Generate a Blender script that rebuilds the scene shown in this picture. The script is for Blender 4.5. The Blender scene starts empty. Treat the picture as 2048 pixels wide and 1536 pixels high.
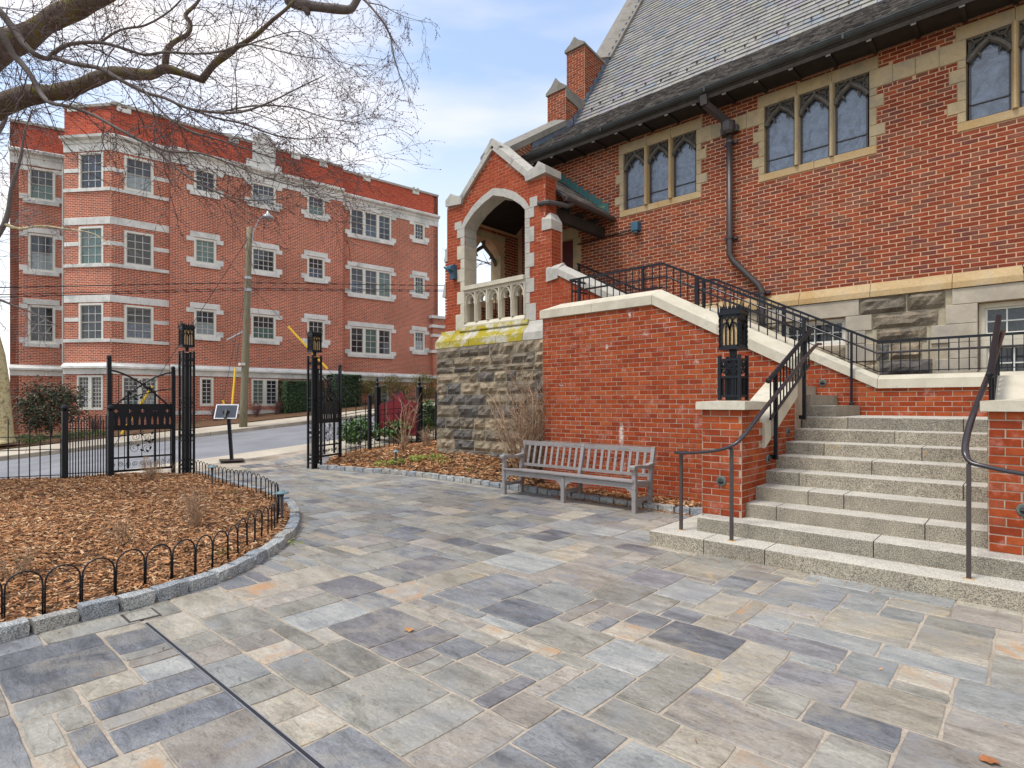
import bpy, math, random
import numpy as np
from mathutils import Vector, Matrix, noise as mnoise
from mathutils.geometry import tessellate_polygon
rnd = random.Random(11)
R_ = math.radians
SC = bpy.context.scene
COL = SC.collection

# ------------------------------------------------------------------ camera, light, exposure
cam_d = bpy.data.cameras.new('camera')
cam = bpy.data.objects.new('camera', cam_d); COL.objects.link(cam)
cam.location = (0, 0, 1.5)
YAW = R_(42.33)
cam.rotation_euler = (R_(90), 0, YAW)
cam_d.sensor_width = 36; cam_d.lens = 1149/2048*36
cam_d.shift_y = 40/2048
cam_d.clip_start = .05; cam_d.clip_end = 3000
SC.camera = cam

SUN_EL, SUN_ROT = R_(64), R_(200)
world = bpy.data.worlds.new('World'); SC.world = world; world.use_nodes = True
wn = world.node_tree.nodes; wl_ = world.node_tree.links
for n in list(wn): wn.remove(n)
wout = wn.new('ShaderNodeOutputWorld'); wbg = wn.new('ShaderNodeBackground')
sky = wn.new('ShaderNodeTexSky'); sky.sky_type = 'NISHITA'; sky.sun_disc = False
sky.sun_elevation = SUN_EL; sky.sun_rotation = SUN_ROT; sky.air_density = 1.0; sky.dust_density = 1.2; sky.ozone_density = 1.5
tc = wn.new('ShaderNodeTexCoord'); mp = wn.new('ShaderNodeMapping'); mp.inputs['Scale'].default_value = (1.0, 1.0, 4.2)
mp.inputs['Location'].default_value = (2.3, .4, .35)
cn = wn.new('ShaderNodeTexNoise'); cn.inputs['Scale'].default_value = 1.5; cn.inputs['Detail'].default_value = 5; cn.inputs['Roughness'].default_value = .45
cr = wn.new('ShaderNodeValToRGB'); cr.color_ramp.elements[0].position = .40; cr.color_ramp.elements[1].position = .66
cr.color_ramp.elements[0].color = (.2,.2,.2,1); cr.color_ramp.elements[1].color = (.96,.96,.96,1)
# haze and cloud thicken towards the horizon
sx = wn.new('ShaderNodeSeparateXYZ')
hz = wn.new('ShaderNodeMapRange'); hz.inputs['From Min'].default_value = .0; hz.inputs['From Max'].default_value = .62
hz.inputs['To Min'].default_value = .9; hz.inputs['To Max'].default_value = .0
mx0 = wn.new('ShaderNodeMath'); mx0.operation = 'MAXIMUM'
mx = wn.new('ShaderNodeMix'); mx.data_type = 'RGBA'
wl_.new(tc.outputs['Generated'], mp.inputs['Vector']); wl_.new(mp.outputs[0], cn.inputs['Vector']); wl_.new(cn.outputs['Fac'], cr.inputs['Fac'])
wl_.new(tc.outputs['Generated'], sx.inputs[0]); wl_.new(sx.outputs['Z'], hz.inputs['Value'])
wl_.new(cr.outputs['Color'], mx0.inputs[0]); wl_.new(hz.outputs[0], mx0.inputs[1])
wl_.new(mx0.outputs[0], mx.inputs['Factor'])
skg = wn.new('ShaderNodeMix'); skg.data_type = 'RGBA'; skg.blend_type = 'MULTIPLY'; skg.inputs['Factor'].default_value = 1
skg.inputs['B'].default_value = (1.6, 2.0, 2.15, 1)
wl_.new(sky.outputs[0], skg.inputs['A']); wl_.new(skg.outputs['Result'], mx.inputs['A'])
mx.inputs['B'].default_value = (9.9, 9.0, 8.1, 1)
wl_.new(mx.outputs['Result'], wbg.inputs['Color']); wbg.inputs['Strength'].default_value = .078
wl_.new(wbg.outputs[0], wout.inputs['Surface'])

sun_d = bpy.data.lights.new('sun', 'SUN'); sun_d.energy = 1.5; sun_d.angle = R_(12); sun_d.color = (1, .95, .88)
sun = bpy.data.objects.new('sun', sun_d); COL.objects.link(sun)
# the bright part of the overcast sky stands behind and left of the camera
az = R_(200)
sdir = Vector((math.sin(az)*math.cos(SUN_EL), math.cos(az)*math.cos(SUN_EL), math.sin(SUN_EL)))
sun.rotation_euler = (-sdir).to_track_quat('-Z', 'Y').to_euler()
SC.view_settings.view_transform = 'Standard'; SC.view_settings.look = 'None'
SC.view_settings.exposure = 0.85; SC.view_settings.gamma = 1
SC.view_settings.use_curve_mapping = False
SC.render.engine = 'CYCLES'
SC.cycles.use_denoising = True
SC.cycles.max_bounces = 6; SC.cycles.diffuse_bounces = 3; SC.cycles.glossy_bounces = 3; SC.cycles.transmission_bounces = 4
SC.cycles.caustics_reflective = False; SC.cycles.caustics_refractive = False

# ------------------------------------------------------------------ helpers
Fx, Fy = -math.sin(YAW), math.cos(YAW); Rx, Ry = math.cos(YAW), math.sin(YAW)
def seen(p):
    """share of the frame a metre covers at p, 0 outside the frame (used only to choose which pieces become parts)"""
    fw = p[0]*Fx + p[1]*Fy
    if fw < .3: return 0
    x = 1024 + 1149*(p[0]*Rx + p[1]*Ry)/fw; y = 808 - 1149*(p[2]-1.5)/fw
    if x < -30 or x > 2078 or y < -30 or y > 1566: return 0
    return 1149/fw

class MB:
    def __init__(s): s.v = []; s.f = []
    def add(s, vs, fs):
        n = len(s.v); s.v.extend(vs); s.f.extend([tuple(i+n for i in f) for f in fs])
    def box(s, x0, y0, z0, x1, y1, z1):
        s.add([(x0,y0,z0),(x1,y0,z0),(x1,y1,z0),(x0,y1,z0),(x0,y0,z1),(x1,y0,z1),(x1,y1,z1),(x0,y1,z1)],
              [(0,3,2,1),(4,5,6,7),(0,1,5,4),(1,2,6,5),(2,3,7,6),(3,0,4,7)])
    def hexa(s, b, t):
        s.add(list(b)+list(t), [(0,3,2,1),(4,5,6,7),(0,1,5,4),(1,2,6,5),(2,3,7,6),(3,0,4,7)])
    def prism(s, pts, vec):
        n = len(pts); vec = Vector(vec)
        a = [tuple(p) for p in pts]; b = [tuple(Vector(p)+vec) for p in pts]
        s.add(a+b, [tuple(range(n))[::-1], tuple(range(n, 2*n))] + [(i, (i+1) % n, n+(i+1) % n, n+i) for i in range(n)])
    def tube(s, path, r, n=6, cap=True):
        path = [Vector(p) for p in path]; m = len(path)
        if not hasattr(r, '__len__'): r = [r]*m
        vs = []; up = Vector((0,0,1)); prev = None
        for i, p in enumerate(path):
            t = (path[min(i+1, m-1)] - path[max(i-1, 0)])
            if t.length < 1e-9: t = Vector((0,0,1))
            t.normalize()
            if prev is None:
                a = t.cross(up)
                if a.length < .05: a = t.cross(Vector((1,0,0)))
                a.normalize()
            else:
                a = prev - t*prev.dot(t)
                if a.length < 1e-6: a = t.orthogonal()
                a.normalize()
            prev = a; b = t.cross(a)
            for k in range(n):
                g = 2*math.pi*(k+.5)/n
                vs.append(tuple(p + (a*math.cos(g) + b*math.sin(g))*r[i]))
        fs = [(i*n+k, i*n+(k+1) % n, (i+1)*n+(k+1) % n, (i+1)*n+k) for i in range(m-1) for k in range(n)]
        if cap: fs += [tuple(range(n))[::-1], tuple((m-1)*n+k for k in range(n))]
        s.add(vs, fs)
    def bar(s, a, b, w, h=None):
        """square bar from a to b"""
        h = h or w
        a = Vector(a); b = Vector(b); t = (b-a).normalized()
        u = t.cross(Vector((0,0,1)))
        if u.length < .02: u = Vector((1,0,0))
        u.normalize(); v = t.cross(u).normalized()
        q = [u*w/2+v*h/2, -u*w/2+v*h/2, -u*w/2-v*h/2, u*w/2-v*h/2]
        s.add([tuple(a+k) for k in q]+[tuple(b+k) for k in q], [(0,1,2,3),(7,6,5,4),(0,4,5,1),(1,5,6,2),(2,6,7,3),(3,7,4,0)])
    def lathe(s, prof, c, n=10):
        vs = []; m = len(prof)
        for r, z in prof:
            for k in range(n):
                g = 2*math.pi*k/n; vs.append((c[0]+r*math.cos(g), c[1]+r*math.sin(g), c[2]+z))
        fs = [(i*n+k, i*n+(k+1) % n, (i+1)*n+(k+1) % n, (i+1)*n+k) for i in range(m-1) for k in range(n)]
        fs += [tuple(range(n))[::-1], tuple((m-1)*n+k for k in range(n))]
        s.add(vs, fs)
    def sphere(s, c, r, n=8, m=5, sz=1):
        s.lathe([(max(r*math.sin(math.pi*i/m), .0005), -r*sz*math.cos(math.pi*i/m)) for i in range(m+1)], c, n)
    # in a wall frame
    def fbox(s, fr, s0, s1, z0, z1, o0, o1):
        P = fr.P
        s.hexa([P(s0,z0,o1),P(s1,z0,o1),P(s1,z0,o0),P(s0,z0,o0)], [P(s0,z1,o1),P(s1,z1,o1),P(s1,z1,o0),P(s0,z1,o0)])
    def fprism(s, fr, poly, o0, o1):
        n = fr.n; d = o1-o0
        s.prism([fr.P(a, z, o0) for a, z in poly], (n[0]*d, n[1]*d, 0))
    def slab(s, fr, outer, holes, o0, o1):
        loops = [outer]+list(holes)
        tri = tessellate_polygon([[Vector((a, z, 0)) for a, z in lp] for lp in loops])
        pts = [p for lp in loops for p in lp]; n = len(pts)
        vs = [fr.P(a, z, o1) for a, z in pts] + [fr.P(a, z, o0) for a, z in pts]
        fs = [tuple(t) for t in tri] + [tuple(i+n for i in t[::-1]) for t in tri]
        k = 0
        for lp in loops:
            m = len(lp)
            fs += [(k+i, k+(i+1) % m, n+k+(i+1) % m, n+k+i) for i in range(m)]
            k += m
        s.add(vs, fs)
    def mesh(s, name, mat, smooth=False, org=(0,0,0), fixn=True):
        me = bpy.data.meshes.new(name)
        v = s.v if tuple(org) == (0,0,0) else [(x-org[0], y-org[1], z-org[2]) for x, y, z in s.v]
        me.from_pydata(v, [], s.f)
        if fixn and len(s.f) < 60000:
            import bmesh
            bm = bmesh.new(); bm.from_mesh(me); bmesh.ops.recalc_face_normals(bm, faces=bm.faces); bm.to_mesh(me); bm.free()
        if mat: me.materials.append(mat)
        if smooth: me.shade_smooth()
        return me
    def build(s, name, mat, parent=None, org=None, smooth=False, fixn=True, **kw):
        o = None
        if org is None:
            org = (0,0,0)
            if parent is None and s.v:
                a = np.array(s.v); org = (float((a[:,0].min()+a[:,0].max())/2), float((a[:,1].min()+a[:,1].max())/2), float(a[:,2].min()))
        o = bpy.data.objects.new(name, s.mesh(name, mat, smooth, org, fixn)); COL.objects.link(o)
        if parent is None: o.location = org
        else:
            w = wloc(parent)
            o.parent = parent; o.location = (org[0]-w[0], org[1]-w[1], org[2]-w[2])
        for k, v_ in kw.items(): o[k] = v_
        return o
def wloc(o):
    l = Vector((0,0,0))
    while o is not None: l += o.location; o = o.parent
    return l
def put(name, me, loc, parent=None, rz=0, **kw):
    o = bpy.data.objects.new(name, me); COL.objects.link(o)
    if parent is not None:
        o.parent = parent; o.location = Vector(loc)-wloc(parent)
    else: o.location = loc
    o.rotation_euler = (0, 0, rz)
    for k, v_ in kw.items(): o[k] = v_
    return o
def thing(name, label, cat, loc=(0,0,0), group=None):
    o = bpy.data.objects.new(name, None); COL.objects.link(o); o.location = loc; o.empty_display_size = .2
    o['label'] = label; o['category'] = cat
    if group: o['group'] = group
    return o
class Fr:
    def __init__(s, o, d):
        L = math.hypot(*d); s.o = o; s.d = (d[0]/L, d[1]/L); s.n = (s.d[1], -s.d[0]); s.rz = math.atan2(s.d[1], s.d[0])
    def P(s, a, z, out=0): return (s.o[0]+s.d[0]*a+s.n[0]*out, s.o[1]+s.d[1]*a+s.n[1]*out, z)
def clip_poly(poly, a, b, c):
    """keep a*s + b*z <= c"""
    out = []
    for i in range(len(poly)):
        p, q = poly[i], poly[(i+1) % len(poly)]
        dp = a*p[0]+b*p[1]-c; dq = a*q[0]+b*q[1]-c
        if dp <= 0: out.append(p)
        if (dp < 0 < dq) or (dq < 0 < dp):
            t = dp/(dp-dq); out.append((p[0]+(q[0]-p[0])*t, p[1]+(q[1]-p[1])*t))
    return out
def area(poly): return abs(sum(poly[i][0]*poly[(i+1) % len(poly)][1]-poly[(i+1) % len(poly)][0]*poly[i][1] for i in range(len(poly))))/2
def inpoly(x, y, poly):
    c = False; j = len(poly)-1
    for i in range(len(poly)):
        if (poly[i][1] > y) != (poly[j][1] > y) and x < (poly[j][0]-poly[i][0])*(y-poly[i][1])/(poly[j][1]-poly[i][1])+poly[i][0]: c = not c
        j = i
    return c
def lerp(a, b, t): return a+(b-a)*t

# ------------------------------------------------------------------ materials
def nodes(name):
    m = bpy.data.materials.new(name); m.use_nodes = True; nt = m.node_tree
    return m, nt.nodes, nt.links, nt.nodes['Principled BSDF']
def N(nn, typ, **kw):
    n = nn.new(typ)
    for k, v in kw.items():
        if k in n.inputs: n.inputs[k].default_value = v
        else: setattr(n, k, v)
    return n
def mixc(nn, ll, fac, a, b, mode='MIX'):
    m = nn.new('ShaderNodeMix'); m.data_type = 'RGBA'; m.blend_type = mode
    for k, v in (('Factor', fac), ('A', a), ('B', b)):
        i = m.inputs[k] if k == 'Factor' else [q for q in m.inputs if q.name == k and q.type == 'RGBA'][0]
        if isinstance(v, (int, float)): i.default_value = v
        elif isinstance(v, tuple): i.default_value = v if len(v) == 4 else (*v, 1)
        else: ll.new(v, i)
    return [q for q in m.outputs if q.type == 'RGBA'][0]
def ramp(nn, ll, fac, stops, const=False):
    r = nn.new('ShaderNodeValToRGB'); cr_ = r.color_ramp
    if const: cr_.interpolation = 'CONSTANT'
    el = cr_.elements; el.remove(el[1]); el[0].position = stops[0][0]; el[0].color = (*stops[0][1][:3], 1)
    for p, c in stops[1:]:
        e = el.new(p); e.color = (*c[:3], 1)
    ll.new(fac, r.inputs['Fac']); return r.outputs['Color']
def g3(v): return (v, v, v)
def rand_fac(nn, ll):
    oi = nn.new('ShaderNodeObjectInfo'); ge = nn.new('ShaderNodeNewGeometry')
    a = N(nn, 'ShaderNodeMath', operation='ADD'); ll.new(oi.outputs['Random'], a.inputs[0]); ll.new(ge.outputs['Random Per Island'], a.inputs[1])
    f = N(nn, 'ShaderNodeMath', operation='FRACT'); ll.new(a.outputs[0], f.inputs[0]); return f.outputs[0]
def surf(name, cols, rnd_=False, var=.25, nscale=6, fine=60, bump=.3, bdist=.004, rough=.75, spec=.4, stain=None, stain_scale=1.5, stain_lo=.5, stain_hi=.65, metal=0, stretch=None, speck=None):
    """colour from a ramp (per piece if rnd_), mottled by noise in world space, with fine relief"""
    m, nn, ll, b = nodes(name)
    ge = nn.new('ShaderNodeNewGeometry'); vec = ge.outputs['Position']
    if stretch:
        mpn = nn.new('ShaderNodeMapping'); mpn.inputs['Scale'].default_value = stretch; ll.new(vec, mpn.inputs['Vector']); vec = mpn.outputs[0]
    n1 = N(nn, 'ShaderNodeTexNoise', Scale=nscale, Detail=5.0, Roughness=.6); ll.new(vec, n1.inputs['Vector'])
    n2 = N(nn, 'ShaderNodeTexNoise', Scale=fine, Detail=4.0, Roughness=.65); ll.new(vec, n2.inputs['Vector'])
    if len(cols) == 1: base = mixc(nn, ll, 0.0, cols[0], cols[0])
    else:
        k = len(cols)
        base = ramp(nn, ll, rand_fac(nn, ll) if rnd_ else n1.outputs['Fac'], [(((i+.0)/k) if rnd_ else lerp(.3, .7, i/(k-1)), c) for i, c in enumerate(cols)], const=rnd_)
    v1 = ramp(nn, ll, n1.outputs['Fac'], [(.25, g3(1-var)), (.75, g3(1+var*.6))])
    col = mixc(nn, ll, 1.0, base, v1, 'MULTIPLY')
    v2 = ramp(nn, ll, n2.outputs['Fac'], [(.3, g3(1-var*.6)), (.7, g3(1+var*.35))])
    col = mixc(nn, ll, 1.0, col, v2, 'MULTIPLY')
    if speck:
        vo = N(nn, 'ShaderNodeTexNoise', Scale=speck[0], Detail=2.0, Roughness=.7); ll.new(ge.outputs['Position'], vo.inputs['Vector'])
        col = mixc(nn, ll, 1.0, col, ramp(nn, ll, vo.outputs['Fac'], speck[1]), 'MULTIPLY')
    if stain:
        n3 = N(nn, 'ShaderNodeTexNoise', Scale=stain_scale, Detail=6.0, Roughness=.7); ll.new(ge.outputs['Position'], n3.inputs['Vector'])
        f = ramp(nn, ll, n3.outputs['Fac'], [(stain_lo, g3(0)), (stain_hi, g3(1))])
        col = mixc(nn, ll, f, col, stain)
    ll.new(col, b.inputs['Base Color'])
    b.inputs['Roughness'].default_value = rough; b.inputs['Metallic'].default_value = metal
    b.inputs['Specular IOR Level'].default_value = spec
    if bump:
        bp = N(nn, 'ShaderNodeBump', Strength=bump, Distance=bdist)
        ad = N(nn, 'ShaderNodeMath', operation='ADD'); ll.new(n1.outputs['Fac'], ad.inputs[0]); ll.new(n2.outputs['Fac'], ad.inputs[1])
        ll.new(ad.outputs[0], bp.inputs['Height']); ll.new(bp.outputs[0], b.inputs['Normal'])
    return m
M = {}
M['brick_new'] = surf('orange_red_brick', [(.34,.062,.020),(.375,.076,.025),(.31,.054,.018),(.40,.09,.03),(.36,.085,.038),(.28,.05,.02)], True, .25, 9, 90, .5, .003, .9, .12, stain=(.44,.20,.16), stain_scale=4.5, stain_lo=.57, stain_hi=.72)
M['mortar_new'] = surf('tan_grey_mortar', [(.50,.36,.24),(.38,.31,.24)], var=.3, nscale=3, rough=.9, stain=(.62,.55,.5), stain_scale=2, stain_lo=.55, stain_hi=.75)
M['brick_old'] = surf('brown_red_old_brick', [(.25,.052,.025),(.285,.065,.032),(.225,.048,.027),(.31,.065,.032),(.21,.08,.052),(.255,.085,.055),(.185,.058,.045),(.25,.055,.03),(.34,.082,.038)], True, .28, 7, 80, .5, .003, .9, .12)
M['mortar_old'] = surf('warm_sand_mortar', [(.66,.40,.24),(.58,.35,.21)], var=.25, nscale=4, rough=.9)
M['brick_porch'] = surf('smooth_red_porch_brick', [(.35,.06,.022),(.385,.072,.027),(.325,.054,.02),(.37,.08,.032),(.34,.065,.025)], True, .22, 6, 60, .4, .003, .85, .15)
M['mortar_porch'] = surf('red_tinted_mortar', [(.50,.24,.16),(.42,.18,.11)], var=.2, nscale=2, rough=.9, stain=(.6,.42,.33), stain_scale=1.1, stain_lo=.6, stain_hi=.7)
M['stone_buff'] = surf('buff_sandstone', [(.44,.33,.19),(.52,.39,.22),(.38,.30,.2)], var=.25, nscale=3, fine=50, bump=.4, bdist=.004, rough=.8, stain=(.27,.235,.18), stain_scale=1.6, stain_lo=.5, stain_hi=.75)
M['stone_gold'] = surf('golden_sandstone', [(.58,.37,.15),(.50,.35,.18),(.62,.43,.2)], var=.25, nscale=2.2, fine=30, bump=.4, bdist=.005, rough=.8, stain=(.36,.29,.2), stain_scale=2.2, stain_lo=.52, stain_hi=.7)
M['stone_grey'] = surf('weathered_grey_limestone', [(.43,.41,.36),(.50,.47,.41),(.36,.345,.31)], var=.22, nscale=3, fine=40, bump=.35, bdist=.004, rough=.8, stain=(.26,.26,.25), stain_scale=2.4, stain_lo=.56, stain_hi=.72)
M['stone_dark'] = surf('dark_weathered_coping_stone', [(.20,.18,.15),(.26,.235,.2),(.16,.145,.13)], var=.25, nscale=3, rough=.85, bump=.4)
M['stone_cream'] = surf('cream_cast_stone', [(.56,.50,.38),(.63,.57,.45)], var=.15, nscale=3, fine=70, bump=.2, rough=.8, stain=(.36,.35,.3), stain_scale=3, stain_lo=.58, stain_hi=.76)
M['stone_white'] = surf('white_facade_limestone', [(.70,.69,.64),(.78,.76,.70)], var=.16, nscale=1.5, fine=20, bump=.2, rough=.8, stain=(.42,.45,.42), stain_scale=1.1, stain_lo=.5, stain_hi=.7)
M['stone_lichen'] = surf('lichened_limestone', [(.47,.44,.36),(.56,.52,.43)], var=.25, nscale=3, rough=.85, stain=(.34,.27,.012), stain_scale=3.1, stain_lo=.42, stain_hi=.53)
M['stone_base'] = surf('smooth_greybeige_stone', [(.43,.36,.27),(.50,.43,.33)], var=.2, nscale=2.5, rough=.8, stain=(.33,.29,.24), stain_scale=2, stain_lo=.5, stain_hi=.7)
M['rubble'] = surf('rock_faced_stone', [(.17,.14,.105),(.23,.185,.13),(.13,.118,.105),(.29,.23,.155),(.19,.155,.115),(.35,.275,.185),(.145,.125,.11)], True, .5, 7, 45, .9, .012, .8, .35, stain=(.38,.27,.16), stain_scale=2.5, stain_lo=.58, stain_hi=.7)
M['rubble_mortar'] = surf('tan_bedding_mortar', [(.50,.42,.28),(.42,.36,.26)], var=.3, nscale=4, rough=.9, bump=.5, bdist=.01)
M['granite'] = surf('speckled_granite', [(.34,.30,.235),(.39,.345,.27),(.30,.27,.215)], True, .25, 5, 30, .6, .003, .7, .4,
                    stain=(.26,.24,.19), stain_scale=4, stain_lo=.6, stain_hi=.8, speck=(120, [(.36, (.25,.25,.26)), (.44, (.68,.68,.68)), (.52, (.98,.96,.92)), (.62, (1.35,1.33,1.28))]))
M['granite_lit_top'] = surf('lit_granite_tread', [(.52,.49,.43),(.58,.545,.47)], var=.1, nscale=4, fine=30, bump=.4, rough=.75, speck=(110, [(.38, (.45,.45,.46)), (.46, (.9,.9,.9)), (.6, (1.1,1.08,1.04))]))  # paler copy of the step granite, overhead light on the treads put into its colour
M['cobble'] = surf('grey_granite_cobble', [(.33,.35,.36),(.40,.41,.40),(.29,.31,.33),(.36,.35,.32)], True, .3, 9, 40, .9, .008, .75, .4, speck=(110, [(.40, (.4,.4,.4)), (.5, (1,1,1)), (.6, (1.4,1.4,1.4))]))
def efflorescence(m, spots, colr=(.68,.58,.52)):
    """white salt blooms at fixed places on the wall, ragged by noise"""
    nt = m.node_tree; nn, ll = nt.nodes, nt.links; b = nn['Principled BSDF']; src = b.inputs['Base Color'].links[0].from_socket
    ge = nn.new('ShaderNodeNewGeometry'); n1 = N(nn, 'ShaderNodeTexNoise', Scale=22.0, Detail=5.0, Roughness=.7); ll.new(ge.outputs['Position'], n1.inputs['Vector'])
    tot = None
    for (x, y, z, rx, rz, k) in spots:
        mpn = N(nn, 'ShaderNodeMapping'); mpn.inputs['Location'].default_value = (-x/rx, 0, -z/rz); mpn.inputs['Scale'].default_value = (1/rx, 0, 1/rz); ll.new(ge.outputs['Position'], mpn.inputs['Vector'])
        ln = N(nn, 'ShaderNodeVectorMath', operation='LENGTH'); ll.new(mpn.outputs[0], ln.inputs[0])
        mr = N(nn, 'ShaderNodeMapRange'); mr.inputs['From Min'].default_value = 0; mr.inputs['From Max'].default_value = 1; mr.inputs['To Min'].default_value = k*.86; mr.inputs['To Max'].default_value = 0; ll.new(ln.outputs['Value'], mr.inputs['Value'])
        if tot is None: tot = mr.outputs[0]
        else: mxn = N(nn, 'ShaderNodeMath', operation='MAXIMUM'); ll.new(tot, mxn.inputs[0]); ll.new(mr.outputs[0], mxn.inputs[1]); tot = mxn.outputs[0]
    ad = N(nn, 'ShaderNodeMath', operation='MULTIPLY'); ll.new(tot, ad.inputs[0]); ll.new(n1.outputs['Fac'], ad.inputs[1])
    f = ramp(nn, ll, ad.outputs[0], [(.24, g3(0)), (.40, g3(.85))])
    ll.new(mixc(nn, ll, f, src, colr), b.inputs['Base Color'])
SPOTS = [(-4.85,7.9,1.02,.10,.42,1.1),(-4.82,7.9,.55,.16,.25,.9),(-5.11,7.9,2.42,.13,.12,.9),(-4.43,7.9,2.58,.2,.2,.7),(-6.05,7.9,1.83,.3,.16,.7),(-4.9,7.9,2.2,.12,.1,.8),(-4.6,7.9,1.6,.2,.35,.6),(-5.6,7.9,2.3,.5,.12,.62),(-3.6,7.9,2.1,.25,.2,.65),(-4.7,7.9,2.9,.1,.25,.8),(-3.9,7.9,.9,.3,.2,.6)]
for k_ in ('brick_new', 'mortar_new'): efflorescence(M[k_], SPOTS)
efflorescence(M['granite'], [(-1.83,7.5,.99,.02,.06,1.2),(-1.72,7.5,.985,.022,.07,1.2),(-.86,7.5,.97,.025,.06,1.1),(-.95,7.5,.93,.03,.03,.9)], (.50,.27,.09))
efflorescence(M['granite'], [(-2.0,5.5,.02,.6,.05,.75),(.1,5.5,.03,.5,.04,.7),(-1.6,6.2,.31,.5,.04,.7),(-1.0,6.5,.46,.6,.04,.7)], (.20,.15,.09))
def slate_like(name, cols):
    return surf(name, cols, True, .22, 5, 35, .5, .003, .5, .5)
M['slate'] = slate_like('pale_roof_slate', [(.25,.24,.225),(.28,.265,.245),(.225,.22,.21),(.265,.25,.235),(.29,.275,.24),(.20,.20,.20),(.255,.245,.23),(.20,.225,.255),(.235,.21,.24),(.27,.26,.24),(.235,.225,.215),(.275,.265,.215)])
M['slate_dark'] = surf('weathered_dark_slate', [(.17,.15,.135),(.23,.205,.185),(.11,.10,.095),(.31,.285,.26)], True, .4, 9, 50, .8, .006, .8, .3)
def flag(name, c, cleft=.5, stain=None, lo=.6, hi=.75):
    m, nn, ll, b = nodes(name)
    ge = nn.new('ShaderNodeNewGeometry'); oi = nn.new('ShaderNodeObjectInfo')
    of = N(nn, 'ShaderNodeVectorMath', operation='ADD'); cx = nn.new('ShaderNodeCombineXYZ')
    mu = N(nn, 'ShaderNodeMath', operation='MULTIPLY'); mu.inputs[1].default_value = 97.0; ll.new(oi.outputs['Random'], mu.inputs[0])
    ll.new(mu.outputs[0], cx.inputs[2]); ll.new(ge.outputs['Position'], of.inputs[0]); ll.new(cx.outputs[0], of.inputs[1])
    mpn = nn.new('ShaderNodeMapping'); mpn.inputs['Scale'].default_value = (1, 2.6, 1); ll.new(of.outputs[0], mpn.inputs['Vector'])
    n1 = N(nn, 'ShaderNodeTexNoise', Scale=2.6, Detail=7.0, Roughness=.62, Distortion=.6); ll.new(mpn.outputs[0], n1.inputs['Vector'])
    n2 = N(nn, 'ShaderNodeTexNoise', Scale=11.0, Detail=9.0, Roughness=.72, Distortion=1.2); ll.new(mpn.outputs[0], n2.inputs['Vector'])
    n3 = N(nn, 'ShaderNodeTexNoise', Scale=60.0, Detail=4.0, Roughness=.7); ll.new(of.outputs[0], n3.inputs['Vector'])
    base = ramp(nn, ll, n1.outputs['Fac'], [(.34, tuple(v*.88 for v in c[0])), (.5, c[1]), (.66, c[2])])
    br = N(nn, 'ShaderNodeMapRange'); br.inputs['To Min'].default_value = .68; br.inputs['To Max'].default_value = 1.04; ll.new(oi.outputs['Random'], br.inputs['Value'])
    cb = nn.new('ShaderNodeCombineXYZ')
    for i in range(3): ll.new(br.outputs[0], cb.inputs[i])
    col = mixc(nn, ll, 1.0, base, cb.outputs[0], 'MULTIPLY')
    col = mixc(nn, ll, 1.0, col, ramp(nn, ll, n2.outputs['Fac'], [(.32, g3(.55)), (.46, g3(.92)), (.56, g3(1.0)), (.70, g3(1.22))]), 'MULTIPLY')
    col = mixc(nn, ll, 1.0, col, ramp(nn, ll, n3.outputs['Fac'], [(.3, g3(.78)), (.68, g3(1.12))]), 'MULTIPLY')
    n5 = N(nn, 'ShaderNodeTexNoise', Scale=1.7, Detail=6.0, Roughness=.65, Distortion=1.0); of2 = N(nn, 'ShaderNodeVectorMath', operation='ADD'); of2.inputs[1].default_value = (31, 17, 5); ll.new(of.outputs[0], of2.inputs[0]); ll.new(of2.outputs[0], n5.inputs['Vector'])
    warm = c[1][2] >= c[1][0]; dr = (.36,.32,.255) if warm else (.25,.255,.265)
    col = mixc(nn, ll, ramp(nn, ll, n5.outputs['Fac'], [(.50, g3(0)), (.68, g3(.65))]), col, dr)
    if stain:
        n4 = N(nn, 'ShaderNodeTexNoise', Scale=2.2, Detail=4.0, Roughness=.6, Distortion=1.5); ll.new(of.outputs[0], n4.inputs['Vector'])
        col = mixc(nn, ll, ramp(nn, ll, n4.outputs['Fac'], [(lo, g3(0)), (hi, g3(.85))]), col, stain)
    ll.new(col, b.inputs['Base Color']); b.inputs['Roughness'].default_value = .42; b.inputs['Specular IOR Level'].default_value = .5
    bp = N(nn, 'ShaderNodeBump', Strength=cleft, Distance=.014); ad = N(nn, 'ShaderNodeMath', operation='MULTIPLY_ADD'); ad.inputs[1].default_value = .25
    ll.new(n3.outputs['Fac'], ad.inputs[0]); ll.new(n2.outputs['Fac'], ad.inputs[2])
    ll.new(ad.outputs[0], bp.inputs['Height']); ll.new(bp.outputs[0], b.inputs['Normal'])
    return m
FL = [
 flag('blue_grey_flagstone', [(.185,.19,.202),(.255,.262,.274),(.34,.346,.354)], .7),
 flag('slate_blue_cleft_flagstone', [(.135,.142,.16),(.19,.198,.22),(.28,.288,.305)], 1.0),
 flag('pale_blue_green_flagstone', [(.29,.30,.295),(.365,.37,.35),(.45,.445,.41)], .4),
 flag('olive_grey_flagstone', [(.26,.245,.205),(.35,.33,.28),(.43,.41,.355)], .5),
 flag('buff_flagstone', [(.37,.33,.26),(.46,.41,.325),(.53,.48,.40)], .45, stain=(.50,.36,.19)),
 flag('warm_brown_flagstone', [(.29,.255,.22),(.38,.335,.285),(.46,.42,.36)], .5, stain=(.24,.25,.28)),
 flag('rust_stained_flagstone', [(.42,.36,.28),(.48,.42,.33),(.50,.46,.39)], .4, stain=(.47,.26,.12), lo=.52, hi=.68),
 flag('grey_violet_flagstone', [(.19,.182,.19),(.255,.245,.255),(.33,.318,.322)], .6),
]
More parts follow.
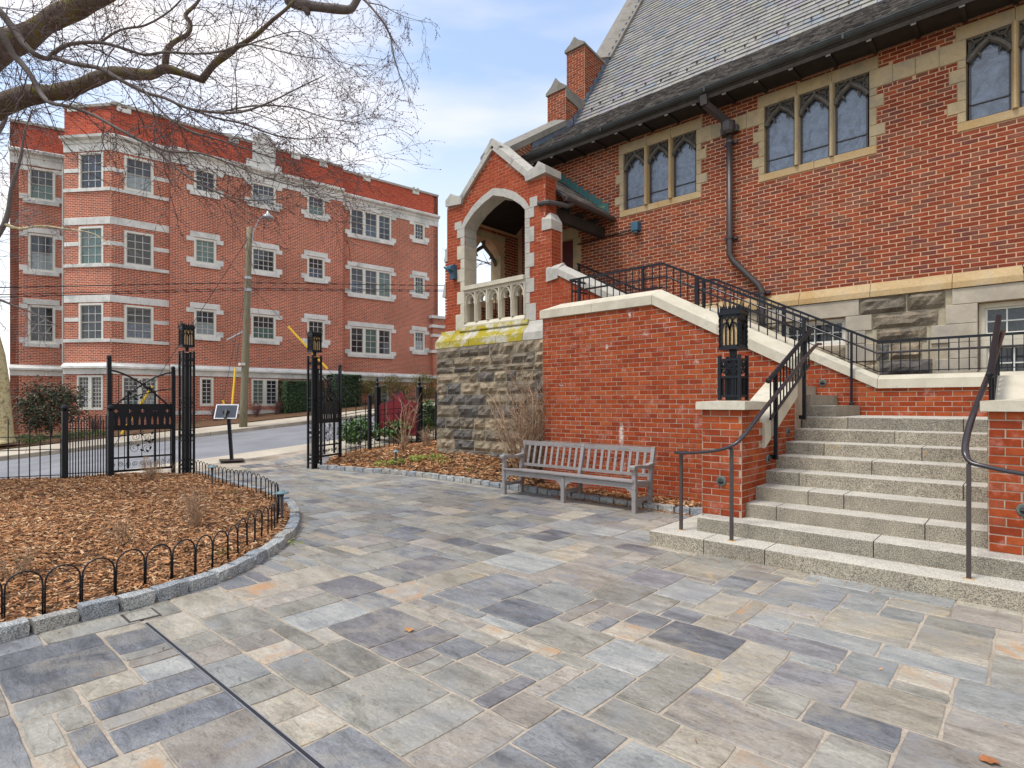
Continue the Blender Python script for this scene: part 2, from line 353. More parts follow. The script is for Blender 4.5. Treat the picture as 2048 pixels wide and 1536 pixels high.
M['joint'] = surf('sandy_joint_mortar', [(.40,.33,.25),(.46,.39,.31),(.18,.15,.12)], var=.4, nscale=1.3, fine=50, bump=.4, rough=.9)
M['asphalt'] = surf('worn_grey_asphalt', [(.21,.215,.235),(.25,.25,.265)], var=.16, nscale=.7, fine=120, bump=.3, rough=.8, stain=(.17,.17,.18), stain_scale=.5, stain_lo=.55, stain_hi=.7)
M['concrete'] = surf('beige_concrete', [(.47,.41,.32),(.53,.47,.38)], var=.15, nscale=1.2, fine=60, bump=.2, rough=.85)
M['kerb'] = surf('darker_kerb_concrete', [(.34,.29,.22),(.42,.37,.29)], var=.25, nscale=2, rough=.85)
M['soil'] = surf('brown_soil', [(.10,.06,.035),(.16,.10,.06)], var=.4, nscale=2, fine=40, bump=.8, bdist=.02, rough=.95)
M['mulch_bed'] = surf('dark_mulch_bed', [(.12,.06,.03),(.20,.105,.05),(.08,.045,.025)], var=.5, nscale=14, fine=70, bump=1, bdist=.03, rough=.95)
M['chips'] = surf('shredded_bark_chips', [(.44,.20,.08),(.30,.125,.048),(.56,.31,.15),(.17,.075,.035),(.40,.18,.07),(.66,.44,.25),(.32,.14,.055),(.50,.25,.11)], True, .3, 20, 90, .3, .002, .85, .3)
M['dry_leaf'] = surf('dry_brown_leaf', [(.42,.16,.05),(.34,.13,.05),(.48,.24,.1)], True, .2, 30, 90, .2, .001, .7, .3)
M['grass'] = surf('dull_ground', [(.10,.10,.045),(.13,.10,.06)], var=.3, nscale=1, rough=.95)
M['iron'] = surf('black_painted_iron', [(.010,.012,.017)], var=.2, nscale=10, fine=80, bump=.15, bdist=.001, rough=.4, spec=.3)
M['iron_worn'] = surf('worn_bronze_handrail', [(.06,.045,.045),(.035,.035,.045)], var=.3, nscale=3, bump=.1, bdist=.001, rough=.25, spec=.6, metal=.3)
M['amber'] = surf('amber_art_glass', [(.78,.50,.20),(.85,.60,.30),(.70,.42,.15)], var=.25, nscale=9, fine=40, bump=.2, rough=.35, spec=.5)
M['bronze'] = surf('dark_bronze_metal', [(.075,.055,.05),(.05,.042,.042)], var=.25, nscale=3, bump=.1, bdist=.001, rough=.4, spec=.5)
M['gutter'] = surf('dark_verdigris_gutter', [(.045,.04,.036),(.035,.036,.034),(.055,.065,.06)], var=.25, nscale=2, bump=.1, rough=.45)
M['wood_dark'] = surf('dark_stained_eaves_wood', [(.022,.017,.014),(.035,.026,.021)], var=.3, nscale=4, rough=.7, bump=.3)
M['rafter'] = surf('pale_grey_painted_wood', [(.42,.42,.41)], var=.2, nscale=6, rough=.7, bump=.1)
M['verdigris'] = surf('verdigris_copper', [(.045,.13,.135),(.055,.16,.145),(.04,.10,.115)], var=.35, nscale=9, rough=.6, bump=.3, stain=(.2,.3,.1), stain_scale=5, stain_lo=.6, stain_hi=.7)
M['lead'] = surf('blue_grey_lead_flashing', [(.15,.24,.33),(.12,.16,.22),(.19,.19,.23)], var=.35, nscale=6, rough=.5, bump=.2)
M['door'] = surf('dark_red_door_paint', [(.11,.012,.014)], var=.2, nscale=6, rough=.5, bump=.1)
M['bench'] = surf('silvered_teak', [(.27,.245,.235),(.33,.30,.285),(.22,.205,.205)], var=.3, nscale=5, fine=70, bump=.5, bdist=.002, rough=.75, stretch=(1, 6, 6), stain=(.24,.19,.17), stain_scale=3, stain_lo=.55, stain_hi=.75)
M['pole'] = surf('weathered_grey_green_pole_wood', [(.20,.17,.10),(.27,.235,.15),(.15,.135,.08)], var=.3, nscale=4, fine=40, bump=.5, bdist=.01, rough=.85, stretch=(6,6,.6))
M['white_wood'] = surf('cream_white_window_paint', [(.74,.72,.64)], var=.06, nscale=5, rough=.5, bump=.05)
M['sash'] = surf('greyed_sash_paint', [(.44,.42,.36)], var=.1, nscale=5, rough=.5, bump=.05)
M['muntin'] = surf('pale_glazing_bar_paint', [(.62,.61,.57)], var=.1, nscale=5, rough=.5, bump=.05)
M['yellow'] = surf('yellow_plastic_guard', [(.80,.50,.02)], var=.1, nscale=5, rough=.45, bump=.05)
M['cable'] = surf('black_cable', [(.02,.02,.025)], var=.1, rough=.6, bump=0)
M['steel'] = surf('galvanised_steel', [(.42,.43,.45)], var=.15, nscale=6, rough=.4, metal=.6, bump=.05)
M['blue_fixture'] = surf('blue_painted_fixture', [(.05,.13,.20)], var=.2, nscale=8, rough=.45, bump=.1)
M['fixture_green'] = surf('patinated_bronze_light', [(.11,.15,.14),(.16,.17,.15)], var=.3, nscale=14, rough=.5, bump=.2)
M['path_light'] = surf('blue_green_patina_path_light', [(.20,.33,.35),(.14,.22,.25)], var=.3, nscale=14, rough=.45, bump=.1)
M['maroon'] = surf('maroon_sign_paint', [(.22,.018,.028)], var=.1, nscale=2, rough=.45, bump=.05)
M['board'] = surf('slate_grey_board', [(.09,.10,.12)], var=.1, nscale=8, rough=1.0, spec=.0, bump=.05)
def glass(name, c, c2, rough=.06, blind=None, spec=.55, wav=.0):
    m, nn, ll, b = nodes(name)
    ge = nn.new('ShaderNodeNewGeometry'); oi = nn.new('ShaderNodeObjectInfo')
    of = N(nn, 'ShaderNodeVectorMath', operation='ADD'); cx = nn.new('ShaderNodeCombineXYZ'); mu = N(nn, 'ShaderNodeMath', operation='MULTIPLY'); mu.inputs[1].default_value = 37
    ll.new(oi.outputs['Random'], mu.inputs[0]); ll.new(mu.outputs[0], cx.inputs[0]); ll.new(ge.outputs['Position'], of.inputs[0]); ll.new(cx.outputs[0], of.inputs[1])
    n1 = N(nn, 'ShaderNodeTexNoise', Scale=2.6, Detail=7.0, Roughness=.75, Distortion=3.0); ll.new(of.outputs[0], n1.inputs['Vector'])
    ll.new(ramp(nn, ll, n1.outputs['Fac'], [(.38, c), (.62, c2)]), b.inputs['Base Color'])
    b.inputs['Roughness'].default_value = rough; b.inputs['Specular IOR Level'].default_value = spec; b.inputs['IOR'].default_value = 1.55
    if wav:
        n2 = N(nn, 'ShaderNodeTexNoise', Scale=14.0, Detail=3.0, Distortion=1.5); ll.new(ge.outputs['Position'], n2.inputs['Vector'])
        bp = N(nn, 'ShaderNodeBump', Strength=wav, Distance=.01); ll.new(n2.outputs['Fac'], bp.inputs['Height']); ll.new(bp.outputs[0], b.inputs['Normal'])
    return m
GL = [glass('dark_window_glass', (.012,.014,.017), (.04,.048,.06)), glass('bluish_window_glass', (.035,.05,.075), (.13,.17,.23)),
      glass('green_blind_behind_glass', (.07,.13,.11), (.11,.18,.155)), glass('pale_blind_behind_glass', (.22,.26,.26), (.32,.37,.38)), glass('grey_window_glass', (.025,.03,.038), (.06,.07,.085))]
M['church_glass'] = glass('leaded_church_glass', (.035,.045,.065), (.14,.17,.23), .2, spec=1.0, wav=.7)
M['tracery'] = surf('dark_brown_tracery', [(.085,.07,.055),(.13,.11,.085)], var=.3, nscale=8, rough=.6, bump=.2)
M['bark'] = surf('mossy_tree_bark', [(.10,.07,.05),(.17,.12,.09),(.06,.045,.035)], var=.4, nscale=9, fine=60, bump=.9, bdist=.015, rough=.9, stain=(.15,.125,.02), stain_scale=5, stain_lo=.50, stain_hi=.60)
M['branch'] = surf('grey_brown_branch_bark', [(.12,.095,.085),(.17,.14,.125),(.085,.07,.062)], var=.3, nscale=14, fine=70, bump=.4, rough=.85)
M['twig'] = surf('fine_brown_twigs', [(.075,.048,.046),(.10,.07,.064),(.06,.04,.04)], var=.2, nscale=6, rough=.85, bump=0)
M['bud'] = surf('reddish_buds', [(.17,.07,.06),(.24,.11,.10),(.13,.06,.055)], True, .2, 20, 60, 0, .001, .7, .3)
M['sycamore'] = surf('yellow_cream_sycamore_bark', [(.52,.40,.15),(.60,.52,.30),(.30,.24,.13)], var=.3, nscale=5, fine=20, bump=.5, bdist=.01, rough=.8, stain=(.22,.18,.10), stain_scale=6, stain_lo=.55, stain_hi=.6)
M['dry_stem'] = surf('tan_bare_stems', [(.32,.20,.12),(.40,.27,.17),(.22,.135,.08)], var=.2, nscale=9, rough=.85, bump=0)
M['far_twig'] = surf('grey_brown_far_twigs', [(.20,.17,.17),(.27,.24,.24)], var=.2, nscale=3, rough=.9, bump=0)
M['leaf_dark'] = surf('dark_hedge_leaf', [(.022,.05,.018),(.045,.095,.03),(.075,.15,.05),(.014,.03,.012),(.03,.065,.022)], True, .2, 20, 60, 0, .001, .55, .4)
M['leaf_gloss'] = surf('glossy_evergreen_leaf', [(.05,.12,.02),(.08,.18,.03),(.03,.075,.018),(.12,.22,.04)], True, .2, 20, 60, 0, .001, .45, .5)
M['leaf_dull'] = surf('olive_shrub_leaf', [(.05,.075,.04),(.08,.105,.055),(.035,.05,.03),(.12,.13,.07),(.14,.07,.05)], True, .2, 20, 60, 0, .001, .6, .4)
M['leaf_yellow'] = surf('yellow_green_leaf', [(.20,.20,.05),(.26,.22,.07),(.14,.16,.04),(.28,.20,.08)], True, .2, 20, 60, 0, .001, .6, .4)
M['leaf_lime'] = surf('lime_groundcover_leaf', [(.28,.34,.05),(.20,.28,.05),(.36,.38,.08)], True, .2, 20, 60, 0, .001, .6, .4)
def wallbrick(name, d, a, b_, c, mort, msize=.0065):
    m, nn, ll, bs = nodes(name)
    ge = nn.new('ShaderNodeNewGeometry'); dt = N(nn, 'ShaderNodeVectorMath', operation='DOT_PRODUCT'); dt.inputs[1].default_value = (d[0], d[1], 0)
    ll.new(ge.outputs['Position'], dt.inputs[0]); sp = nn.new('ShaderNodeSeparateXYZ'); ll.new(ge.outputs['Position'], sp.inputs[0])
    cx = nn.new('ShaderNodeCombineXYZ'); ll.new(dt.outputs['Value'], cx.inputs[0]); ll.new(sp.outputs['Z'], cx.inputs[1])
    bt = N(nn, 'ShaderNodeTexBrick', Scale=1.0); bt.offset = .5
    bt.inputs['Brick Width'].default_value = .212; bt.inputs['Row Height'].default_value = .0728; bt.inputs['Mortar Size'].default_value = msize; bt.inputs['Mortar Smooth'].default_value = .2
    bt.inputs['Color1'].default_value = (*a, 1); bt.inputs['Color2'].default_value = (*b_, 1); bt.inputs['Mortar'].default_value = (*mort, 1)
    ll.new(cx.outputs[0], bt.inputs['Vector'])
    mpn = nn.new('ShaderNodeMapping'); mpn.inputs['Scale'].default_value = (4.72, 13.7, 1); ll.new(cx.outputs[0], mpn.inputs['Vector'])
    wn_ = N(nn, 'ShaderNodeTexNoise', Scale=.9, Detail=1.0); ll.new(mpn.outputs[0], wn_.inputs['Vector'])
    n2 = N(nn, 'ShaderNodeTexNoise', Scale=.5, Detail=5.0); ll.new(ge.outputs['Position'], n2.inputs['Vector'])
    f = ramp(nn, ll, wn_.outputs['Fac'], [(.52, g3(0)), (.6, g3(1))])
    inv = N(nn, 'ShaderNodeMath', operation='SUBTRACT'); inv.inputs[0].default_value = 1; ll.new(bt.outputs['Fac'], inv.inputs[1])
    f2 = mixc(nn, ll, 1.0, f, inv.outputs[0], 'MULTIPLY')
    col = mixc(nn, ll, f2, bt.outputs['Color'], c)
    col = mixc(nn, ll, 1.0, col, ramp(nn, ll, n2.outputs['Fac'], [(.3, g3(.82)), (.7, g3(1.12))]), 'MULTIPLY')
    ll.new(col, bs.inputs['Base Color']); bs.inputs['Roughness'].default_value = .85; bs.inputs['Specular IOR Level'].default_value = .25
    bp = N(nn, 'ShaderNodeBump', Strength=.6, Distance=.008); ll.new(inv.outputs[0], bp.inputs['Height']); ll.new(bp.outputs[0], bs.inputs['Normal'])
    return m
# ------------------------------------------------------------------ street frame and terrain
DA = (math.sin(R_(8.2)), math.cos(R_(8.2))); NA = (-DA[1], DA[0]); K0 = (-24.2, 2.55)
def ST(s, D, z): return (K0[0]+NA[0]*D+DA[0]*s, K0[1]+NA[1]*D+DA[1]*s, z)
def to_sd(x, y):
    x -= K0[0]; y -= K0[1]
    return x*DA[0]+y*DA[1], x*NA[0]+y*NA[1]
def z_st(s): return -.3+.097*max(-25, min(s, 60))
def z_far(s, D):      # ground beyond the far kerb
    return z_st(s)+.13+.13*min(max(D, 0), 1.6)/1.6+.16*min(max(D-1.6, 0), 2.6)/2.6
def grid_mesh(name, fn, us, vs, mat, parent=None, **kw):
    mb = MB(); nu, nv = len(us), len(vs)
    mb.v = [fn(u, v) for v in vs for u in us]
    mb.f = [(j*nu+i, j*nu+i+1, (j+1)*nu+i+1, (j+1)*nu+i) for j in range(nv-1) for i in range(nu-1)]
    return mb.build(name, mat, parent, **kw)
def fr_(a, b, n): return [a+(b-a)*i/n for i in range(n+1)]
SS = [-400, -120, -60]+fr_(-40, 70, 44)+[110, 200, 500]
g = MB(); Ds = [-8.6, 1.5, 2.2, 4.0, 8, 20, 60, 200, 700]
grid_mesh('ground', lambda s, D: ST(s, D, (z_st(s)-.25 if D < 2 else z_far(s, D)-.06)), SS, Ds, M['grass'], kind='structure')
g = MB(); g.add([(-15.2,-400,-.14),(700,-400,-.14),(700,700,-.14),(-15.2,700,-.14)], [(0,1,2,3)]); g.build('ground', M['grass'], kind='structure')
grid_mesh('road', lambda s, D: ST(s, D, z_st(s)+.06*math.sin(math.pi*(D+8.1)/8.1)-.0), SS, fr_(-8.1, 0, 8), M['asphalt'], kind='structure')
grid_mesh('near_pavement', lambda s, D: ST(s, D, z_st(s)+lerp(.012, -.04, (D+11.2)/-3.1 if False else min(1, max(0, (-8.1-D)/3.1)))), fr_(-45, 1.2, 22), fr_(-10.2, -8.1, 3), M['concrete'], kind='structure')
def ramp_h(x, y):
    """level of the plaza paving and the apron that climbs from it to the road"""
    s, D = to_sd(x, y)
    xe = -16.18+.144*(y-1.395); t = min(1, max(0, (-13.3-x)/(-13.3-xe)))
    return t*t*(3-2*t)*(z_st(s)+.014) if x < -13.3 else 0
grid_mesh('near_pavement', lambda s, D: (lambda p: (p[0], p[1], ramp_h(p[0], p[1])+.0 if p[0] < -13.3 else -.03))(ST(s, D, 0)), fr_(1.2, 30, 48), fr_(-11.6, -8.1, 12), M['concrete'], kind='structure')
for j in range(3):     # score joints in the pavement
    pass
# far kerb with its joints, far pavement slabs, planting strip
kb = thing('kerb', 'long concrete kerb along the far side of the sloping street', 'kerb', ST(0, .1, 0)); 
for i in range(34):
    s0 = -30+i*2.4; mb = MB()
    mb.hexa([ST(s0+.008,0,z_st(s0)-.1),ST(s0+2.392,0,z_st(s0+2.4)-.1),ST(s0+2.392,.16,z_st(s0+2.4)-.1),ST(s0+.008,.16,z_st(s0)-.1)],
            [ST(s0+.008,.02,z_st(s0)+.135),ST(s0+2.392,.02,z_st(s0+2.4)+.135),ST(s0+2.392,.16,z_st(s0+2.4)+.137),ST(s0+.008,.16,z_st(s0)+.137)])
    mb.build('kerb_stone', M['kerb'], kb)
pv = bpy.data.objects.new('far_pavement', None); COL.objects.link(pv); pv['kind'] = 'structure'
for i in range(46):
    s0 = -30+i*1.7; s1 = s0+1.69; mb = MB()
    mb.hexa([ST(s0,.165,z_far(s0,0)-.1),ST(s1,.165,z_far(s1,0)-.1),ST(s1,1.6,z_far(s1,1.6)-.1),ST(s0,1.6,z_far(s0,1.6)-.1)],
            [ST(s0,.165,z_far(s0,.1)),ST(s1,.165,z_far(s1,.1)),ST(s1,1.6,z_far(s1,1.6)),ST(s0,1.6,z_far(s0,1.6))])
    mb.build('paving_slab', M['concrete'], pv)
def strip_z(s, D): return z_far(s, D)+.03*mnoise.noise(Vector((s*1.3, D*1.3, 0)))+.03
grid_mesh('planting_strip', lambda s, D: ST(s, D, strip_z(s, D)), fr_(-40, 60, 200), fr_(1.6, 9.6, 14), M['mulch_bed'], kind='structure')

# ------------------------------------------------------------------ plaza of irregular flagstones
plaza = MB()
plaza.add([(-13.4,-6,-.006),(6,-6,-.006),(6,9.3,-.006),(-13.4,9.3,-.006)], [(0,1,2,3)])
plaza = plaza.build('plaza', M['joint'], kind='structure', org=(0,0,0))
def apron(x, y): return (x, y, ramp_h(x, y)+.004)
mbq = MB(); xs = fr_(-15.2, -13.4, 6); ys = fr_(3.6, 8.2, 10)
grid_mesh('apron_bed', lambda x, y: apron(x, y), fr_(-14.6, -13.4, 6), ys, M['joint'], kind='structure')
UX, UY = .1285, .1315; GX0, GY0, GNX, GNY = -3.53-.1285*91, .955-.1315*26, 162, 80
occ = np.zeros((GNX, GNY), bool); stones = []
LB = [(-4.90,-6),(-4.90,.4),(-4.95,.95),(-4.98,1.25),(-5.12,1.78),(-5.36,2.2),(-5.72,2.6),(-6.2,3.03),(-6.72,3.36),(-7.35,3.68),(-8.0,3.95),(-8.7,4.12),(-9.5,4.2),(-10.4,4.26),(-11.3,4.33),(-12.3,4.42),(-13.05,4.46)]
RB = [(-12.22,6.86),(-11.9,6.98),(-11.3,7.12),(-10.6,7.34),(-9.9,7.5),(-9.1,7.56),(-8.2,7.55),(-7.2,7.52),(-6.3,7.5),(-5.4,7.46),(-4.4,7.44),(-3.5,7.42),(-2.72,7.42)]
left_poly = LB+[(-13.3,4.0),(-13.8,1.4),(-14.6,-6)]
right_poly = RB+[(-2.7,9),(-12.6,9),(-12.9,7.6)]
def blocked(i, j):
    x = GX0+(i+.5)*UX; y = GY0+(j+.5)*UY
    if inpoly(x+.08, y, left_poly) and inpoly(x, y-.12, left_poly): return True
    if inpoly(x, y+.14, right_poly): return True
    if x > -2.9 and y > 5.75: return True
    s, D = to_sd(x, y)
    if x < -13.3 and (y < 4.4-(x+13.3)*.5 or y > 8.3 or x < -13.6-.25*(y-4.6)): return True
    return False
for i in range(GNX):
    for j in range(GNY):
        if blocked(i, j): occ[i, j] = True
def place(i, j, w, h, m):
    occ[i:i+w, j:j+h] = True; stones.append((i, j, w, h, m))
# slabs measured in the foreground (x0, y0, x1, y1, stone), then the rest at random
hero = [(-3.535, 2.065, -3.025, 2.59, 7), (-3.025, 2.07, -2.82, 2.58, 7), (-3.54, 2.615, -3.28, 2.855, 5), (-3.275, 2.625, -2.745, 2.845, 5), (-2.74, 2.625, -2.485, 2.855, 6), (-2.785, 2.335, -2.49, 2.59, 0), (-2.47, 2.345, -2.205, 2.725, 1), (-2.775, 2.02, -2.57, 2.32, 5), (-2.52, 2.03, -2.06, 2.315, 3), (-2.775, 1.49, -2.26, 2.005, 3), (-2.25, 1.49, -2.0, 1.995, 3), (-1.985, 1.53, -1.725, 1.995, 5), (-2.05, 2.025, -1.725, 2.305, 5), (-2.2, 2.345, -1.93, 2.71, 2), (-1.905, 2.335, -1.59, 2.855, 2), (-2.455, 2.78, -1.925, 3.14, 3), (-2.995, 2.9, -2.485, 3.275, 1), (-3.025, 3.305, -2.505, 3.73, 2), (-3.575, 3.175, -3.05, 3.745, 0), (-3.535, 2.89, -3.04, 3.15, 0), (-2.435, 3.165, -2.185, 3.43, 4), (-2.18, 3.17, -1.91, 3.42, 6), (-3.285, 1.78, -2.805, 2.025, 3), (-4.405, 3.185, -3.885, 3.68, 7), (-4.96, 3.04, -4.445, 3.41, 3), (-4.37, 2.91, -3.885, 3.19, 0), (-4.37, 2.435, -3.855, 2.86, 7), (-4.435, 4.075, -3.91, 4.35, 0), (-4.29, 4.955, -3.885, 5.46, 1), (-1.705, 1.82, -1.315, 2.305, 0), (-4.33, 0.45, -3.815, 0.945, 1), (-4.52, 0.395, -4.345, 0.955, 1), (-4.49, 0.965, -4.04, 1.21, 1), (-4.03, 0.96, -3.87, 1.215, 3), (-3.775, 0.96, -3.575, 1.195, 2), (-3.54, 0.695, -3.23, 1.19, 1), (-3.205, 0.69, -2.95, 1.175, 1), (-2.915, 0.825, -2.43, 1.19, 5), (-3.785, 0.7, -3.54, 0.935, 4), (-3.785, 0.45, -3.555, 0.695, 3), (-3.51, 0.51, -3.245, 0.68, 3), (-3.225, 0.51, -2.94, 0.675, 1), (-3.515, 1.485, -3.29, 1.7, 6), (-3.535, 1.245, -3.175, 1.48, 2), (-3.165, 1.225, -2.905, 1.47, 3), (-2.895, 1.23, -2.64, 1.465, 4), (-2.63, 1.23, -2.395, 1.475, 4), (-3.8, 1.495, -3.54, 1.735, 5), (-3.805, 1.235, -3.55, 1.48, 5), (-4.055, 1.235, -3.815, 1.475, 3), (-1.94, 4.61, -1.68, 4.985, 0), (-1.65, 4.61, -1.105, 5.14, 0), (-2.255, 4.065, -1.815, 4.595, 2), (-1.805, 4.025, -1.54, 4.55, 4), (-1.525, 4.315, -1.135, 4.555, 5), (-1.53, 4.03, -1.27, 4.275, 2), (-1.99, 3.765, -1.72, 3.995, 0), (-1.715, 3.745, -1.44, 3.98, 4), (-1.855, 3.315, -1.365, 3.71, 1), (-1.345, 2.89, -1.08, 3.69, 4), (-1.07, 3.155, -0.76, 3.64, 7), (-1.105, 4.35, -0.565, 4.76, 4), (-0.55, 4.325, -0.135, 4.83, 4), (-1.255, 4.02, -0.71, 4.29, 2), (-0.815, 2.895, -0.475, 3.13, 1), (-0.595, 3.74, -0.32, 3.995, 6)]
for x0, y0, x1, y1, m in hero:
    i0, i1, j0, j1 = round((x0-GX0)/UX), round((x1-GX0)/UX), round((y0-GY0)/UY), round((y1-GY0)/UY)
    for _ in range(4):
        if i1 <= i0 or j1 <= j0 or not occ[i0:i1, j0:j1].any(): break
        c_ = [(occ[i0, j0:j1].mean(), 0), (occ[i1-1, j0:j1].mean(), 1), (occ[i0:i1, j0].mean(), 2), (occ[i0:i1, j1-1].mean(), 3)]; k_ = max(c_)[1]
        if k_ == 0: i0 += 1
        elif k_ == 1: i1 -= 1
        elif k_ == 2: j0 += 1
        else: j1 -= 1
    if i1-i0 >= 1 and j1-j0 >= 1 and not occ[i0:i1, j0:j1].any(): place(i0, j0, i1-i0, j1-j0, m)
sizes = [(4,2),(4,3),(4,4),(3,2),(2,2),(4,4),(2,3),(3,4),(2,4),(4,3),(5,3),(5,4),(3,3),(3,3),(4,4),(3,2)]
for i in range(GNX):
    for j in range(GNY):
        if occ[i, j]: continue
        mh = 0
        while j+mh < GNY and mh < 6 and not occ[i, j+mh]: mh += 1
        w, h = rnd.choice(sizes); h = min(h, mh)
        if 0 < mh-h < 2: h = mh if mh <= 5 else h-1
        h = max(h, 1); mw = 0
        while i+mw < GNX and mw < 8 and not occ[i+mw, j:j+h].any(): mw += 1
        w = min(w, mw)
        if 0 < mw-w < 2 and mw <= 7: w = mw
        place(i, j, max(w, 1), h, rnd.choices(range(8), [13,4,18,22,21,15,4,6])[0])
def flag_mesh(i, j, w, h):
    x0, y0 = GX0+i*UX, GY0+j*UY; x1, y1 = x0+w*UX, y0+h*UY; g = rnd.uniform(.0035, .0055)
    cx, cy = (x0+x1)/2, (y0+y1)/2; pts = []
    L = [(x0+g,y0+g),(x1-g,y0+g),(x1-g,y1-g),(x0+g,y1-g)]
    for k in range(4):
        a, b = L[k], L[(k+1) % 4]; n = max(2, int(math.dist(a, b)/.13))
        for q in range(n):
            t = q/n; jx = rnd.uniform(-.004, .003); dx, dy = b[1]-a[1], a[0]-b[0]; d = math.hypot(dx, dy)
            cc = .007 if q == 0 else 0
            X = lerp(a[0], b[0], t)+dx/d*jx; Y = lerp(a[1], b[1], t)+dy/d*jx
            X += (cx-X)/max(abs(cx-X), .01)*cc; Y += (cy-Y)/max(abs(cy-Y), .01)*cc
            pts.append((X, Y))
    mb = MB(); zt = rnd.uniform(-.0015, .002); tx, ty = rnd.uniform(-.003, .003), rnd.uniform(-.003, .003)
    def H(x, y, e=0): return (x, y, ramp_h(x, y)+zt+tx*(x-cx)+ty*(y-cy)-e+(.012 if x < -13.3 else 0)*1)
    n = len(pts); inner = [(x+(cx-x)*.006/max(.05, math.hypot(cx-x, cy-y)), y+(cy-y)*.006/max(.05, math.hypot(cx-x, cy-y))) for x, y in pts]
    mb.add([H(x, y) for x, y in inner]+[H(x, y, .003) for x, y in pts]+[H(x, y, .02) for x, y in pts],
           [tuple(range(n))]+[(n+a, n+(a+1) % n, (a+1) % n, a) for a in range(n)]+[(2*n+a, 2*n+(a+1) % n, n+(a+1) % n, n+a) for a in range(n)])
    return mb, (cx, cy, 0)
def score(st):
    i, j, w, h, m = st; c = (GX0+(i+w/2)*UX, GY0+(j+h/2)*UY, 0); k = seen(c); d = c[0]*Fx+c[1]*Fy
    return w*h*k*k/max(d, 1) if k else -1+1e-4*w
stones.sort(key=score, reverse=True)
rest = {}
for n_, st in enumerate(stones):
    mb, c = flag_mesh(*st[:4])
    if n_ < 300 and score(st) > 0: mb.build('flagstone', FL[st[4]], plaza, org=c, fixn=False)
    else:
        r = rest.setdefault(st[4], MB()); r.add(mb.v, mb.f)
for k, mb in rest.items(): mb.build('flagstone_field', FL[k], plaza, fixn=False, kind='stuff')
# slot drain with its cover
dr = thing('slot_drain', 'thin dark slot drain cutting through the flagstones at lower left', 'drain', (-3, 1.22, 0))
mb = MB(); mb.box(-4.5,1.212,-.01,1.2,1.228,.0035); mb.build('drain_slot', M['cable'], dr)
for y in (1.207, 1.229):
    mb = MB(); mb.box(-4.5,y,-.01,1.2,y+.004,.005); mb.build('drain_edge', M['steel'], dr)
cv = thing('drain_cover', 'small square metal framed drain cover at the end of the slot', 'drain cover', (-4.68, 1.24, 0))
mb = MB(); mb.box(-4.8,1.14,-.01,-4.58,1.34,.004); mb.build('cover_frame', M['bronze'], cv)
mb = MB(); mb.box(-4.785,1.155,-.005,-4.595,1.325,.007); mb.build('cover_plate', FL[3], cv)

# ------------------------------------------------------------------ planting beds
def dist_path(x, y, path):
    d = 9
    for a, b in zip(path, path[1:]):
        vx, vy = b[0]-a[0], b[1]-a[1]; t = max(0, min(1, ((x-a[0])*vx+(y-a[1])*vy)/(vx*vx+vy*vy)))
        d = min(d, math.hypot(x-a[0]-vx*t, y-a[1]-vy*t))
    return d
def zl(x, y):
    e = dist_path(x, y, LB); return .045+.07*min(1, e/1.2)+.035*mnoise.noise(Vector((x*1.1, y*1.1, 3)))+.012*mnoise.noise(Vector((x*5, y*5, 3)))
def zr(x, y):
    t = min(1, max(0, (y-7.5)/1.1)); w = min(1, max(0, (x+13.4)/2.6)); w = w*w*(3-2*w)
    return .07+(.40*t+.09*max(0, y-8.6))*lerp(.45, 1, w)*(1 if x < -6.4 else .12)+.02*mnoise.noise(Vector((x*2.1, y*2.1, 7)))
RISEH = .148
def fill_bed(name, poly, zf, step):
    xs = [p[0] for p in poly]; ys = [p[1] for p in poly]; mb = MB(); idx = {}
    nx = int((max(xs)-min(xs))/step)+2; ny = int((max(ys)-min(ys))/step)+2; x0, y0 = min(xs), min(ys)
    def vid(i, j):
        if (i, j) not in idx:
            idx[(i, j)] = len(mb.v); mb.v.append((x0+i*step, y0+j*step, zf(x0+i*step, y0+j*step)))
        return idx[(i, j)]
    for i in range(nx):
        for j in range(ny):
            if inpoly(x0+(i+.5)*step, y0+(j+.5)*step, poly): mb.f.append((vid(i,j), vid(i+1,j), vid(i+1,j+1), vid(i,j+1)))
    return mb.build(name, M['mulch_bed'], kind='structure', smooth=True)
rb_poly = RB+[(-2.72,7.9),(-6.5,7.9),(-6.5,8.62),(-10.2,8.62),(-10.2,12.2),(-14.2,12.2),(-13.4,7.8),(-12.6,7.2)]
fill_bed('left_planting_bed', LB+[(-13.2,3.9),(-14.0,1.2),(-14.6,-6)], zl, .09)
fill_bed('right_planting_bed', rb_poly, zr, .09)
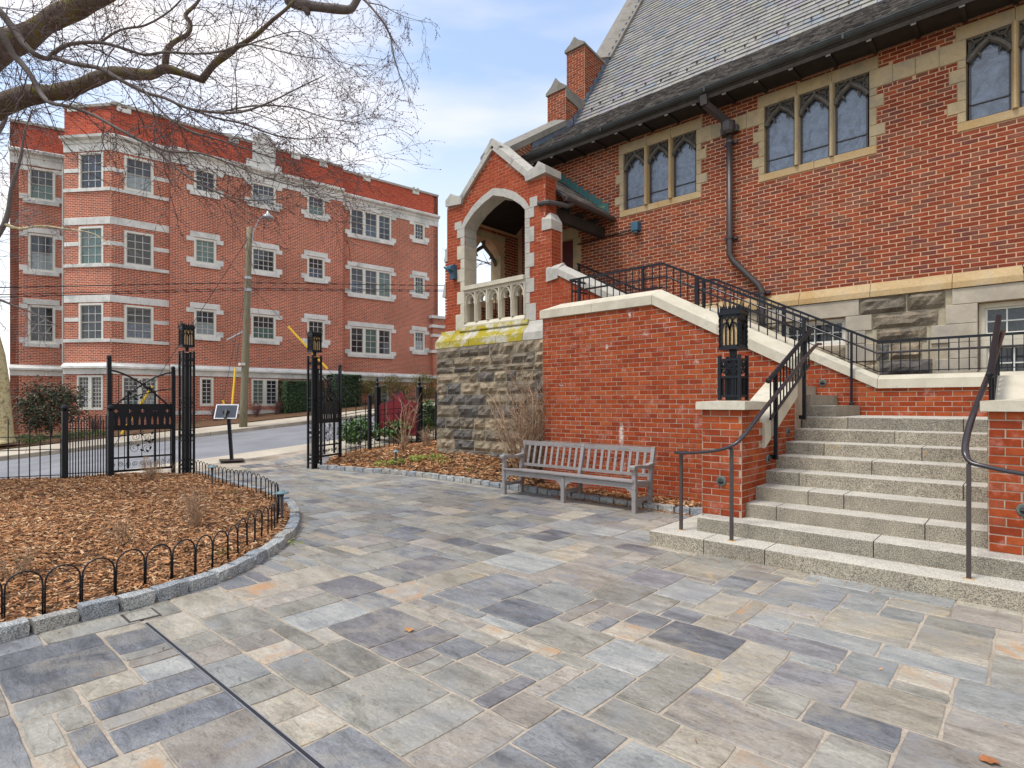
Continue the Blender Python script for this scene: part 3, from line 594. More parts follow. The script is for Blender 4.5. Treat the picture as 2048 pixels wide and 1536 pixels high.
def chips(name, poly, zf, n, near, mat, smin=.02, smax=.065, lift=.006, bias=None):
    rg = np.random.default_rng(5); V = []; Fc = []
    xs = [p[0] for p in poly]; ys = [p[1] for p in poly]; c = 0; tries = 0
    while c < n and tries < n*6:
        tries += 1
        x = rg.uniform(min(xs), max(xs)); y = rg.uniform(min(ys), max(ys))
        d = x*Fx+y*Fy; k = seen((x, y, .1))
        if not k or rg.random() > (near/max(d, .5))**1.2: continue
        if not inpoly(x, y, poly): continue
        l = rg.uniform(smin, smax)*(.7+.05*d); w = l*rg.uniform(.14, .4); a = rg.uniform(0, 6.283); t = rg.uniform(-.35, .35); z = zf(x, y)+lift+rg.uniform(0, .012)
        ca, sa = math.cos(a), math.sin(a); h = l*t*.5; bz = rg.uniform(0, .25)*l
        n0 = len(V)
        for u, v, zz in ((-l/2,-w/2,-h),(l/2,-w/3,h),(l/2,w/3,h+w*.3),(-l/2,w/2,-h+w*.3),(0,w*.1,bz)):
            V.append((x+ca*u-sa*v, y+sa*u+ca*v, z+zz+.5*abs(h)))
        Fc += [(n0,n0+1,n0+4),(n0+1,n0+2,n0+4),(n0+2,n0+3,n0+4),(n0+3,n0,n0+4)]
        c += 1
    mb = MB(); mb.v = V; mb.f = Fc
    return mb.build(name, mat, kind='stuff', fixn=False)
o = chips('bark_mulch', [(p[0], p[1]) for p in LB]+[(-13.2,3.9),(-14.0,1.2),(-14.6,-6)], zl, 30000, 5.0, M['chips']); 
o = chips('bark_mulch', rb_poly, zr, 14000, 9.0, M['chips'], .03, .08)
o = chips('fallen_leaves', [(-7.9,8.5),(-6.4,8.1),(-6.4,8.55),(-9.5,8.6)], lambda x, y: zr(x, y)+.02, 260, 9, M['dry_leaf'], .05, .1)
o = chips('leaf_litter', [(-5.6,7.25),(-2.8,7.2),(-2.8,7.4),(-6,7.42)], lambda x, y: .006, 420, 9, M['chips'], .02, .05, .002)
o = chips('leaf_litter', [(p[0]+.13, p[1]-.03) for p in LB[1:9]]+[(p[0]+.22, p[1]-.08) for p in LB[8:0:-1]], lambda x, y: .004, 70, 9, M['chips'], .015, .03, .002)
o = chips('leaf_litter', [(-3.1,5.3),(.6,5.3),(.6,5.5),(-3.1,5.5)], lambda x, y: .004, 160, 9, M['chips'], .01, .025, .002)
o = chips('leaf_litter', [(-2.2,6.38),(-.4,6.38),(-.4,6.48),(-2.2,6.48)], lambda x, y: RISEH*3+.002, 45, 9, M['chips'], .008, .022, .001)
o = chips('leaf_litter', [(-2.25,5.76),(.5,5.76),(.5,5.85),(-2.25,5.85)], lambda x, y: RISEH+.002, 60, 9, M['chips'], .008, .022, .001)
o = chips('plaza_debris', [(-5,.5),(1,.5),(1,5.2),(-9,6.8),(-9,5)], lambda x, y: .003, 130, 9, M['chips'], .008, .03, .001)
for (x, y, a, l) in ((-3.06,2.35,.6,'single curled brown leaf lying on a dark flagstone mid plaza'), (-.14,3.12,2.2,'brown dry leaf on the paving at the bottom right corner')):
    mb = MB(); pts = []
    for k in range(12):
        g = 2*math.pi*k/12; r = .026*(1+.22*math.cos(5*g)+.12*(k % 2)); pts.append((x+r*math.cos(g+a)*1.3, y+r*math.sin(g+a), .006+.010*abs(math.cos(g))))
    mb.add(pts+[(x, y, .009)], [(k, (k+1) % 12, 12) for k in range(12)])
    mb.build('fallen_leaf', M['dry_leaf'], label=l, category='leaf')

# cobble edging of both beds
def rough_block(mb, c, ang, l, w, h, seed, z0=0, nz=.012):
    """chipped stone block: a box grid with its points pushed about"""
    ca, sa = math.cos(ang), math.sin(ang); r = random.Random(seed); nx, ny, nz_ = 3, 2, 2
    def P(i, j, k):
        x, y, z = (i/nx-.5)*l, (j/ny-.5)*w, (k/nz_)*h
        e = (i in (0, nx))+(j in (0, ny))+(k == nz_)
        if e >= 2: x *= .95; y *= .92; z -= .012*(k == nz_)
        q = Vector((c[0]*9+x*14, c[1]*9+y*14, z*14+seed))
        x += nz*mnoise.noise(q); y += nz*mnoise.noise(q+Vector((9,0,0))); z += nz*.9*mnoise.noise(q+Vector((0,9,0)))*(k > 0)
        return (c[0]+ca*x-sa*y, c[1]+sa*x+ca*y, z0+z)
    idx = {}; vs = []; fs = []
    def V(i, j, k):
        if (i,j,k) not in idx: idx[(i,j,k)] = len(vs); vs.append(P(i,j,k))
        return idx[(i,j,k)]
    for i in range(nx):
        for j in range(ny): fs.append((V(i,j,nz_),V(i+1,j,nz_),V(i+1,j+1,nz_),V(i,j+1,nz_)))
    for k in range(nz_):
        for i in range(nx):
            fs.append((V(i,0,k),V(i+1,0,k),V(i+1,0,k+1),V(i,0,k+1))); fs.append((V(i+1,ny,k),V(i,ny,k),V(i,ny,k+1),V(i+1,ny,k+1)))
        for j in range(ny):
            fs.append((V(0,j+1,k),V(0,j,k),V(0,j,k+1),V(0,j+1,k+1))); fs.append((V(nx,j,k),V(nx,j+1,k),V(nx,j+1,k+1),V(nx,j,k+1)))
    mb.add(vs, fs)
def resample(path, step, jit=0):
    out = []; carry = 0; pts = []
    seg = list(zip(path, path[1:])); tot = sum(math.dist(a, b) for a, b in seg); t = 0
    while t < tot-.02:
        d = t
        for a, b in seg:
            L = math.dist(a, b)
            if d <= L: out.append((lerp(a[0], b[0], d/L), lerp(a[1], b[1], d/L), math.atan2(b[1]-a[1], b[0]-a[0]))); break
            d -= L
        t += step*(1+rnd.uniform(-jit, jit))
    return out
def edging(label, path, off, h):
    t = thing('cobble_edging', label, 'edging', (path[len(path)//2][0], path[len(path)//2][1], 0)); pts = resample(path, .245, .12)
    for k in range(len(pts)-1):
        a, b = pts[k], pts[k+1]; l = math.dist(a[:2], b[:2])-.012; ang = math.atan2(b[1]-a[1], b[0]-a[0])
        c = ((a[0]+b[0])/2-math.sin(ang)*off, (a[1]+b[1])/2+math.cos(ang)*off)
        mb = MB(); rough_block(mb, c, ang, l, .125+rnd.uniform(-.01, .015), h+rnd.uniform(-.01, .012), k*7+int(h*100))
        mb.build('cobble', M['cobble'], t, org=(c[0], c[1], 0), smooth=False)
edging('curved row of grey granite cobbles round the left mulch bed', LB[1:], -.05, .105)
edging('low row of granite cobbles edging the bed below the brick wall', RB, -.02, .10)
# ------------------------------------------------------------------ bricks laid one by one
BL, BH = .2032, .0677
def unit_mesh(name, poly, mat, proud, jog=0):
    """one brick face: inset front, soft arris, sides back to the mortar; in local (s, z) -> x, z with front at -y"""
    mb = MB(); add_brick(mb, None, poly, proud); return mb.mesh(name, mat, fixn=False)
def add_brick(mb, fr, poly, proud):
    n = len(poly)
    cx = sum(p[0] for p in poly)/n; cz = sum(p[1] for p in poly)/n
    P = (lambda a, z, o: (a, -o, z)) if fr is None else fr.P
    def ins(p, d):
        return (p[0]-math.copysign(min(d, abs(p[0]-cx)*.5), p[0]-cx), p[1]-math.copysign(min(d, abs(p[1]-cz)*.5), p[1]-cz))
    a = [P(*ins(p, .0035), proud) for p in poly]; b = [P(p[0], p[1], proud-.003) for p in poly]; c = [P(p[0], p[1], -.008) for p in poly]
    mb.add(a+b+c, [tuple(range(n))]+[(n+i, n+(i+1) % n, (i+1) % n, i) for i in range(n)]+[(2*n+i, 2*n+(i+1) % n, n+(i+1) % n, n+i) for i in range(n)])
def lay(fr, parent, s0, s1, z0, z1, mat, cuts=(), holes=(), drop=None, bl=BL, bh=BH, joint=.0145, proud=.0045, maxparts=300, phase=0, vis=None, loose=.002, name='brick'):
    """cuts: half planes (a, b, c) keeping a*s+b*z <= c; holes: rectangles (s0, s1, z0, z1); drop: predicate on brick centre"""
    full = []; odd = MB(); course = 0
    z = z0
    while z < z1-.012:
        zt = min(z+bh, z1); off = (bl/2 if (course+phase) % 2 else 0)+rnd.uniform(-.008, .008)
        a = s0-off
        while a < s1:
            b = a+bl
            lo, hi = max(a, s0), min(b, s1)
            if hi-lo > .03:
                segs = [(lo, hi, z, zt)]
                for h in holes:
                    ns = []
                    for (p, q, u, v) in segs:
                        if q <= h[0] or p >= h[1] or v <= h[2]+.001 or u >= h[3]-.001: ns.append((p,q,u,v)); continue
                        if p < h[0]-.02: ns.append((p, h[0], u, v))
                        if q > h[1]+.02: ns.append((h[1], q, u, v))
                        if u < h[2]-.02: ns.append((max(p,h[0]), min(q,h[1]), u, h[2]))
                        if v > h[3]+.02: ns.append((max(p,h[0]), min(q,h[1]), h[3], v))
                    segs = ns
                for (p, q, u, v) in segs:
                    if drop and drop((p+q)/2, (u+v)/2): continue
                    jx = rnd.uniform(-loose, loose)
                    poly = [(p+joint/2+jx, u+joint/2), (q-joint/2+jx, u+joint/2), (q-joint/2+jx, v-joint/2), (p+joint/2+jx, v-joint/2)]
                    if q-p < .035 or v-u < .025: continue
                    whole = (q-p > bl-.001 and v-u > bh-.001)
                    for c in cuts:
                        m0 = max(c[0]*x+c[1]*y for x, y in poly)
                        if m0 > c[2]:
                            poly = clip_poly(poly, *c); whole = False
                            if len(poly) < 3: break
                    if len(poly) < 3 or area(poly) < .0012: continue
                    pr = proud+rnd.uniform(-.0015, .002)
                    if whole: full.append(((p+q)/2+jx, (u+v)/2, pr))
                    else: add_brick(odd, fr, poly, pr)
            a = b
        z += bh; course += 1
    def sc(f):
        p = fr.P(f[0], f[1]); k = seen(p)
        if not k or (vis and not vis(f[0], f[1])): return -1
        v = Vector((-p[0], -p[1], 1.5-p[2])); return k*k*abs(v[0]*fr.n[0]+v[1]*fr.n[1])/v.length
    full.sort(key=sc, reverse=True)
    rect = [(-bl/2+joint/2, -bh/2+joint/2), (bl/2-joint/2, -bh/2+joint/2), (bl/2-joint/2, bh/2-joint/2), (-bl/2+joint/2, bh/2-joint/2)]
    me = unit_mesh(name, rect, mat, proud)
    k = 0
    for f in full:
        if k < maxparts and sc(f) > 0:
            put(name, me, fr.P(f[0], f[1], f[2]-proud), parent, fr.rz); k += 1
        else: add_brick(odd, fr, [(x+f[0], y+f[1]) for x, y in rect], f[2])
    if odd.f: odd.build(name+'work', mat, parent, fixn=False, kind='stuff')
def rock_stone(parent, fr, s0, s1, z0, z1, depth, seed, mat, name='stone', amp=.035, g=.009):
    nx = max(4, min(8, int((s1-s0)/.06))); nz = max(3, min(4, int((z1-z0)/.06))); mb = MB(); vs = []; r = random.Random(seed); tilt = r.uniform(-.008, .01); bulge = r.uniform(.012, .04)
    for j in range(nz+1):
        for i in range(nx+1):
            a = lerp(s0+g, s1-g, i/nx); z = lerp(z0+g, z1-g, j/nz); e = (i in (0, nx)) or (j in (0, nz))
            u, v = i/nx*2-1, j/nz*2-1
            o = depth+bulge*(1-u**4)*(1-v*v)+tilt*v+amp*mnoise.noise(Vector((a*5+seed*3.1, z*9, seed)))+.6*amp*mnoise.noise(Vector((a*13, z*19, seed)))
            if e: o = depth*.35+.2*(o-depth); a += .006*mnoise.noise(Vector((a*20, z*20, 1))); z += .006*mnoise.noise(Vector((a*20, z*20, 5)))
            vs.append(fr.P(a, z, max(o, .002)))
    fs = [(j*(nx+1)+i, j*(nx+1)+i+1, (j+1)*(nx+1)+i+1, (j+1)*(nx+1)+i) for j in range(nz) for i in range(nx)]
    ring = [i for i in range(nx+1)]+[j*(nx+1)+nx for j in range(1, nz+1)]+[nz*(nx+1)+i for i in range(nx-1, -1, -1)]+[j*(nx+1) for j in range(nz-1, 0, -1)]
    n0 = len(vs)
    for q in ring:
        i, j = q % (nx+1), q//(nx+1); vs.append(fr.P(lerp(s0+g, s1-g, i/nx), lerp(z0+g, z1-g, j/nz), -.02))
    m = len(ring); fs += [(n0+k, n0+(k+1) % m, ring[(k+1) % m], ring[k]) for k in range(m)]
    mb.add(vs, fs); return mb.build(name, mat, parent, org=fr.P((s0+s1)/2, z0), fixn=False)
def block(parent, fr, s0, s1, z0, z1, o0, o1, mat, name='stone_block', ch=.006, **kw):
    """dressed stone with eased front edges"""
    mb = MB(); P = fr.P
    a = [P(s0+ch,z0+ch,o1),P(s1-ch,z0+ch,o1),P(s1-ch,z1-ch,o1),P(s0+ch,z1-ch,o1)]; b = [P(s0,z0,o1-ch),P(s1,z0,o1-ch),P(s1,z1,o1-ch),P(s0,z1,o1-ch)]; c = [P(s0,z0,o0),P(s1,z0,o0),P(s1,z1,o0),P(s0,z1,o0)]
    mb.add(a+b+c, [(0,1,2,3)]+[(4+i,4+(i+1)%4,(i+1)%4,i) for i in range(4)]+[(8+i,8+(i+1)%4,4+(i+1)%4,4+i) for i in range(4)]+[(11,10,9,8)])
    return mb.build(name, mat, parent, fixn=False, **kw)

# ------------------------------------------------------------------ the church
church = thing('church', 'red brick gothic church with slate roof, gabled porch and traceried windows', 'church', (0, 10.85, 0))
FC = Fr((0, 10.85), (1, 0))
XL, XR, EAVE = -9.55, 9.0, 7.2
WIN = [(-6.6,-4.95),(-3.65,-2.0),(-.76,.89),(2.15,3.8)]; WZ0, WZ1 = 5.69, 6.92
BAS = [(-3.35,-2.34,2.49,2.95),(-.62,.45,1.75,2.98)]
DOOR = (-8.62,-7.95,3.05,5.35)
wall_holes = [[(a-.012,WZ0-.012),(b+.012,WZ0-.012),(b+.012,WZ1+.012),(a-.012,WZ1+.012)] for a, b in WIN]+[[(a-.006,c-.006),(b+.006,c-.006),(b+.006,d+.006),(a-.006,d+.006)] for a, b, c, d in BAS+[DOOR]]
mb = MB(); mb.slab(FC, [(XL,-.1),(XR,-.1),(XR,EAVE+.1),(XL,EAVE+.1)], wall_holes, -.5, 0); cw = mb.build('wall', M['mortar_old'], church)
mb = MB(); mb.box(XL,11.35,-.1,XL+.5,24.4,EAVE); mb.box(XR-.5,11.35,-.1,XR,24.4,EAVE); mb.box(XL,24.4,-.1,XR,24.9,EAVE); mb.build('wall', M['brick_old'], church)
mb = MB(); mb.box(XL+.5,11.35,4.4,XR-.5,24.4,4.5); mb.build('floor', M['wood_dark'], church)
# dressed stone round the windows
ssr = []   # rectangles covered by dressed stone: no bricks there
def dress(s0, s1, z0, z1, mat='stone_buff', o=.02):
    ssr.append((s0, s1, z0, z1)); return block(church, FC, s0, s1, z0, z1, -.12, o, M[mat], name='dressed_stone')
for n_, (a, b) in enumerate(WIN):
    w3 = (b-a)/3
    for k in range(3): dress(a-.12 if k == 0 else a+k*w3+.002, b+.12 if k == 2 else a+(k+1)*w3-.002, WZ1, WZ1+.21, 'stone_dark' if 0 else 'stone_buff')
    for k in range(2): dress(a-.1 if k == 0 else (a+b)/2+.002, b+.1 if k == 1 else (a+b)/2-.002, WZ0-.13, WZ0, 'stone_gold')
    zs = [WZ0, 5.86, 6.02, 6.28, 6.48, 6.66, 6.80, WZ1]; ear = [.02,.12,.0,.0,.12,.26,.12]
    zs = [WZ0, 5.84, 6.02, 6.30, 6.50, 6.62, WZ1]; ear = [.10,.22,.10,.20,.10,.32]
    if n_ == 0: ear[-1] = .12
    for k in range(6):
        dress(a-ear[k], a, zs[k]+.002, zs[k+1]-.002); dress(b, b+(ear[k] if k < 5 else .32), zs[k]+.002, zs[k+1]-.002)
for (a, b) in ((-4.95+.322, -3.65-.322), (-2.0+.322, -.76-.322), (.89+.322, 2.15-.322)):
    m_ = (a+b)/2; dress(a, m_-.002, 6.63, WZ1-.03, 'stone_buff'); dress(m_+.002, b, 6.63, WZ1-.03, 'stone_buff')
def cusp_path(x0, x1, zs, za, k):
    """left or right half of an ogee arch"""
    pts = []
    for i in range(9):
        t = i/8; x = lerp(x0, x1, t)
        z = zs+(za-zs)*(1.25*t-.25*math.sin(t*math.pi*1.0)*.9 if t < 1 else 1)
        z = zs+(za-zs)*(t**.75 if t < .7 else lerp(.7**.75, 1, ((t-.7)/.3)**1.6))
        pts.append((x, z))
    return pts
def church_window(a, b, seed):
    wd = bpy.data.objects.new('window', None); COL.objects.link(wd); wd.parent = church; wd.location = Vector(((a+b)/2, 10.85, WZ0))-wloc(church)
    w = (b-a)/3; r = random.Random(seed)
    for k in (1, 2):
        x = a+k*w; mb = MB(); mb.prism([(x-.045,10.87,WZ0),(x-.03,10.80,WZ0),(x-.012,10.775,WZ0),(x+.012,10.775,WZ0),(x+.03,10.80,WZ0),(x+.045,10.87,WZ0),(x+.045,11.0,WZ0),(x-.045,11.0,WZ0)], (0,0,WZ1-WZ0)); mb.build('mullion', M['stone_gold' if seed != 1 else 'stone_buff'], wd)
    for k in range(3):
        x0, x1 = a+k*w+(.045 if k else .03), a+(k+1)*w-(.045 if k < 2 else .03); mid = (x0+x1)/2
        mb = MB(); mb.box(x0, 10.925, WZ0+.02, x1, 10.93, WZ1); mb.build('pane', M['church_glass'], wd)
        mb = MB()
        for q in ((x0,x0+.025,WZ0+.01,WZ1),(x1-.025,x1,WZ0+.01,WZ1),(x0,x1,WZ0+.01,WZ0+.035),(x0,x1,WZ0+.24,WZ0+.255)): mb.box(q[0],10.905,q[2],q[1],10.935,q[3])
        mb.build('frame', M['bronze'], wd)
        mb = MB(); zsp, zap = WZ1-.36, WZ1-.08
        for sx_, ex in ((x0-.01, mid), (x1+.01, mid)):
            p = cusp_path(sx_, ex, zsp, zap, 0); mb.tube([(x, 10.86, z) for x, z in p], [.042]*8+[.034], 6)
            # cusps pointing into the light
            q = p[3]; d = 1 if ex > sx_ else -1
            mb.tube([(q[0], 10.87, q[1]-.01), (q[0]+d*.045, 10.875, q[1]-.055), (q[0]+d*.05, 10.875, q[1]-.10)], [.026,.02,.006], 5)
            q = p[1]; mb.tube([(q[0], 10.87, q[1]), (q[0]+d*.03, 10.875, q[1]-.05)], [.024,.006], 5)
            pl = [(x_, z_) for x_, z_ in p]; top_ = [(ex, WZ1-.005), (sx_, WZ1-.005)]; hx = lerp(sx_, ex, .30); hz_ = WZ1-.13
            mb.slab(FC, pl+top_ if d > 0 else pl+top_, [[(hx+.030*math.cos(g_), hz_+.038*math.sin(g_)) for g_ in fr_(0, 2*math.pi, 8)[:-1]], [(lerp(sx_, ex, .62)+.02*math.cos(g_), WZ1-.06+.02*math.sin(g_)) for g_ in fr_(0, 2*math.pi, 6)[:-1]]], -.07, -.045)
            # little bars in the spandrel
            e = sx_+d*.03
            mb.tube([(e+d*.01, 10.87, WZ1-.02), (e+d*.05, 10.87, WZ1-.10), (e+d*.02, 10.87, WZ1-.17)], .014, 5)
            mb.tube([(e+d*.05, 10.87, WZ1-.10), (e+d*.12, 10.87, WZ1-.07), (e+d*.16, 10.87, WZ1-.005)], .014, 5)
        mb.tube([(mid, 10.86, zap-.02), (mid, 10.86, WZ1+.0)], .028, 6)
        mb.box(x0-.01, 10.86, WZ1-.028, x1+.01, 10.91, WZ1)
        mb.build('tracery', M['tracery'], wd)
for n_, (a, b) in enumerate(WIN): church_window(a, b, n_)
# basement: golden plinth course, smooth band, rubble
z_pl = 3.45
sx0 = XL
cuts_pl = [-9.55,-8.4,-7.1,-5.9,-4.7,-3.05,-1.98,-.92,.3,1.5,2.7,4.2,6.0,9.0]
for a, b in zip(cuts_pl, cuts_pl[1:]):
    mb = MB(); P = FC.P
    prof = [(-.1,3.23),(.075,3.23),(.075,3.32),(.01,3.455),(-.1,3.455)]
    n = len(prof); mb.add([P(a+.004, z, o) for o, z in prof]+[P(b-.004, z, o) for o, z in prof], [tuple(range(n)), tuple(range(2*n-1, n-1, -1))]+[(i, n+i, n+(i+1) % n, (i+1) % n) for i in range(n)])
    mb.build('plinth_stone', M['stone_gold'], church)
    ssr.append((a, b, 3.2, 3.46))
rm = MB(); hl = [(a, b, c, d) for a, b, c, d in BAS]
rm.slab(FC, [(-9.5,-.05),(XR,-.05),(XR,3.228),(-9.5,3.228)], [[(a-.009,c-.009),(b+.009,c-.009),(b+.009,d+.009),(a-.009,d+.009)] for a, b, c, d in BAS+[(-8.62,-7.95,3.05,3.2)]], .0, .022); rm.build('bedding_mortar', M['rubble_mortar'], church)
F2 = Fr((0, 10.828), (1, 0))
for s0, s1, z0, z1 in ((-3.7,-2.14,2.955,3.222),(-.92,.7,2.985,3.222)): block(church, F2, s0, s1, z0, z1, -.02, .03, M['stone_base'], 'lintel_stone')
for s0, s1, z0, z1 in ((-2.335,-1.96,2.70,2.95),(-2.335,-2.05,2.49,2.695),(-2.335,-1.9,2.2,2.485),(-1.0,-.625,2.70,2.98),(-1.18,-.625,2.42,2.695),(-.95,-.625,2.18,2.415),(-1.12,-.625,1.95,2.175),(-.9,-.625,1.7,1.945),(.455,.8,2.7,2.98),(.455,1.0,2.4,2.695)):
    block(church, F2, s0, s1, z0, z1, -.02, .03, M['stone_base'], 'quoin_stone')
covered = [(-3.7,-2.14,2.95,3.3),(-.92,.7,2.98,3.3),(-2.34,-1.96,2.7,2.95),(-2.34,-2.05,2.49,2.7),(-2.34,-1.9,2.2,2.49),(-1.0,-.62,2.7,2.98),(-1.18,-.62,2.42,2.7),(-.95,-.62,2.18,2.42),(-1.12,-.62,1.95,2.18),(-.9,-.62,1.7,1.95),(.45,.8,2.7,2.98),(.45,1.0,2.4,2.7)]+BAS
zc = [3.225,2.95,2.70,2.46,2.20,1.96,1.72,1.45]; sd = 0
for k in range(len(zc)-1):
    z1, z0 = zc[k], zc[k+1]; a = -6.4+rnd.uniform(-.2, .2)
    if k == 0: a = -2.14
    while a < 3.0:
        L = rnd.uniform(.4, 1.0); segs = [(a, a+L)]
        for c in covered:
            if c[2] < z1-.02 and c[3] > z0+.02:
                segs = [s for p, q in segs for s in ((p, min(q, c[0])), (max(p, c[1]), q)) if s[1]-s[0] > .12]
        for p, q in segs: sd += 1; rock_stone(church, F2, p, q, z0, z1, .03, sd, M['rubble'], amp=.05)
        a += L
# basement windows
def _(): pass
def sash(parent, fr, s0, s1, z0, z1, cols, rows, out, mats, fw=.05, mid=False, bars=.018, glass=None, name='window'):
    """casing, sash rails, glazing bars and glass, set back by -out from the face of the wall"""
    mb = MB()
    for q in ((s0,s1,z1-fw,z1),(s0,s1,z0,z0+fw*1.1),(s0,s0+fw,z0+fw*1.1,z1-fw),(s1-fw,s1,z0+fw*1.1,z1-fw)): mb.fbox(fr, *q, out-.1, out)
    w = mb.build(name, M[mats[0]], parent)
    i0, i1, j0, j1 = s0+fw, s1-fw, z0+fw*1.1, z1-fw
    mb = MB(); r = .028
    rails = [(i0,i1,j1-r,j1),(i0,i1,j0,j0+r*1.3),(i0,i0+r,j0,j1),(i1-r,i1,j0,j1)]
    if mid: rails.append((i0, i1, (j0+j1)/2-.02, (j0+j1)/2+.02))
    for n_, q in enumerate(rails): mb.fbox(fr, *q, out-.09, out-.04-.001*n_)
    mb.build('sash', M[mats[1]], w)
    mb = MB()
    for k in range(1, cols): x = lerp(i0+r, i1-r, k/cols); mb.fbox(fr, x-bars/2, x+bars/2, j0, j1, out-.085, out-.055)
    halves = [(j0, (j0+j1)/2), ((j0+j1)/2, j1)] if mid else [(j0, j1)]
    for h0, h1 in halves:
        for k in range(1, rows): z = lerp(h0, h1, k/rows); mb.fbox(fr, i0, i1, z-bars/2, z+bars/2, out-.084, out-.054)
    if mb.f: mb.build('glazing_bars', M[mats[2]], w)
    if mid and glass and glass[0] is not glass[1]:
        for (h0, h1), gm in zip(halves, glass): g_ = MB(); g_.fbox(fr, i0, i1, h0, h1, out-.078, out-.072); g_.build('pane', gm, w)
    else: g_ = MB(); g_.fbox(fr, i0, i1, j0, j1, out-.078, out-.072); g_.build('pane', (glass or [GL[0]])[0], w)
    return w
sash(church, FC, -3.348,-2.342,2.492,2.948, 6, 2, -.06, ('white_wood','white_wood','white_wood'), .05, glass=[GL[0]])
sash(church, FC, -.618,.448,2.432,2.978, 4, 2, -.06, ('stone_cream','white_wood','white_wood'), .07, glass=[GL[0]])
sash(church, FC, -.618,.448,1.752,2.43, 3, 2, -.06, ('stone_cream','white_wood','white_wood'), .09, glass=[GL[0]])
# door within the porch
mb = MB(); mb.fbox(FC, -8.62,-7.95,3.05,5.35,-.16,-.1); dd = mb.build('door', M['door'], church)
mb = MB()
for z in (3.7, 4.3, 4.9): mb.fbox(FC, -8.58,-8.0,z,z+.03,-.1,-.085)
mb.build('door_batten', M['door'], dd)
for s0, s1, z0, z1 in ((-7.95,-7.8,3.05,3.7),(-7.95,-7.74,3.7,4.2),(-7.95,-7.8,4.2,4.75),(-7.95,-7.74,4.75,5.35),(-8.8,-7.8,5.35,5.6),(-8.8,-8.62,3.05,5.35)): dress(s0, s1, z0+.002, z1-.002, 'stone_buff')
lay(FC, church, XL, 5.0, z_pl, EAVE, M['brick_old'], holes=[h for h in ssr]+[(a,b,WZ0,WZ1) for a, b in WIN]+[DOOR], vis=lambda s, z: s > -6.3, maxparts=300)
# eaves: soffit, rafter tails, fascia, gutter
mb = MB(); mb.hexa([(-8.95,10.25,7.2),(XR,10.25,7.2),(XR,10.86,7.2),(-8.95,10.86,7.2)], [(-8.95,10.25,7.22),(XR,10.25,7.22),(XR,10.86,7.5),(-8.95,10.86,7.5)]); mb.build('soffit', M['wood_dark'], church)
x = -8.75
me = None
while x < 4.5:
    if me is None:
        mb = MB(); mb.prism([(-.04,0,0),(-.04,-.36,-.02),(-.04,-.40,.05),(-.04,-.40,.11),(-.04,0,.15)], (.08,0,0)); me = mb.mesh('rafter_tail', M['rafter']); 
        mb = MB(); mb.prism([(-.03,0,.0),(-.03,-.5,-.01),(-.03,-.5,.08),(-.03,0,.13)], (.06,0,0)); me2 = mb.mesh('rafter', M['wood_dark'])
    put('rafter_tail', me2, (x, 10.84, 7.165), church)
    e = MB(); 
    if 'rt' not in globals():
        e.box(-.034,-.02,-.03,.034,.0,.035); rt = e.mesh('rafter_end', M['rafter'])
    put('rafter_end', rt, (x, 10.335, 7.165), church)
    x += .57
mb = MB(); mb.box(-8.95,10.30,7.21,XR,10.33,7.31); mb.build('fascia', M['gutter'], church)
for i in range(8):
    a = -8.97+i*2.25; b = a+2.245; mb = MB(); n = 9; c = (10.215, 7.30); vs = []
    for xx in (a, b):
        for k in range(n): g = math.pi+math.pi*k/(n-1); vs.append((xx, c[0]+.075*math.cos(g), c[1]+.08*math.sin(g)))
        for k in range(n): g = 2*math.pi-math.pi*k/(n-1); vs.append((xx, c[0]+.067*math.cos(g), c[1]+.07*math.sin(g)))
    m = 2*n; mb.add(vs, [tuple(range(m)), tuple(range(2*m-1, m-1, -1))]+[(k, (k+1) % m, m+(k+1) % m, m+k) for k in range(m)])
    mb.box(a, 10.13, 7.295, b, 10.148, 7.312); mb.box(b-.02, 10.128, 7.22, b+.01, 10.15, 7.315)
    mb.build('gutter', M['gutter'], church)
# roof: flared eaves then steep slates
E0, E1, E2 = (10.16, 7.33), (12.2, 8.78), (17.9, 16.93)
ridge_y = E2[0]
mb = MB(); XG = -8.95
prof = [E0, E1, E2, (23.6,8.78), (25.6,7.33), (25.5,7.15), (23.5,8.5), (17.9,16.5), (12.35,8.5), (10.3,7.15)]
mb.prism([(XG+.01, y, z) for y, z in prof], (XR+.4-XG, 0, 0)); roof = mb.build('roof', M['slate_dark'], church)
def slates(A, B, expo, wlo, whi, mat, x0, x1, th, maxp, name='slate', ragged=.0):
    L = math.dist(A, B); uy, uz = (B[0]-A[0])/L, (B[1]-A[1])/L; ny, nz_ = -uz, uy; rows = int(L/expo); all_ = []
    for r_ in range(rows+1):
        d0 = r_*expo; x = x0-rnd.uniform(0, wlo)
        while x < x1:
            w = rnd.uniform(wlo, whi); a, b = max(x, x0), min(x+w, x1); x += w
            if b-a < .03: continue
            e = d0+rnd.uniform(-ragged, ragged); up = min(expo*1.25, L-d0+.02); t = th*(1+rnd.uniform(-.2, .3)); g_ = .0045; sk = rnd.uniform(-ragged, ragged)
            def P(xx, d, o): return (xx, A[0]+uy*d+ny*o, A[1]+uz*d+nz_*o)
            vs = [P(a+g_,e,t+.004),P(b-g_,e+sk,t+.004),P(b-g_,e+up,.003),P(a+g_,e+up,.003),P(a+g_,e,.0),P(b-g_,e+sk,.0)]
            all_.append((seen(vs[0]), vs))
    all_.sort(key=lambda q: -q[0]); rest = MB(); fs = [(0,1,2,3),(4,5,1,0),(0,3,4),(1,5,2)]
    for k, (sc_, vs) in enumerate(all_):
        if k < maxp and sc_ > 0: mb = MB(); mb.add(vs, fs); mb.build(name, mat, roof, org=vs[0], fixn=False)
        else: rest.add(vs, fs)
    rest.build(name+'_field', mat, roof, fixn=False, kind='stuff')
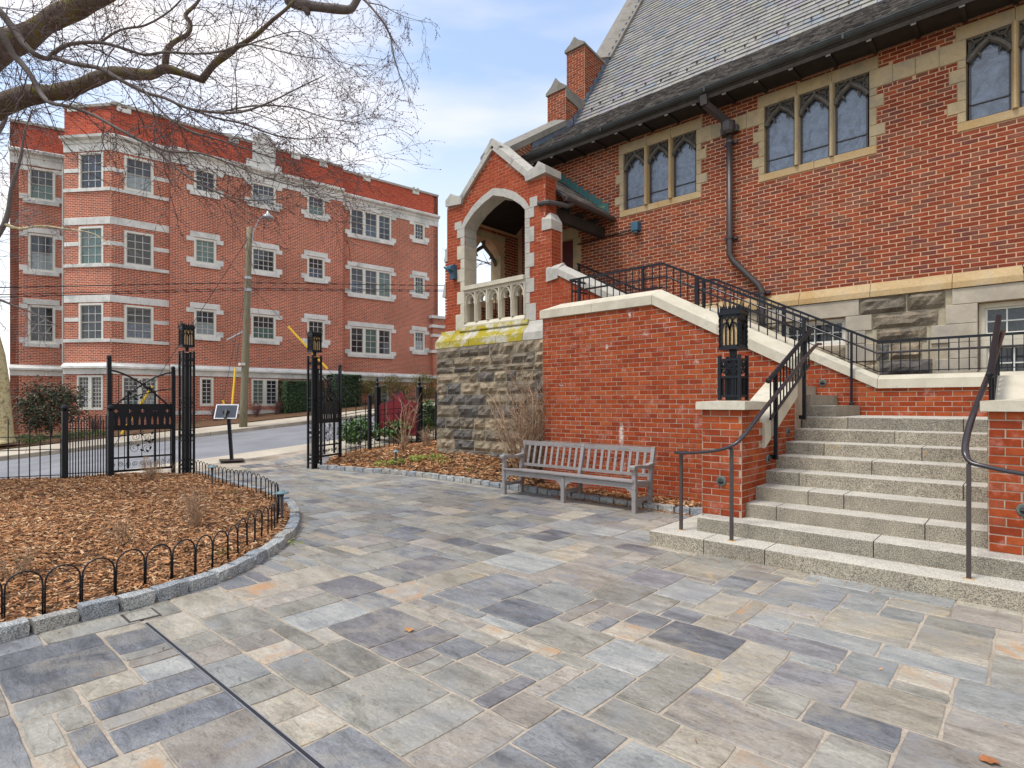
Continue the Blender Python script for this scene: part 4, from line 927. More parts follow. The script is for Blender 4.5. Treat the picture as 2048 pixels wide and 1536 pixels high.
slates(E1, E2, .17, .22, .36, M['slate'], XG+.01, XR+.2, .026, 300)
slates(E0, E1, .12, .07, .2, M['slate_dark'], XG+.01, XR+.2, .02, 150, 'worn_slate', .012)
# snow guards: two staggered rows on the slates, one row on the flare
for row, (d, A, B, step) in enumerate(((.35, E1, E2, .46), (.95, E0, E1, .46))):
    L = math.dist(A, B); uy, uz = (B[0]-A[0])/L, (B[1]-A[1])/L; x = XG+.45; k = 0
    while x < 3:
        y, z = A[0]+uy*d, A[1]+uz*d; 
        if (k % 2): y += uy*.16; z += uz*.16
        mb = MB(); mb.add([(x-.028,y,z+.01),(x+.028,y,z+.01),(x,y-.03,z+.11),(x,y+.07,z+.13)], [(0,1,2),(1,3,2),(3,0,2),(0,3,1)]); mb.build('snow_guard', M['bronze'], church, org=(x, y, z)); x += step if k % 2 else step*.42; k += 1
# gable parapet with its two stepped piers
FP = Fr((-8.95, 0), (0, 1))      # seen from +X: s = Y, out = X+8.95
out_ = [(9.7,6.9),(9.7,7.25),(11.88,8.68),(11.88,9.64),(12.72,9.64),(12.72,11.15),(13.72,11.15),(13.75,10.96),(17.9,16.88),(21.8,11.3),(25.8,7.0)]
mb = MB(); mb.prism([(-9.55, y, z) for y, z in out_], (.6, 0, 0)); par = mb.build('gable_parapet', M['mortar_old'], church)
FF = [Fr((0, 11.88), (1, 0)), Fr((0, 12.72), (1, 0))]
lay(FF[0], church, -9.55, -8.95, 8.7, 9.64, M['brick_old'], maxparts=60, proud=.006); lay(FF[1], church, -9.55, -8.95, 9.7, 11.15, M['brick_old'], maxparts=60, phase=1, proud=.006)
lay(FP, church, 11.88, 12.72, 8.5, 9.64, M['brick_old'], maxparts=80, proud=.006); lay(FP, church, 12.72, 13.72, 9.7, 11.15, M['brick_old'], maxparts=80, proud=.006)
lay(FP, church, 14.0, 17.9, 11.0, 17.0, M['brick_old'], cuts=[(-1.43,1,-1.43*14.0+11.24)], maxparts=0, proud=.006)
lay(FP, church, 9.75, 11.88, 7.2, 8.75, M['brick_old'], cuts=[(-.655,1,-.655*9.7+7.22)], maxparts=60, proud=.006)
def xcope(pts, th, x0, x1, name='coping_stone', mat='stone_dark', n=1):
    """sloping coping with a slightly weathered top along pts (y, z)"""
    for (p, q) in zip(pts, pts[1:]):
        L = math.dist(p, q); k = max(1, round(L/1.0)); uy, uz = (q[0]-p[0])/L, (q[1]-p[1])/L; ny, nz_ = -uz, uy
        for i in range(k):
            a = (p[0]+uy*(L*i/k+.004), p[1]+uz*(L*i/k+.004)); b = (p[0]+uy*(L*(i+1)/k-.004), p[1]+uz*(L*(i+1)/k-.004)); xm = (x0+x1)/2; mb = MB()
            prof = [(x0, 0), (x0, th*.55), (xm-.05, th), (xm+.05, th), (x1, th*.55), (x1, 0)]; m = len(prof)
            mb.add([(x, a[0]+ny*o, a[1]+nz_*o) for x, o in prof]+[(x, b[0]+ny*o, b[1]+nz_*o) for x, o in prof], [tuple(range(m)), tuple(range(2*m-1, m-1, -1))]+[(j, m+j, m+(j+1) % m, (j+1) % m) for j in range(m)])
            mb.build(name, M[mat], church)
xcope([(9.72,7.26),(11.87,8.66)], .24, -9.62, -8.88); xcope([(13.95,11.22),(17.9,16.87)], .24, -9.62, -8.86)
def pier_cap(y0, y1, z0, z1, pk):
    """saddle-backed cap whose ridge runs along the wall, swept down to the coping behind"""
    x0, x1, xm = -9.58, -8.92, -9.25; mb = MB(); n = 7; rows = []
    for i in range(n):
        t = i/(n-1); y = lerp(y0, y1, t); zb = lerp(z0, z1, t); e = pk*(1-t)**1.5+.10
        rows.append([(x0,y,zb),(x0,y,zb+.06),(xm-.15,y,zb+.06+(e-.06)*.42),(xm,y,zb+e),(xm+.15,y,zb+.06+(e-.06)*.42),(x1,y,zb+.06),(x1,y,zb)])
    m = 7; vs = [p for r_ in rows for p in r_]
    mb.add(vs, [tuple(range(m)), tuple(range(n*m-1, n*m-m-1, -1))]+[(i*m+j, (i+1)*m+j, (i+1)*m+(j+1) % m, i*m+(j+1) % m) for i in range(n-1) for j in range(m)])
    mb.build('pier_cap', M['stone_dark'], church)
pier_cap(11.84, 12.74, 9.64, 9.5, .27); pier_cap(12.66, 13.9, 11.15, 11.0, .22); pier_cap(9.42, 10.0, 7.2, 7.3, .28)
mb = MB(); mb.prism([(-8.955,11.86,9.40),(-8.955,12.75,9.25),(-8.955,12.75,9.6),(-8.955,11.86,9.66)], (.04,0,0)); mb.build('pier_cap', M['stone_dark'], church)
for k in range(34):    # stepped lead flashing up the parapet
    t = k/34
    if k < 10: y = lerp(10.5, 12.15, k/10); z = 7.33+(y-10.16)*.711
    else: y = lerp(12.2, 16.6, (k-10)/24); z = 8.78+(y-12.2)*1.43
    mb = MB(); h = .24 if k < 10 else .3; q = .71 if k < 10 else 1.43; mb.prism([(-8.935,y,z-.02),(-8.935,y+.165,z-.02+.165*q),(-8.935,y+.165,z+h+.10),(-8.935,y+.0,z+h-.02)], (.014+.004*(k % 2),0,0)); mb.build('flashing', M['lead'], church)
# downspout with its hopper and brackets
mb = MB(); mb.bar((-4.53,10.26,7.22),(-4.53,10.3,7.05),.13); mb.bar((-4.53,10.3,7.06),(-4.27,10.68,6.78),.11); mb.build('downspout_elbow', M['bronze'], church)
mb = MB(); mb.lathe([(.075,0),(.115,.05),(.125,.1),(.125,.2),(.13,.2),(.13,.22)], (-4.26,10.7,6.56), 12); mb.box(-4.42,10.72,6.6,-4.1,10.84,6.72); mb.build('hopper', M['bronze'], church)
mb = MB(); pth = [(-4.25,10.74,6.56),(-4.25,10.74,4.32),(-4.19,10.74,4.19),(-3.72,10.74,3.66),(-3.66,10.74,3.55),(-3.66,10.74,3.2),(-3.66,10.74,2.3)]
mb.tube(pth, .055, 8); dsp = mb.build('downspout', M['bronze'], church, smooth=True)
for x, z in ((-4.25,6.4),(-4.25,4.6),(-3.66,3.5)):
    mb = MB(); mb.box(x-.12,10.78,z,x+.12,10.85,z+.05); mb.lathe([(.064,0),(.064,.05)], (x,10.74,z), 10); mb.build('pipe_bracket', M['bronze'], church)

# ------------------------------------------------------------------ porch (part of the church)
FQ = Fr((0, 8.7), (1, 0)); CX = -8.45
arch = [(-9.335,5.40),(-9.22,5.52),(-9.0,5.68),(-8.75,5.80),(-8.45,5.90),(-8.15,5.80),(-7.9,5.68),(-7.68,5.52),(-7.565,5.40)]
opening = [(-9.36,3.2)]+[(CX+(x-CX)*1.028, z+.025) for x, z in arch]+[(-7.54,3.2)]
gab = [(-10.0,3.15),(-6.9,3.15),(-6.9,5.0),(-7.05,5.12),(-7.05,5.97),(-7.47,5.97),(-8.44,6.84),(-9.40,5.97),(-9.93,5.97),(-9.93,3.6)]
mb = MB(); mb.slab(FQ, gab, [opening], -.35, 0); mb.build('porch_wall', M['mortar_porch'], church)
def pdrop(s, z):
    if z > 5.93 and z > 6.86-abs(s-CX)*.9-.03: return True
    return inpoly(s, z, [(-9.40,3.1),(-9.40,5.42),(-9.05,5.7),(-8.45,5.97),(-7.85,5.7),(-7.5,5.42),(-7.5,3.1)])
lay(FQ, church, -10.0, -6.9, 3.15, 5.04, M['brick_porch'], drop=pdrop, proud=.004, joint=.0105, maxparts=190)
lay(FQ, church, -9.93, -7.05, 5.04, 6.9, M['brick_porch'], drop=pdrop, proud=.004, joint=.0105, maxparts=110)
FQR = Fr((-6.9, 8.7), (0, 1)); lay(FQR, church, 0, .3, 3.15, 5.0, M['brick_porch'], proud=.005, joint=.009, maxparts=60)
mb = MB(); mb.box(-7.2,8.705,3.0,-6.905,8.995,5.02); mb.box(-7.4,8.705,5.0,-7.055,9.05,5.95); mb.build('porch_corner', M['mortar_porch'], church)
FQR2 = Fr((-7.05, 8.7), (0, 1)); lay(FQR2, church, 0, .35, 5.1, 5.95, M['brick_porch'], proud=.005, joint=.009, maxparts=30)
# arch stones, jamb quoins
outer = [(-9.47,5.40),(-9.33,5.60),(-9.08,5.81),(-8.80,5.95),(-8.45,6.05),(-8.10,5.95),(-7.82,5.81),(-7.57,5.60),(-7.43,5.40)]
for i in range(8):
    mb = MB(); p = [arch[i], arch[i+1], outer[i+1], outer[i]]; mb.fprism(FQ, p, -.355, .018+.001*(i % 2)); mb.build('arch_stone', M['stone_grey'], church)
zq = [3.15,3.5,3.72,4.0,4.22,4.5,4.72,5.02,5.2,5.40,5.62]
for k in range(len(zq)-1):
    e = .10 if k % 2 else .24; top = k == len(zq)-2
    if k == 0: e = .3
    if top: e = .30
    a0 = -9.335 if not top else -9.45; a1 = -7.565 if not top else -7.43
    if not top: block(church, FQ, -9.335-.13-(e-.1)*.8, a0, zq[k]+.002, zq[k+1]-.002, -.36, .017, M['stone_grey' if k > 6 else 'stone_cream'], 'jamb_stone'); block(church, FQ, a1, -7.565+.13+(e-.1)*.8, zq[k]+.002, zq[k+1]-.002, -.36, .017, M['stone_grey'], 'jamb_stone')
    else: block(church, FQ, -9.66, -9.43, zq[k]-.0, zq[k+1]-.05, -.05, .017, M['stone_grey'], 'jamb_stone'); block(church, FQ, -7.44, -7.24, zq[k], zq[k+1]-.02, -.05, .017, M['stone_grey'], 'jamb_stone')
def pcope(p, q, th, back=.45, front=.06):
    mb = MB(); a, b = Vector((p[0], 0, p[1])), Vector((q[0], 0, q[1])); u = (b-a).normalized(); n = Vector((-u.z, 0, u.x)); 
    if n.z < 0: n = -n
    y0, y1 = 8.7-front, 8.7+back
    lo = [(a.x, y0, a.z), (b.x, y0, b.z), (b.x, y1, b.z), (a.x, y1, a.z)]
    hi = [tuple(a+n*th*.7+Vector((0,y0,0))), tuple(b+n*th*.7+Vector((0,y0,0))), tuple(b+n*th*.7+Vector((0,y1,0))), tuple(a+n*th*.7+Vector((0,y1,0)))]
    ri = [tuple(a+n*th*1.25+Vector((0,8.85,0))), tuple(b+n*th*1.25+Vector((0,8.85,0)))]
    mb.add(lo+hi+ri, [(0,1,2,3),(0,4,5,1),(2,6,7,3),(4,8,9,5),(6,9,8,7),(0,3,7,8,4),(1,5,9,6,2)]); return mb.build('coping_stone', M['stone_grey'], church)
pcope((-8.96,6.385),(-8.447,6.845), .17); pcope((-9.45,5.945),(-8.968,6.378), .17); pcope((-8.433,6.845),(-7.92,6.385), .17); pcope((-7.912,6.378),(-7.43,5.945), .17)
mb = MB(); mb.prism([(-8.60,8.635,6.80),(-8.444,8.635,6.935),(-8.29,8.635,6.80),(-8.20,8.635,6.86),(-8.444,8.635,7.09),(-8.69,8.635,6.86)], (0,.52,0)); mb.build('apex_stone', M['stone_grey'], church)
for s in (1, -1):
    x = lambda d: CX+s*d
    mb = MB(); mb.prism([(x(.95),8.63,5.93),(x(1.46),8.63,5.98),(x(1.46),8.63,6.12),(x(1.28),8.63,6.24),(x(1.2),8.63,6.16),(x(1.02),8.63,6.12),(x(.90),8.63,6.12)], (0,.5,0)); mb.build('kneeler_stone', M['stone_grey'], church)
# buttress caps
mb = MB(); mb.add([(-7.12,8.675,4.88),(-6.88,8.675,4.88),(-6.88,9.02,4.88),(-7.12,9.02,4.88),(-7.12,8.675,5.12),(-6.88,8.675,5.06),(-6.88,9.02,5.06),(-7.12,9.02,5.22),(-7.12,8.8,5.24),(-7.0,8.8,5.24),(-7.0,9.02,5.24)],
   [(0,3,2,1),(0,1,5,4),(1,2,6,5),(4,5,9,8),(5,6,10,9),(0,4,8,7,3)]); mb.build('buttress_cap', M['stone_grey'], church)
for z in (3.95, 4.75):
    mb = MB(); w = .09; xo = -10.0 if z > 4.5 else -10.06
    mb.add([(xo-.02,8.68,z),(xo+.10,8.68,z),(xo+.10,8.68,z+.3),(xo+.06,8.68,z+.3),(xo-.02,9.1,z),(xo+.1,9.1,z),(xo+.1,9.1,z+.3),(xo+.06,9.1,z+.3)], [(0,1,2,3),(7,6,5,4),(0,3,7,4),(1,5,6,2),(3,2,6,7),(0,4,5,1)]); mb.build('buttress_cap', M['stone_grey'], church)
# balustrade of five cusped lights
bx0, bx1 = -9.335, -7.565; n5 = 5; bw = (bx1-bx0)/n5
bal = MB(); bal.box(bx0-.02,8.63,4.0,bx1+.0,8.9,4.09); bal.box(bx0,8.68,3.93,bx1,8.86,4.0); bo = bal.build('balustrade', M['stone_cream'], church)
for k in range(6):
    x = bx0+k*bw; mb = MB(); hw = .04; mb.prism([(x-hw,8.72,3.3),(x-hw*.3,8.66,3.3),(x+hw*.3,8.66,3.3),(x+hw,8.72,3.3),(x+hw,8.82,3.3),(x-hw,8.82,3.3)], (0,0,.64)); mb.build('mullion', M['stone_cream'], bo)
for k in range(5):
    x = bx0+(k+.5)*bw; hw = bw/2-.04; loop = []
    z0 = 3.66; pts = [(x-hw, z0-.02)]
    foil = [(-hw,0),(-hw*.95,.05),(-.045,.055),(-.07,.12),(-.05,.175),(0,.20),(.05,.175),(.07,.12),(.045,.055),(hw*.95,.05),(hw,0)]
    hole = [(x+a, z0+b) for a, b in foil]
    head = [(x-hw-.005,z0-.04)]+[(x-hw,z0)]+hole[1:-1]+[(x+hw,z0)]+[(x+hw+.005,z0-.04),(x+hw+.03,z0-.04),(x+hw+.03,3.935),(x-hw-.03,3.935),(x-hw-.03,z0-.04)]
    mb = MB(); mb.slab(FQ, head, [], -.11, -.035); mb.build('cusped_head', M['stone_cream'], bo)
    mb = MB(); arcp = [(x-hw-.01, 8.69, z0)]+[(x-(hw+.01)*math.cos(t)**1.0*(1), 8.69, z0+.26*math.sin(t)**.9) for t in fr_(.15, math.pi/2, 5)]
    arcq = [(2*x-a, b, c) for a, b, c in arcp]; mb.tube(arcp, .016, 5); mb.tube(arcq, .016, 5); mb.build('arch_moulding', M['stone_cream'], bo)
mb = MB(); P = FQ.P
def longprof(prof, a, b, mat, name, parent=church, fr=FQ):
    mb = MB(); n = len(prof); mb.add([fr.P(a, z, o) for o, z in prof]+[fr.P(b, z, o) for o, z in prof], [tuple(range(n)), tuple(range(2*n-1, n-1, -1))]+[(i, n+i, n+(i+1) % n, (i+1) % n) for i in range(n)]); return mb.build(name, mat, parent)
longprof([(-.2,3.19),(-.2,3.3),(-.03,3.3),(.04,3.22),(.04,3.19)], bx0, bx1, M['stone_cream'], 'sill_stone')
for a, b in ((-9.45,-8.86),(-8.85,-8.15),(-8.14,-7.45)): longprof([(-.1,3.08),(-.1,3.188),(.045,3.188),(.075,3.12),(.075,3.10),(.02,3.08)], a, b, M['stone_lichen'], 'sill_stone')
for a, b in ((-10.1,-9.62),(-9.61,-9.0),(-8.99,-8.2),(-8.19,-7.46),(-7.45,-6.9)): longprof([(-.2,2.75),(-.2,3.15),(.015,3.15),(.05,3.07),(.2,2.9),(.215,2.75)], a, b, M['stone_lichen' if b < -7.4 else 'stone_grey'], 'weathering_stone')
# rock faced base
FB = Fr((0, 8.5), (1, 0)); mb = MB(); mb.box(-10.04,8.5,-.1,-6.6,8.9,2.75); mb.box(-10.04,8.9,-.1,-9.7,10.85,3.05); mb.build('base_mortar', M['rubble_mortar'], church)
zb = [2.745,2.51,2.31,2.17,1.96,1.70,1.47,1.20,.95,.72,.50,.25]
for k in range(len(zb)-1):
    a = -10.05
    while a < -6.62:
        L = rnd.uniform(.26, .78); b = min(a+L, -6.6)
        if -6.6-b < .15: b = -6.6
        sd += 1; rock_stone(church, FB, a, b, zb[k+1], zb[k], .025, sd, M['rubble'], amp=.07); a = b
mb = MB(); mb.box(-9.97,10.86,-.1,-9.56,11.3,6.3); mb.build('wall', M['mortar_old'], church)
# porch floor, side walls, roof
mb = MB(); mb.box(-9.99,9.05,2.9,-6.9,10.85,3.05); mb.build('porch_floor', M['stone_base'], church)
FS = Fr((-9.98, 0), (0, 1)); FSi = Fr((-9.68, 0), (0, 1))
mb = MB(); mb.slab(FSi, [(9.05,3.05),(10.85,3.05),(10.85,5.75),(9.05,5.75)], [[(9.35,3.95),(10.2,3.95),(10.2,5.1),(10.0,5.35),(9.78,5.45),(9.55,5.35),(9.35,5.1)]], -.3, 0); mb.build('porch_side_wall', M['mortar_old'], church)
lay(FSi, church, 9.05, 10.85, 3.05, 5.7, M['brick_old'], holes=[(9.2,10.34,3.8,5.55)], maxparts=60, proud=.006)
for y, z0, z1 in ((9.212,3.8,5.2),(10.19,3.8,5.2)): 
    mb = MB(); mb.box(-9.99,y,z0,-9.665,y+.145,z1); mb.build('jamb_stone', M['stone_buff'], church)
mb = MB()
for q in ((9.35,9.775,5.0,5.45),(10.2,9.775,5.0,5.45)):
    p = [(-9.83, lerp(q[0], q[1], t), lerp(q[2]-.1, q[3]-.15, t**.6)) for t in fr_(0, 1, 6)]; mb.tube(p, .045, 6)
    mb.tube([p[2], (-9.83, lerp(q[0], q[1], .55), 5.02)], [.04,.01], 5)
mb.tube([(-9.83,9.775,5.28),(-9.83,9.775,5.46)], .045, 6); mb.box(-9.88,9.75,3.95,-9.78,9.80,4.95) if 0 else None
mb.build('tracery', M['tracery'], church)
mb = MB(); mb.box(-9.7,9.2,5.45,-9.66,10.35,5.6); mb.build('lintel_stone', M['stone_buff'], church)
RPY0, RPY1 = 9.02, 10.84
for s in (1, -1):
    x0, z0, x1, z1 = CX, 6.86, CX+s*1.62, 5.58
    mb = MB(); mb.hexa([(x0,RPY0,z0-.12),(x1,RPY0,z1-.05),(x1,RPY1,z1-.05),(x0,RPY1,z0-.12)], [(x0,RPY0,z0-.03),(x1,RPY0,z1+.0),(x1,RPY1,z1+.0),(x0,RPY1,z0-.03)]); pr_ = mb.build('porch_roof', M['wood_dark'], church)
    L = math.hypot(x1-x0, z1-z0); ux, uz = (x0-x1)/L, (z0-z1)/L; nx, nz2 = (-uz*s*-1, abs(ux))
    for r_ in range(13):
        y = RPY0+.03
        while y < RPY1-.02:
            w = rnd.uniform(.2, .32); ye = min(y+w, RPY1); d = r_*.155-.03; mb = MB()
            def Q(yy, dd, o): return (x1+ux*dd+s*abs(uz)*o, yy, z1+uz*dd+abs(ux)*o)
            mb.add([Q(y+.003,d,.026),Q(ye-.003,d,.026),Q(ye-.003,d+.2,.006),Q(y+.003,d+.2,.006),Q(y+.003,d,.004),Q(ye-.003,d,.004)], [(0,1,2,3),(4,5,1,0),(0,3,4),(1,5,2)]); mb.build('slate', M['slate_dark' if r_ % 3 else 'slate'], pr_, fixn=False); y = ye
mb = MB(); mb.tube([(-6.83,9.05,5.55),(-6.83,10.8,5.55)], .06, 8); mb.build('porch_gutter', M['bronze'], church)
mb = MB(); mb.tube([(-6.83,9.3,5.5),(-6.84,9.15,5.42),(-7.0,8.72,5.42),(-7.2,8.66,5.42)], .05, 8); mb.build('porch_spout', M['bronze'], church)
for y in (9.4, 9.9, 10.4): mb = MB(); mb.box(-7.3,y,5.42,-6.98,y+.07,5.52); mb.build('rafter_end', M['wood_dark'], church)
mb = MB(); mb.box(-7.2,9.0,5.2,-7.08,10.85,5.42); mb.build('porch_beam', M['wood_dark'], church)
for k in range(8):
    t = k/8; x = lerp(-8.35, -6.98, t); z = 6.86-(x-CX)*.79+.02; mb = MB(); mb.prism([(x,10.835,z-.05),(x+.17,10.835,z-.16),(x+.17,10.835,z+.10),(x+.0,10.835,z+.13)], (0,.012,0)); mb.build('flashing', M['verdigris'], church)
mb = MB(); mb.box(-9.72,8.6,4.3,-9.6,8.7,4.62); mb.prism([(-9.74,8.6,4.45),(-9.74,8.5,4.5),(-9.74,8.5,4.56),(-9.74,8.6,4.62)], (.16,0,0)); mb.tube([(-9.66,8.56,4.42),(-9.72,8.42,4.55)], .02, 6); mb.build('porch_lamp', M['blue_fixture'], church)
# blue junction lamp and its conduit on the church wall
mb = MB(); mb.box(-6.34,10.7,5.17,-6.18,10.845,5.35); mb.tube([(-6.26,10.76,5.17),(-6.26,10.76,5.12)], .05, 8); mb.build('wall_lamp', M['blue_fixture'], church)
mb = MB(); mb.tube([(-6.34,10.82,5.23),(-7.0,10.82,5.2),(-7.8,10.82,5.18)], .016, 6); mb.build('conduit', M['wood_dark'], church)
# ------------------------------------------------------------------ retaining wall in front of the upper stair
RISE = .148
rw = thing('retaining_wall', 'tall orange red brick retaining wall behind the bench with a cream sloping coping', 'wall', (-4.4, 7.9, 0))
FR = Fr((0, 7.9), (1, 0)); kx, kz = -4.3, 3.01; sl = (3.01-2.05)/(-4.3+2.49)
mb = MB(); mb.fprism(FR, [(-6.46,0),(-2.3,0),(-2.3,kz+sl*(-2.3-kx)),(kx,kz),(-6.46,kz)], -.48, 0); mb.build('core', M['mortar_new'], rw)
lay(FR, rw, -6.46, -2.3, .0, 3.01, M['brick_new'], cuts=[(-sl,1,kz-sl*kx)], bl=.2032, bh=.0715, joint=.0098, vis=lambda s, z: z > .3 and not (s > -2.75 and z < 1.4))
FRL = Fr((-6.46, 8.38), (0, -1)); lay(FRL, rw, 0, .48, 0, 3.0, M['brick_new'], maxparts=0)
def coping_run(parent, fr, pts, d0, d1, mat, th=.14, rise=.13, over=.04, seg=1.1, name='coping_stone', mitre0=0):
    """coping along pts (s, z of its underside) with a wash rising from the front fascia to a ridge at d1"""
    for (p, q) in zip(pts, pts[1:]):
        L = math.dist(p, q); n = max(1, round(L/seg))
        for i in range(n):
            a = (lerp(p[0], q[0], i/n), lerp(p[1], q[1], i/n)); b = (lerp(p[0], q[0], (i+1)/n), lerp(p[1], q[1], (i+1)/n)); g_ = .003*(1 if q[0] > p[0] else -1)
            prof = [(d0-over, 0), (d0-over, th), (d1, th+rise), (d1+.25, th+rise*.75), (d1+.25, 0)]; m = len(prof); mb = MB()
            ra, rb = [], []
            for d, h in prof:
                sa = a[0]+g_+(mitre0*(d-d0+over) if i == 0 and p is pts[0] else 0)
                ra.append(fr.P(sa, a[1]+h, -d)); rb.append(fr.P(b[0]-g_, b[1]+h, -d))
            mb.add(ra+rb, [tuple(range(m)), tuple(range(2*m-1, m-1, -1))]+[(j, m+j, m+(j+1) % m, (j+1) % m) for j in range(m)])
            mb.build(name, mat, parent)
coping_run(rw, FR, [(-6.5,3.01),(-4.3,3.01),(-2.27,3.01+sl*(-2.27+4.3))], 0, .25, M['stone_cream'], mitre0=.9)
# back wall of the stair, flush light in it
bw = thing('stair_back_wall', 'low orange brick wall behind the granite landing with a stone coping and round light', 'wall', (-1.5, 9.85, 1.33))
FBk = Fr((0, 9.85), (1, 0)); bs = (3.02-1.73)/(-4.2+1.71)
mb = MB(); mb.fprism(FBk, [(-5.3,0),(3.6,0),(3.6,1.73),(-1.71,1.73),(-4.2,3.02),(-5.3,3.02)], -.28, 0); mb.build('core', M['mortar_new'], bw)
lay(FBk, bw, -5.0, 3.5, 1.18, 3.02, M['brick_new'], bh=.0715, joint=.0098, phase=1, drop=lambda s, z: z > 1.73 and z-1.73 > bs*(s+1.71)+.02, cuts=[], maxparts=300)
coping_run(bw, FBk, [(-5.3,3.02),(-4.2,3.02),(-1.71,1.73),(3.6,1.73)], 0, .12, M['stone_cream'], th=.13, rise=.07, over=.035, seg=1.5)
def round_light(parent, fr, s, z, r=.055):
    mb = MB(); n = 16
    vs = [fr.P(s+r*math.cos(2*math.pi*k/n), z+r*math.sin(2*math.pi*k/n), .008) for k in range(n)]+[fr.P(s+r*.86*math.cos(2*math.pi*k/n), z+r*.86*math.sin(2*math.pi*k/n), .022) for k in range(n)]
    mb.add(vs, [tuple(range(n, 2*n))]+[(k, (k+1) % n, n+(k+1) % n, n+k) for k in range(n)]); o = mb.build('step_light', M['fixture_green'], parent, org=fr.P(s, z))
    mb = MB(); hl = [fr.P(s+r*.62*math.cos(t), z-.002-r*.55*math.sin(t), .0235) for t in fr_(0, math.pi, 8)]; mb.add(hl, [tuple(range(9))]); mb.build('light_slot', M['cable'], o)
    mb = MB(); hl = [fr.P(s+r*.66*math.cos(t), z+r*.02+r*.5*math.sin(t), .026+.014*math.sin(t)) for t in fr_(0, math.pi, 8)]; mb.add(hl+[fr.P(s-r*.66, z+.001, .045), fr.P(s+r*.66, z+.001, .045)], [tuple(range(9)), (8,9,10,0)]); mb.build('light_hood', M['fixture_green'], o)
round_light(bw, FBk, -2.44, 1.83)

# ------------------------------------------------------------------ granite stairs
st = thing('granite_stairs', 'wide flight of speckled grey granite steps rising between two brick piers', 'stairs', (-1.3, 5.53, 0))
YF = [5.53,5.86,6.2,6.5,6.83,7.17,7.52,7.88,8.22]
XL_ = [-3.05,-2.67]+[-2.285]*7; XR_ = [.62,.45]+[-.285]*7
joints = [[-2.45,-1.86,.0],[-1.05,.2],[-1.97,-.72],[-1.75,-1.42],[-1.93,-.5],[-1.3,-.28],[-1.85,-.9],[-1.2],[-1.75,-.6]]
def granite(parent, x0, x1, y0, y1, z0, z1, seed, mat='granite'):
    """block with a faintly rough, rounded arris"""
    mb = MB(); nx = max(2, int((x1-x0)/.16)); r = .010; vs = []; rows = [(0,z0),(0,z1-r),(r*.35,z1-r*.3),(r*1.1,z1),(y1-y0,z1)]
    for q, (dy, z) in enumerate(rows):
        for i in range(nx+1):
            x = lerp(x0, x1, i/nx); e = .004*mnoise.noise(Vector((x*9, z*14, seed)))
            xx = x+(.004 if i == 0 else -.004 if i == nx else 0)
            vs.append((xx, y0+dy+(e if q < 4 else 0), z+(e*.6 if q in (2,3) else 0)))
    w = nx+1; fs = [(q*w+i, q*w+i+1, (q+1)*w+i+1, (q+1)*w+i) for q in range(4) for i in range(nx)]
    n0 = len(vs); vs += [(x0+.004,y1,z0),(x1-.004,y1,z0)]; fs += [(0, w, 2*w, 3*w, 4*w, n0), (n0+1, 4*w+nx, 3*w+nx, 2*w+nx, w+nx, nx)]
    mb.add(vs, fs); o = mb.build('granite_block', M[mat], parent, org=(x0, y0, z0), fixn=False)
    o.data.materials.append(M['granite_lit_top'])
    for p in o.data.polygons:
        if p.normal.z > .7: p.material_index = 1  # upward faces get the paler copy, brightness from above painted in
    return o
for k in range(9):
    y0 = YF[k]; y1 = YF[k+1]+.05 if k < 8 else 9.86; z0, z1 = RISE*k, RISE*(k+1); js = [XL_[k]]+joints[k]+[XR_[k]]; js = sorted(j for j in js if XL_[k] <= j <= XR_[k])
    if k == 0: y1 = 7.3
    if k == 1: y1 = 7.2
    for a, b in zip(js, js[1:]): granite(st, a, b, y0, y1, z0-.005, z1, k*5+1)
    if k >= 2:   # solid fill below
        pass
mb = MB(); mb.box(-2.28,6.3,0,-.29,9.85,RISE*1.9); mb.box(-2.28,7.2,RISE*1.9,-.29,9.85,RISE*4.9); mb.box(-2.28,7.9,RISE*4.9,-.29,9.85,RISE*7.9); mb.box(-4.6,8.39,0,-2.3,9.84,1.33); mb.box(-.28,8.3,0,3.5,9.84,1.18); mb.build('stair_core', M['concrete'], st)
granite(st, -.28, 3.4, 8.3, 9.86, RISE*8, RISE*9, 77)
for k in range(7):    # upper flight turning left behind the wall
    x1 = -1.93-.3*k; granite(st, -4.6, x1, 8.41, 9.84, RISE*(9+k)-.003, RISE*(10+k), 90+k)
mb = MB(); mb.box(-5.3,8.41,2.2,-4.0,10.8,2.37); mb.build('landing', M['granite_lit_top'], st)
for k in range(5): granite(st, -7.0, -5.25-.3*k, 9.01, 10.8, 2.37+RISE*k-.003, 2.37+RISE*(k+1), 110+k)
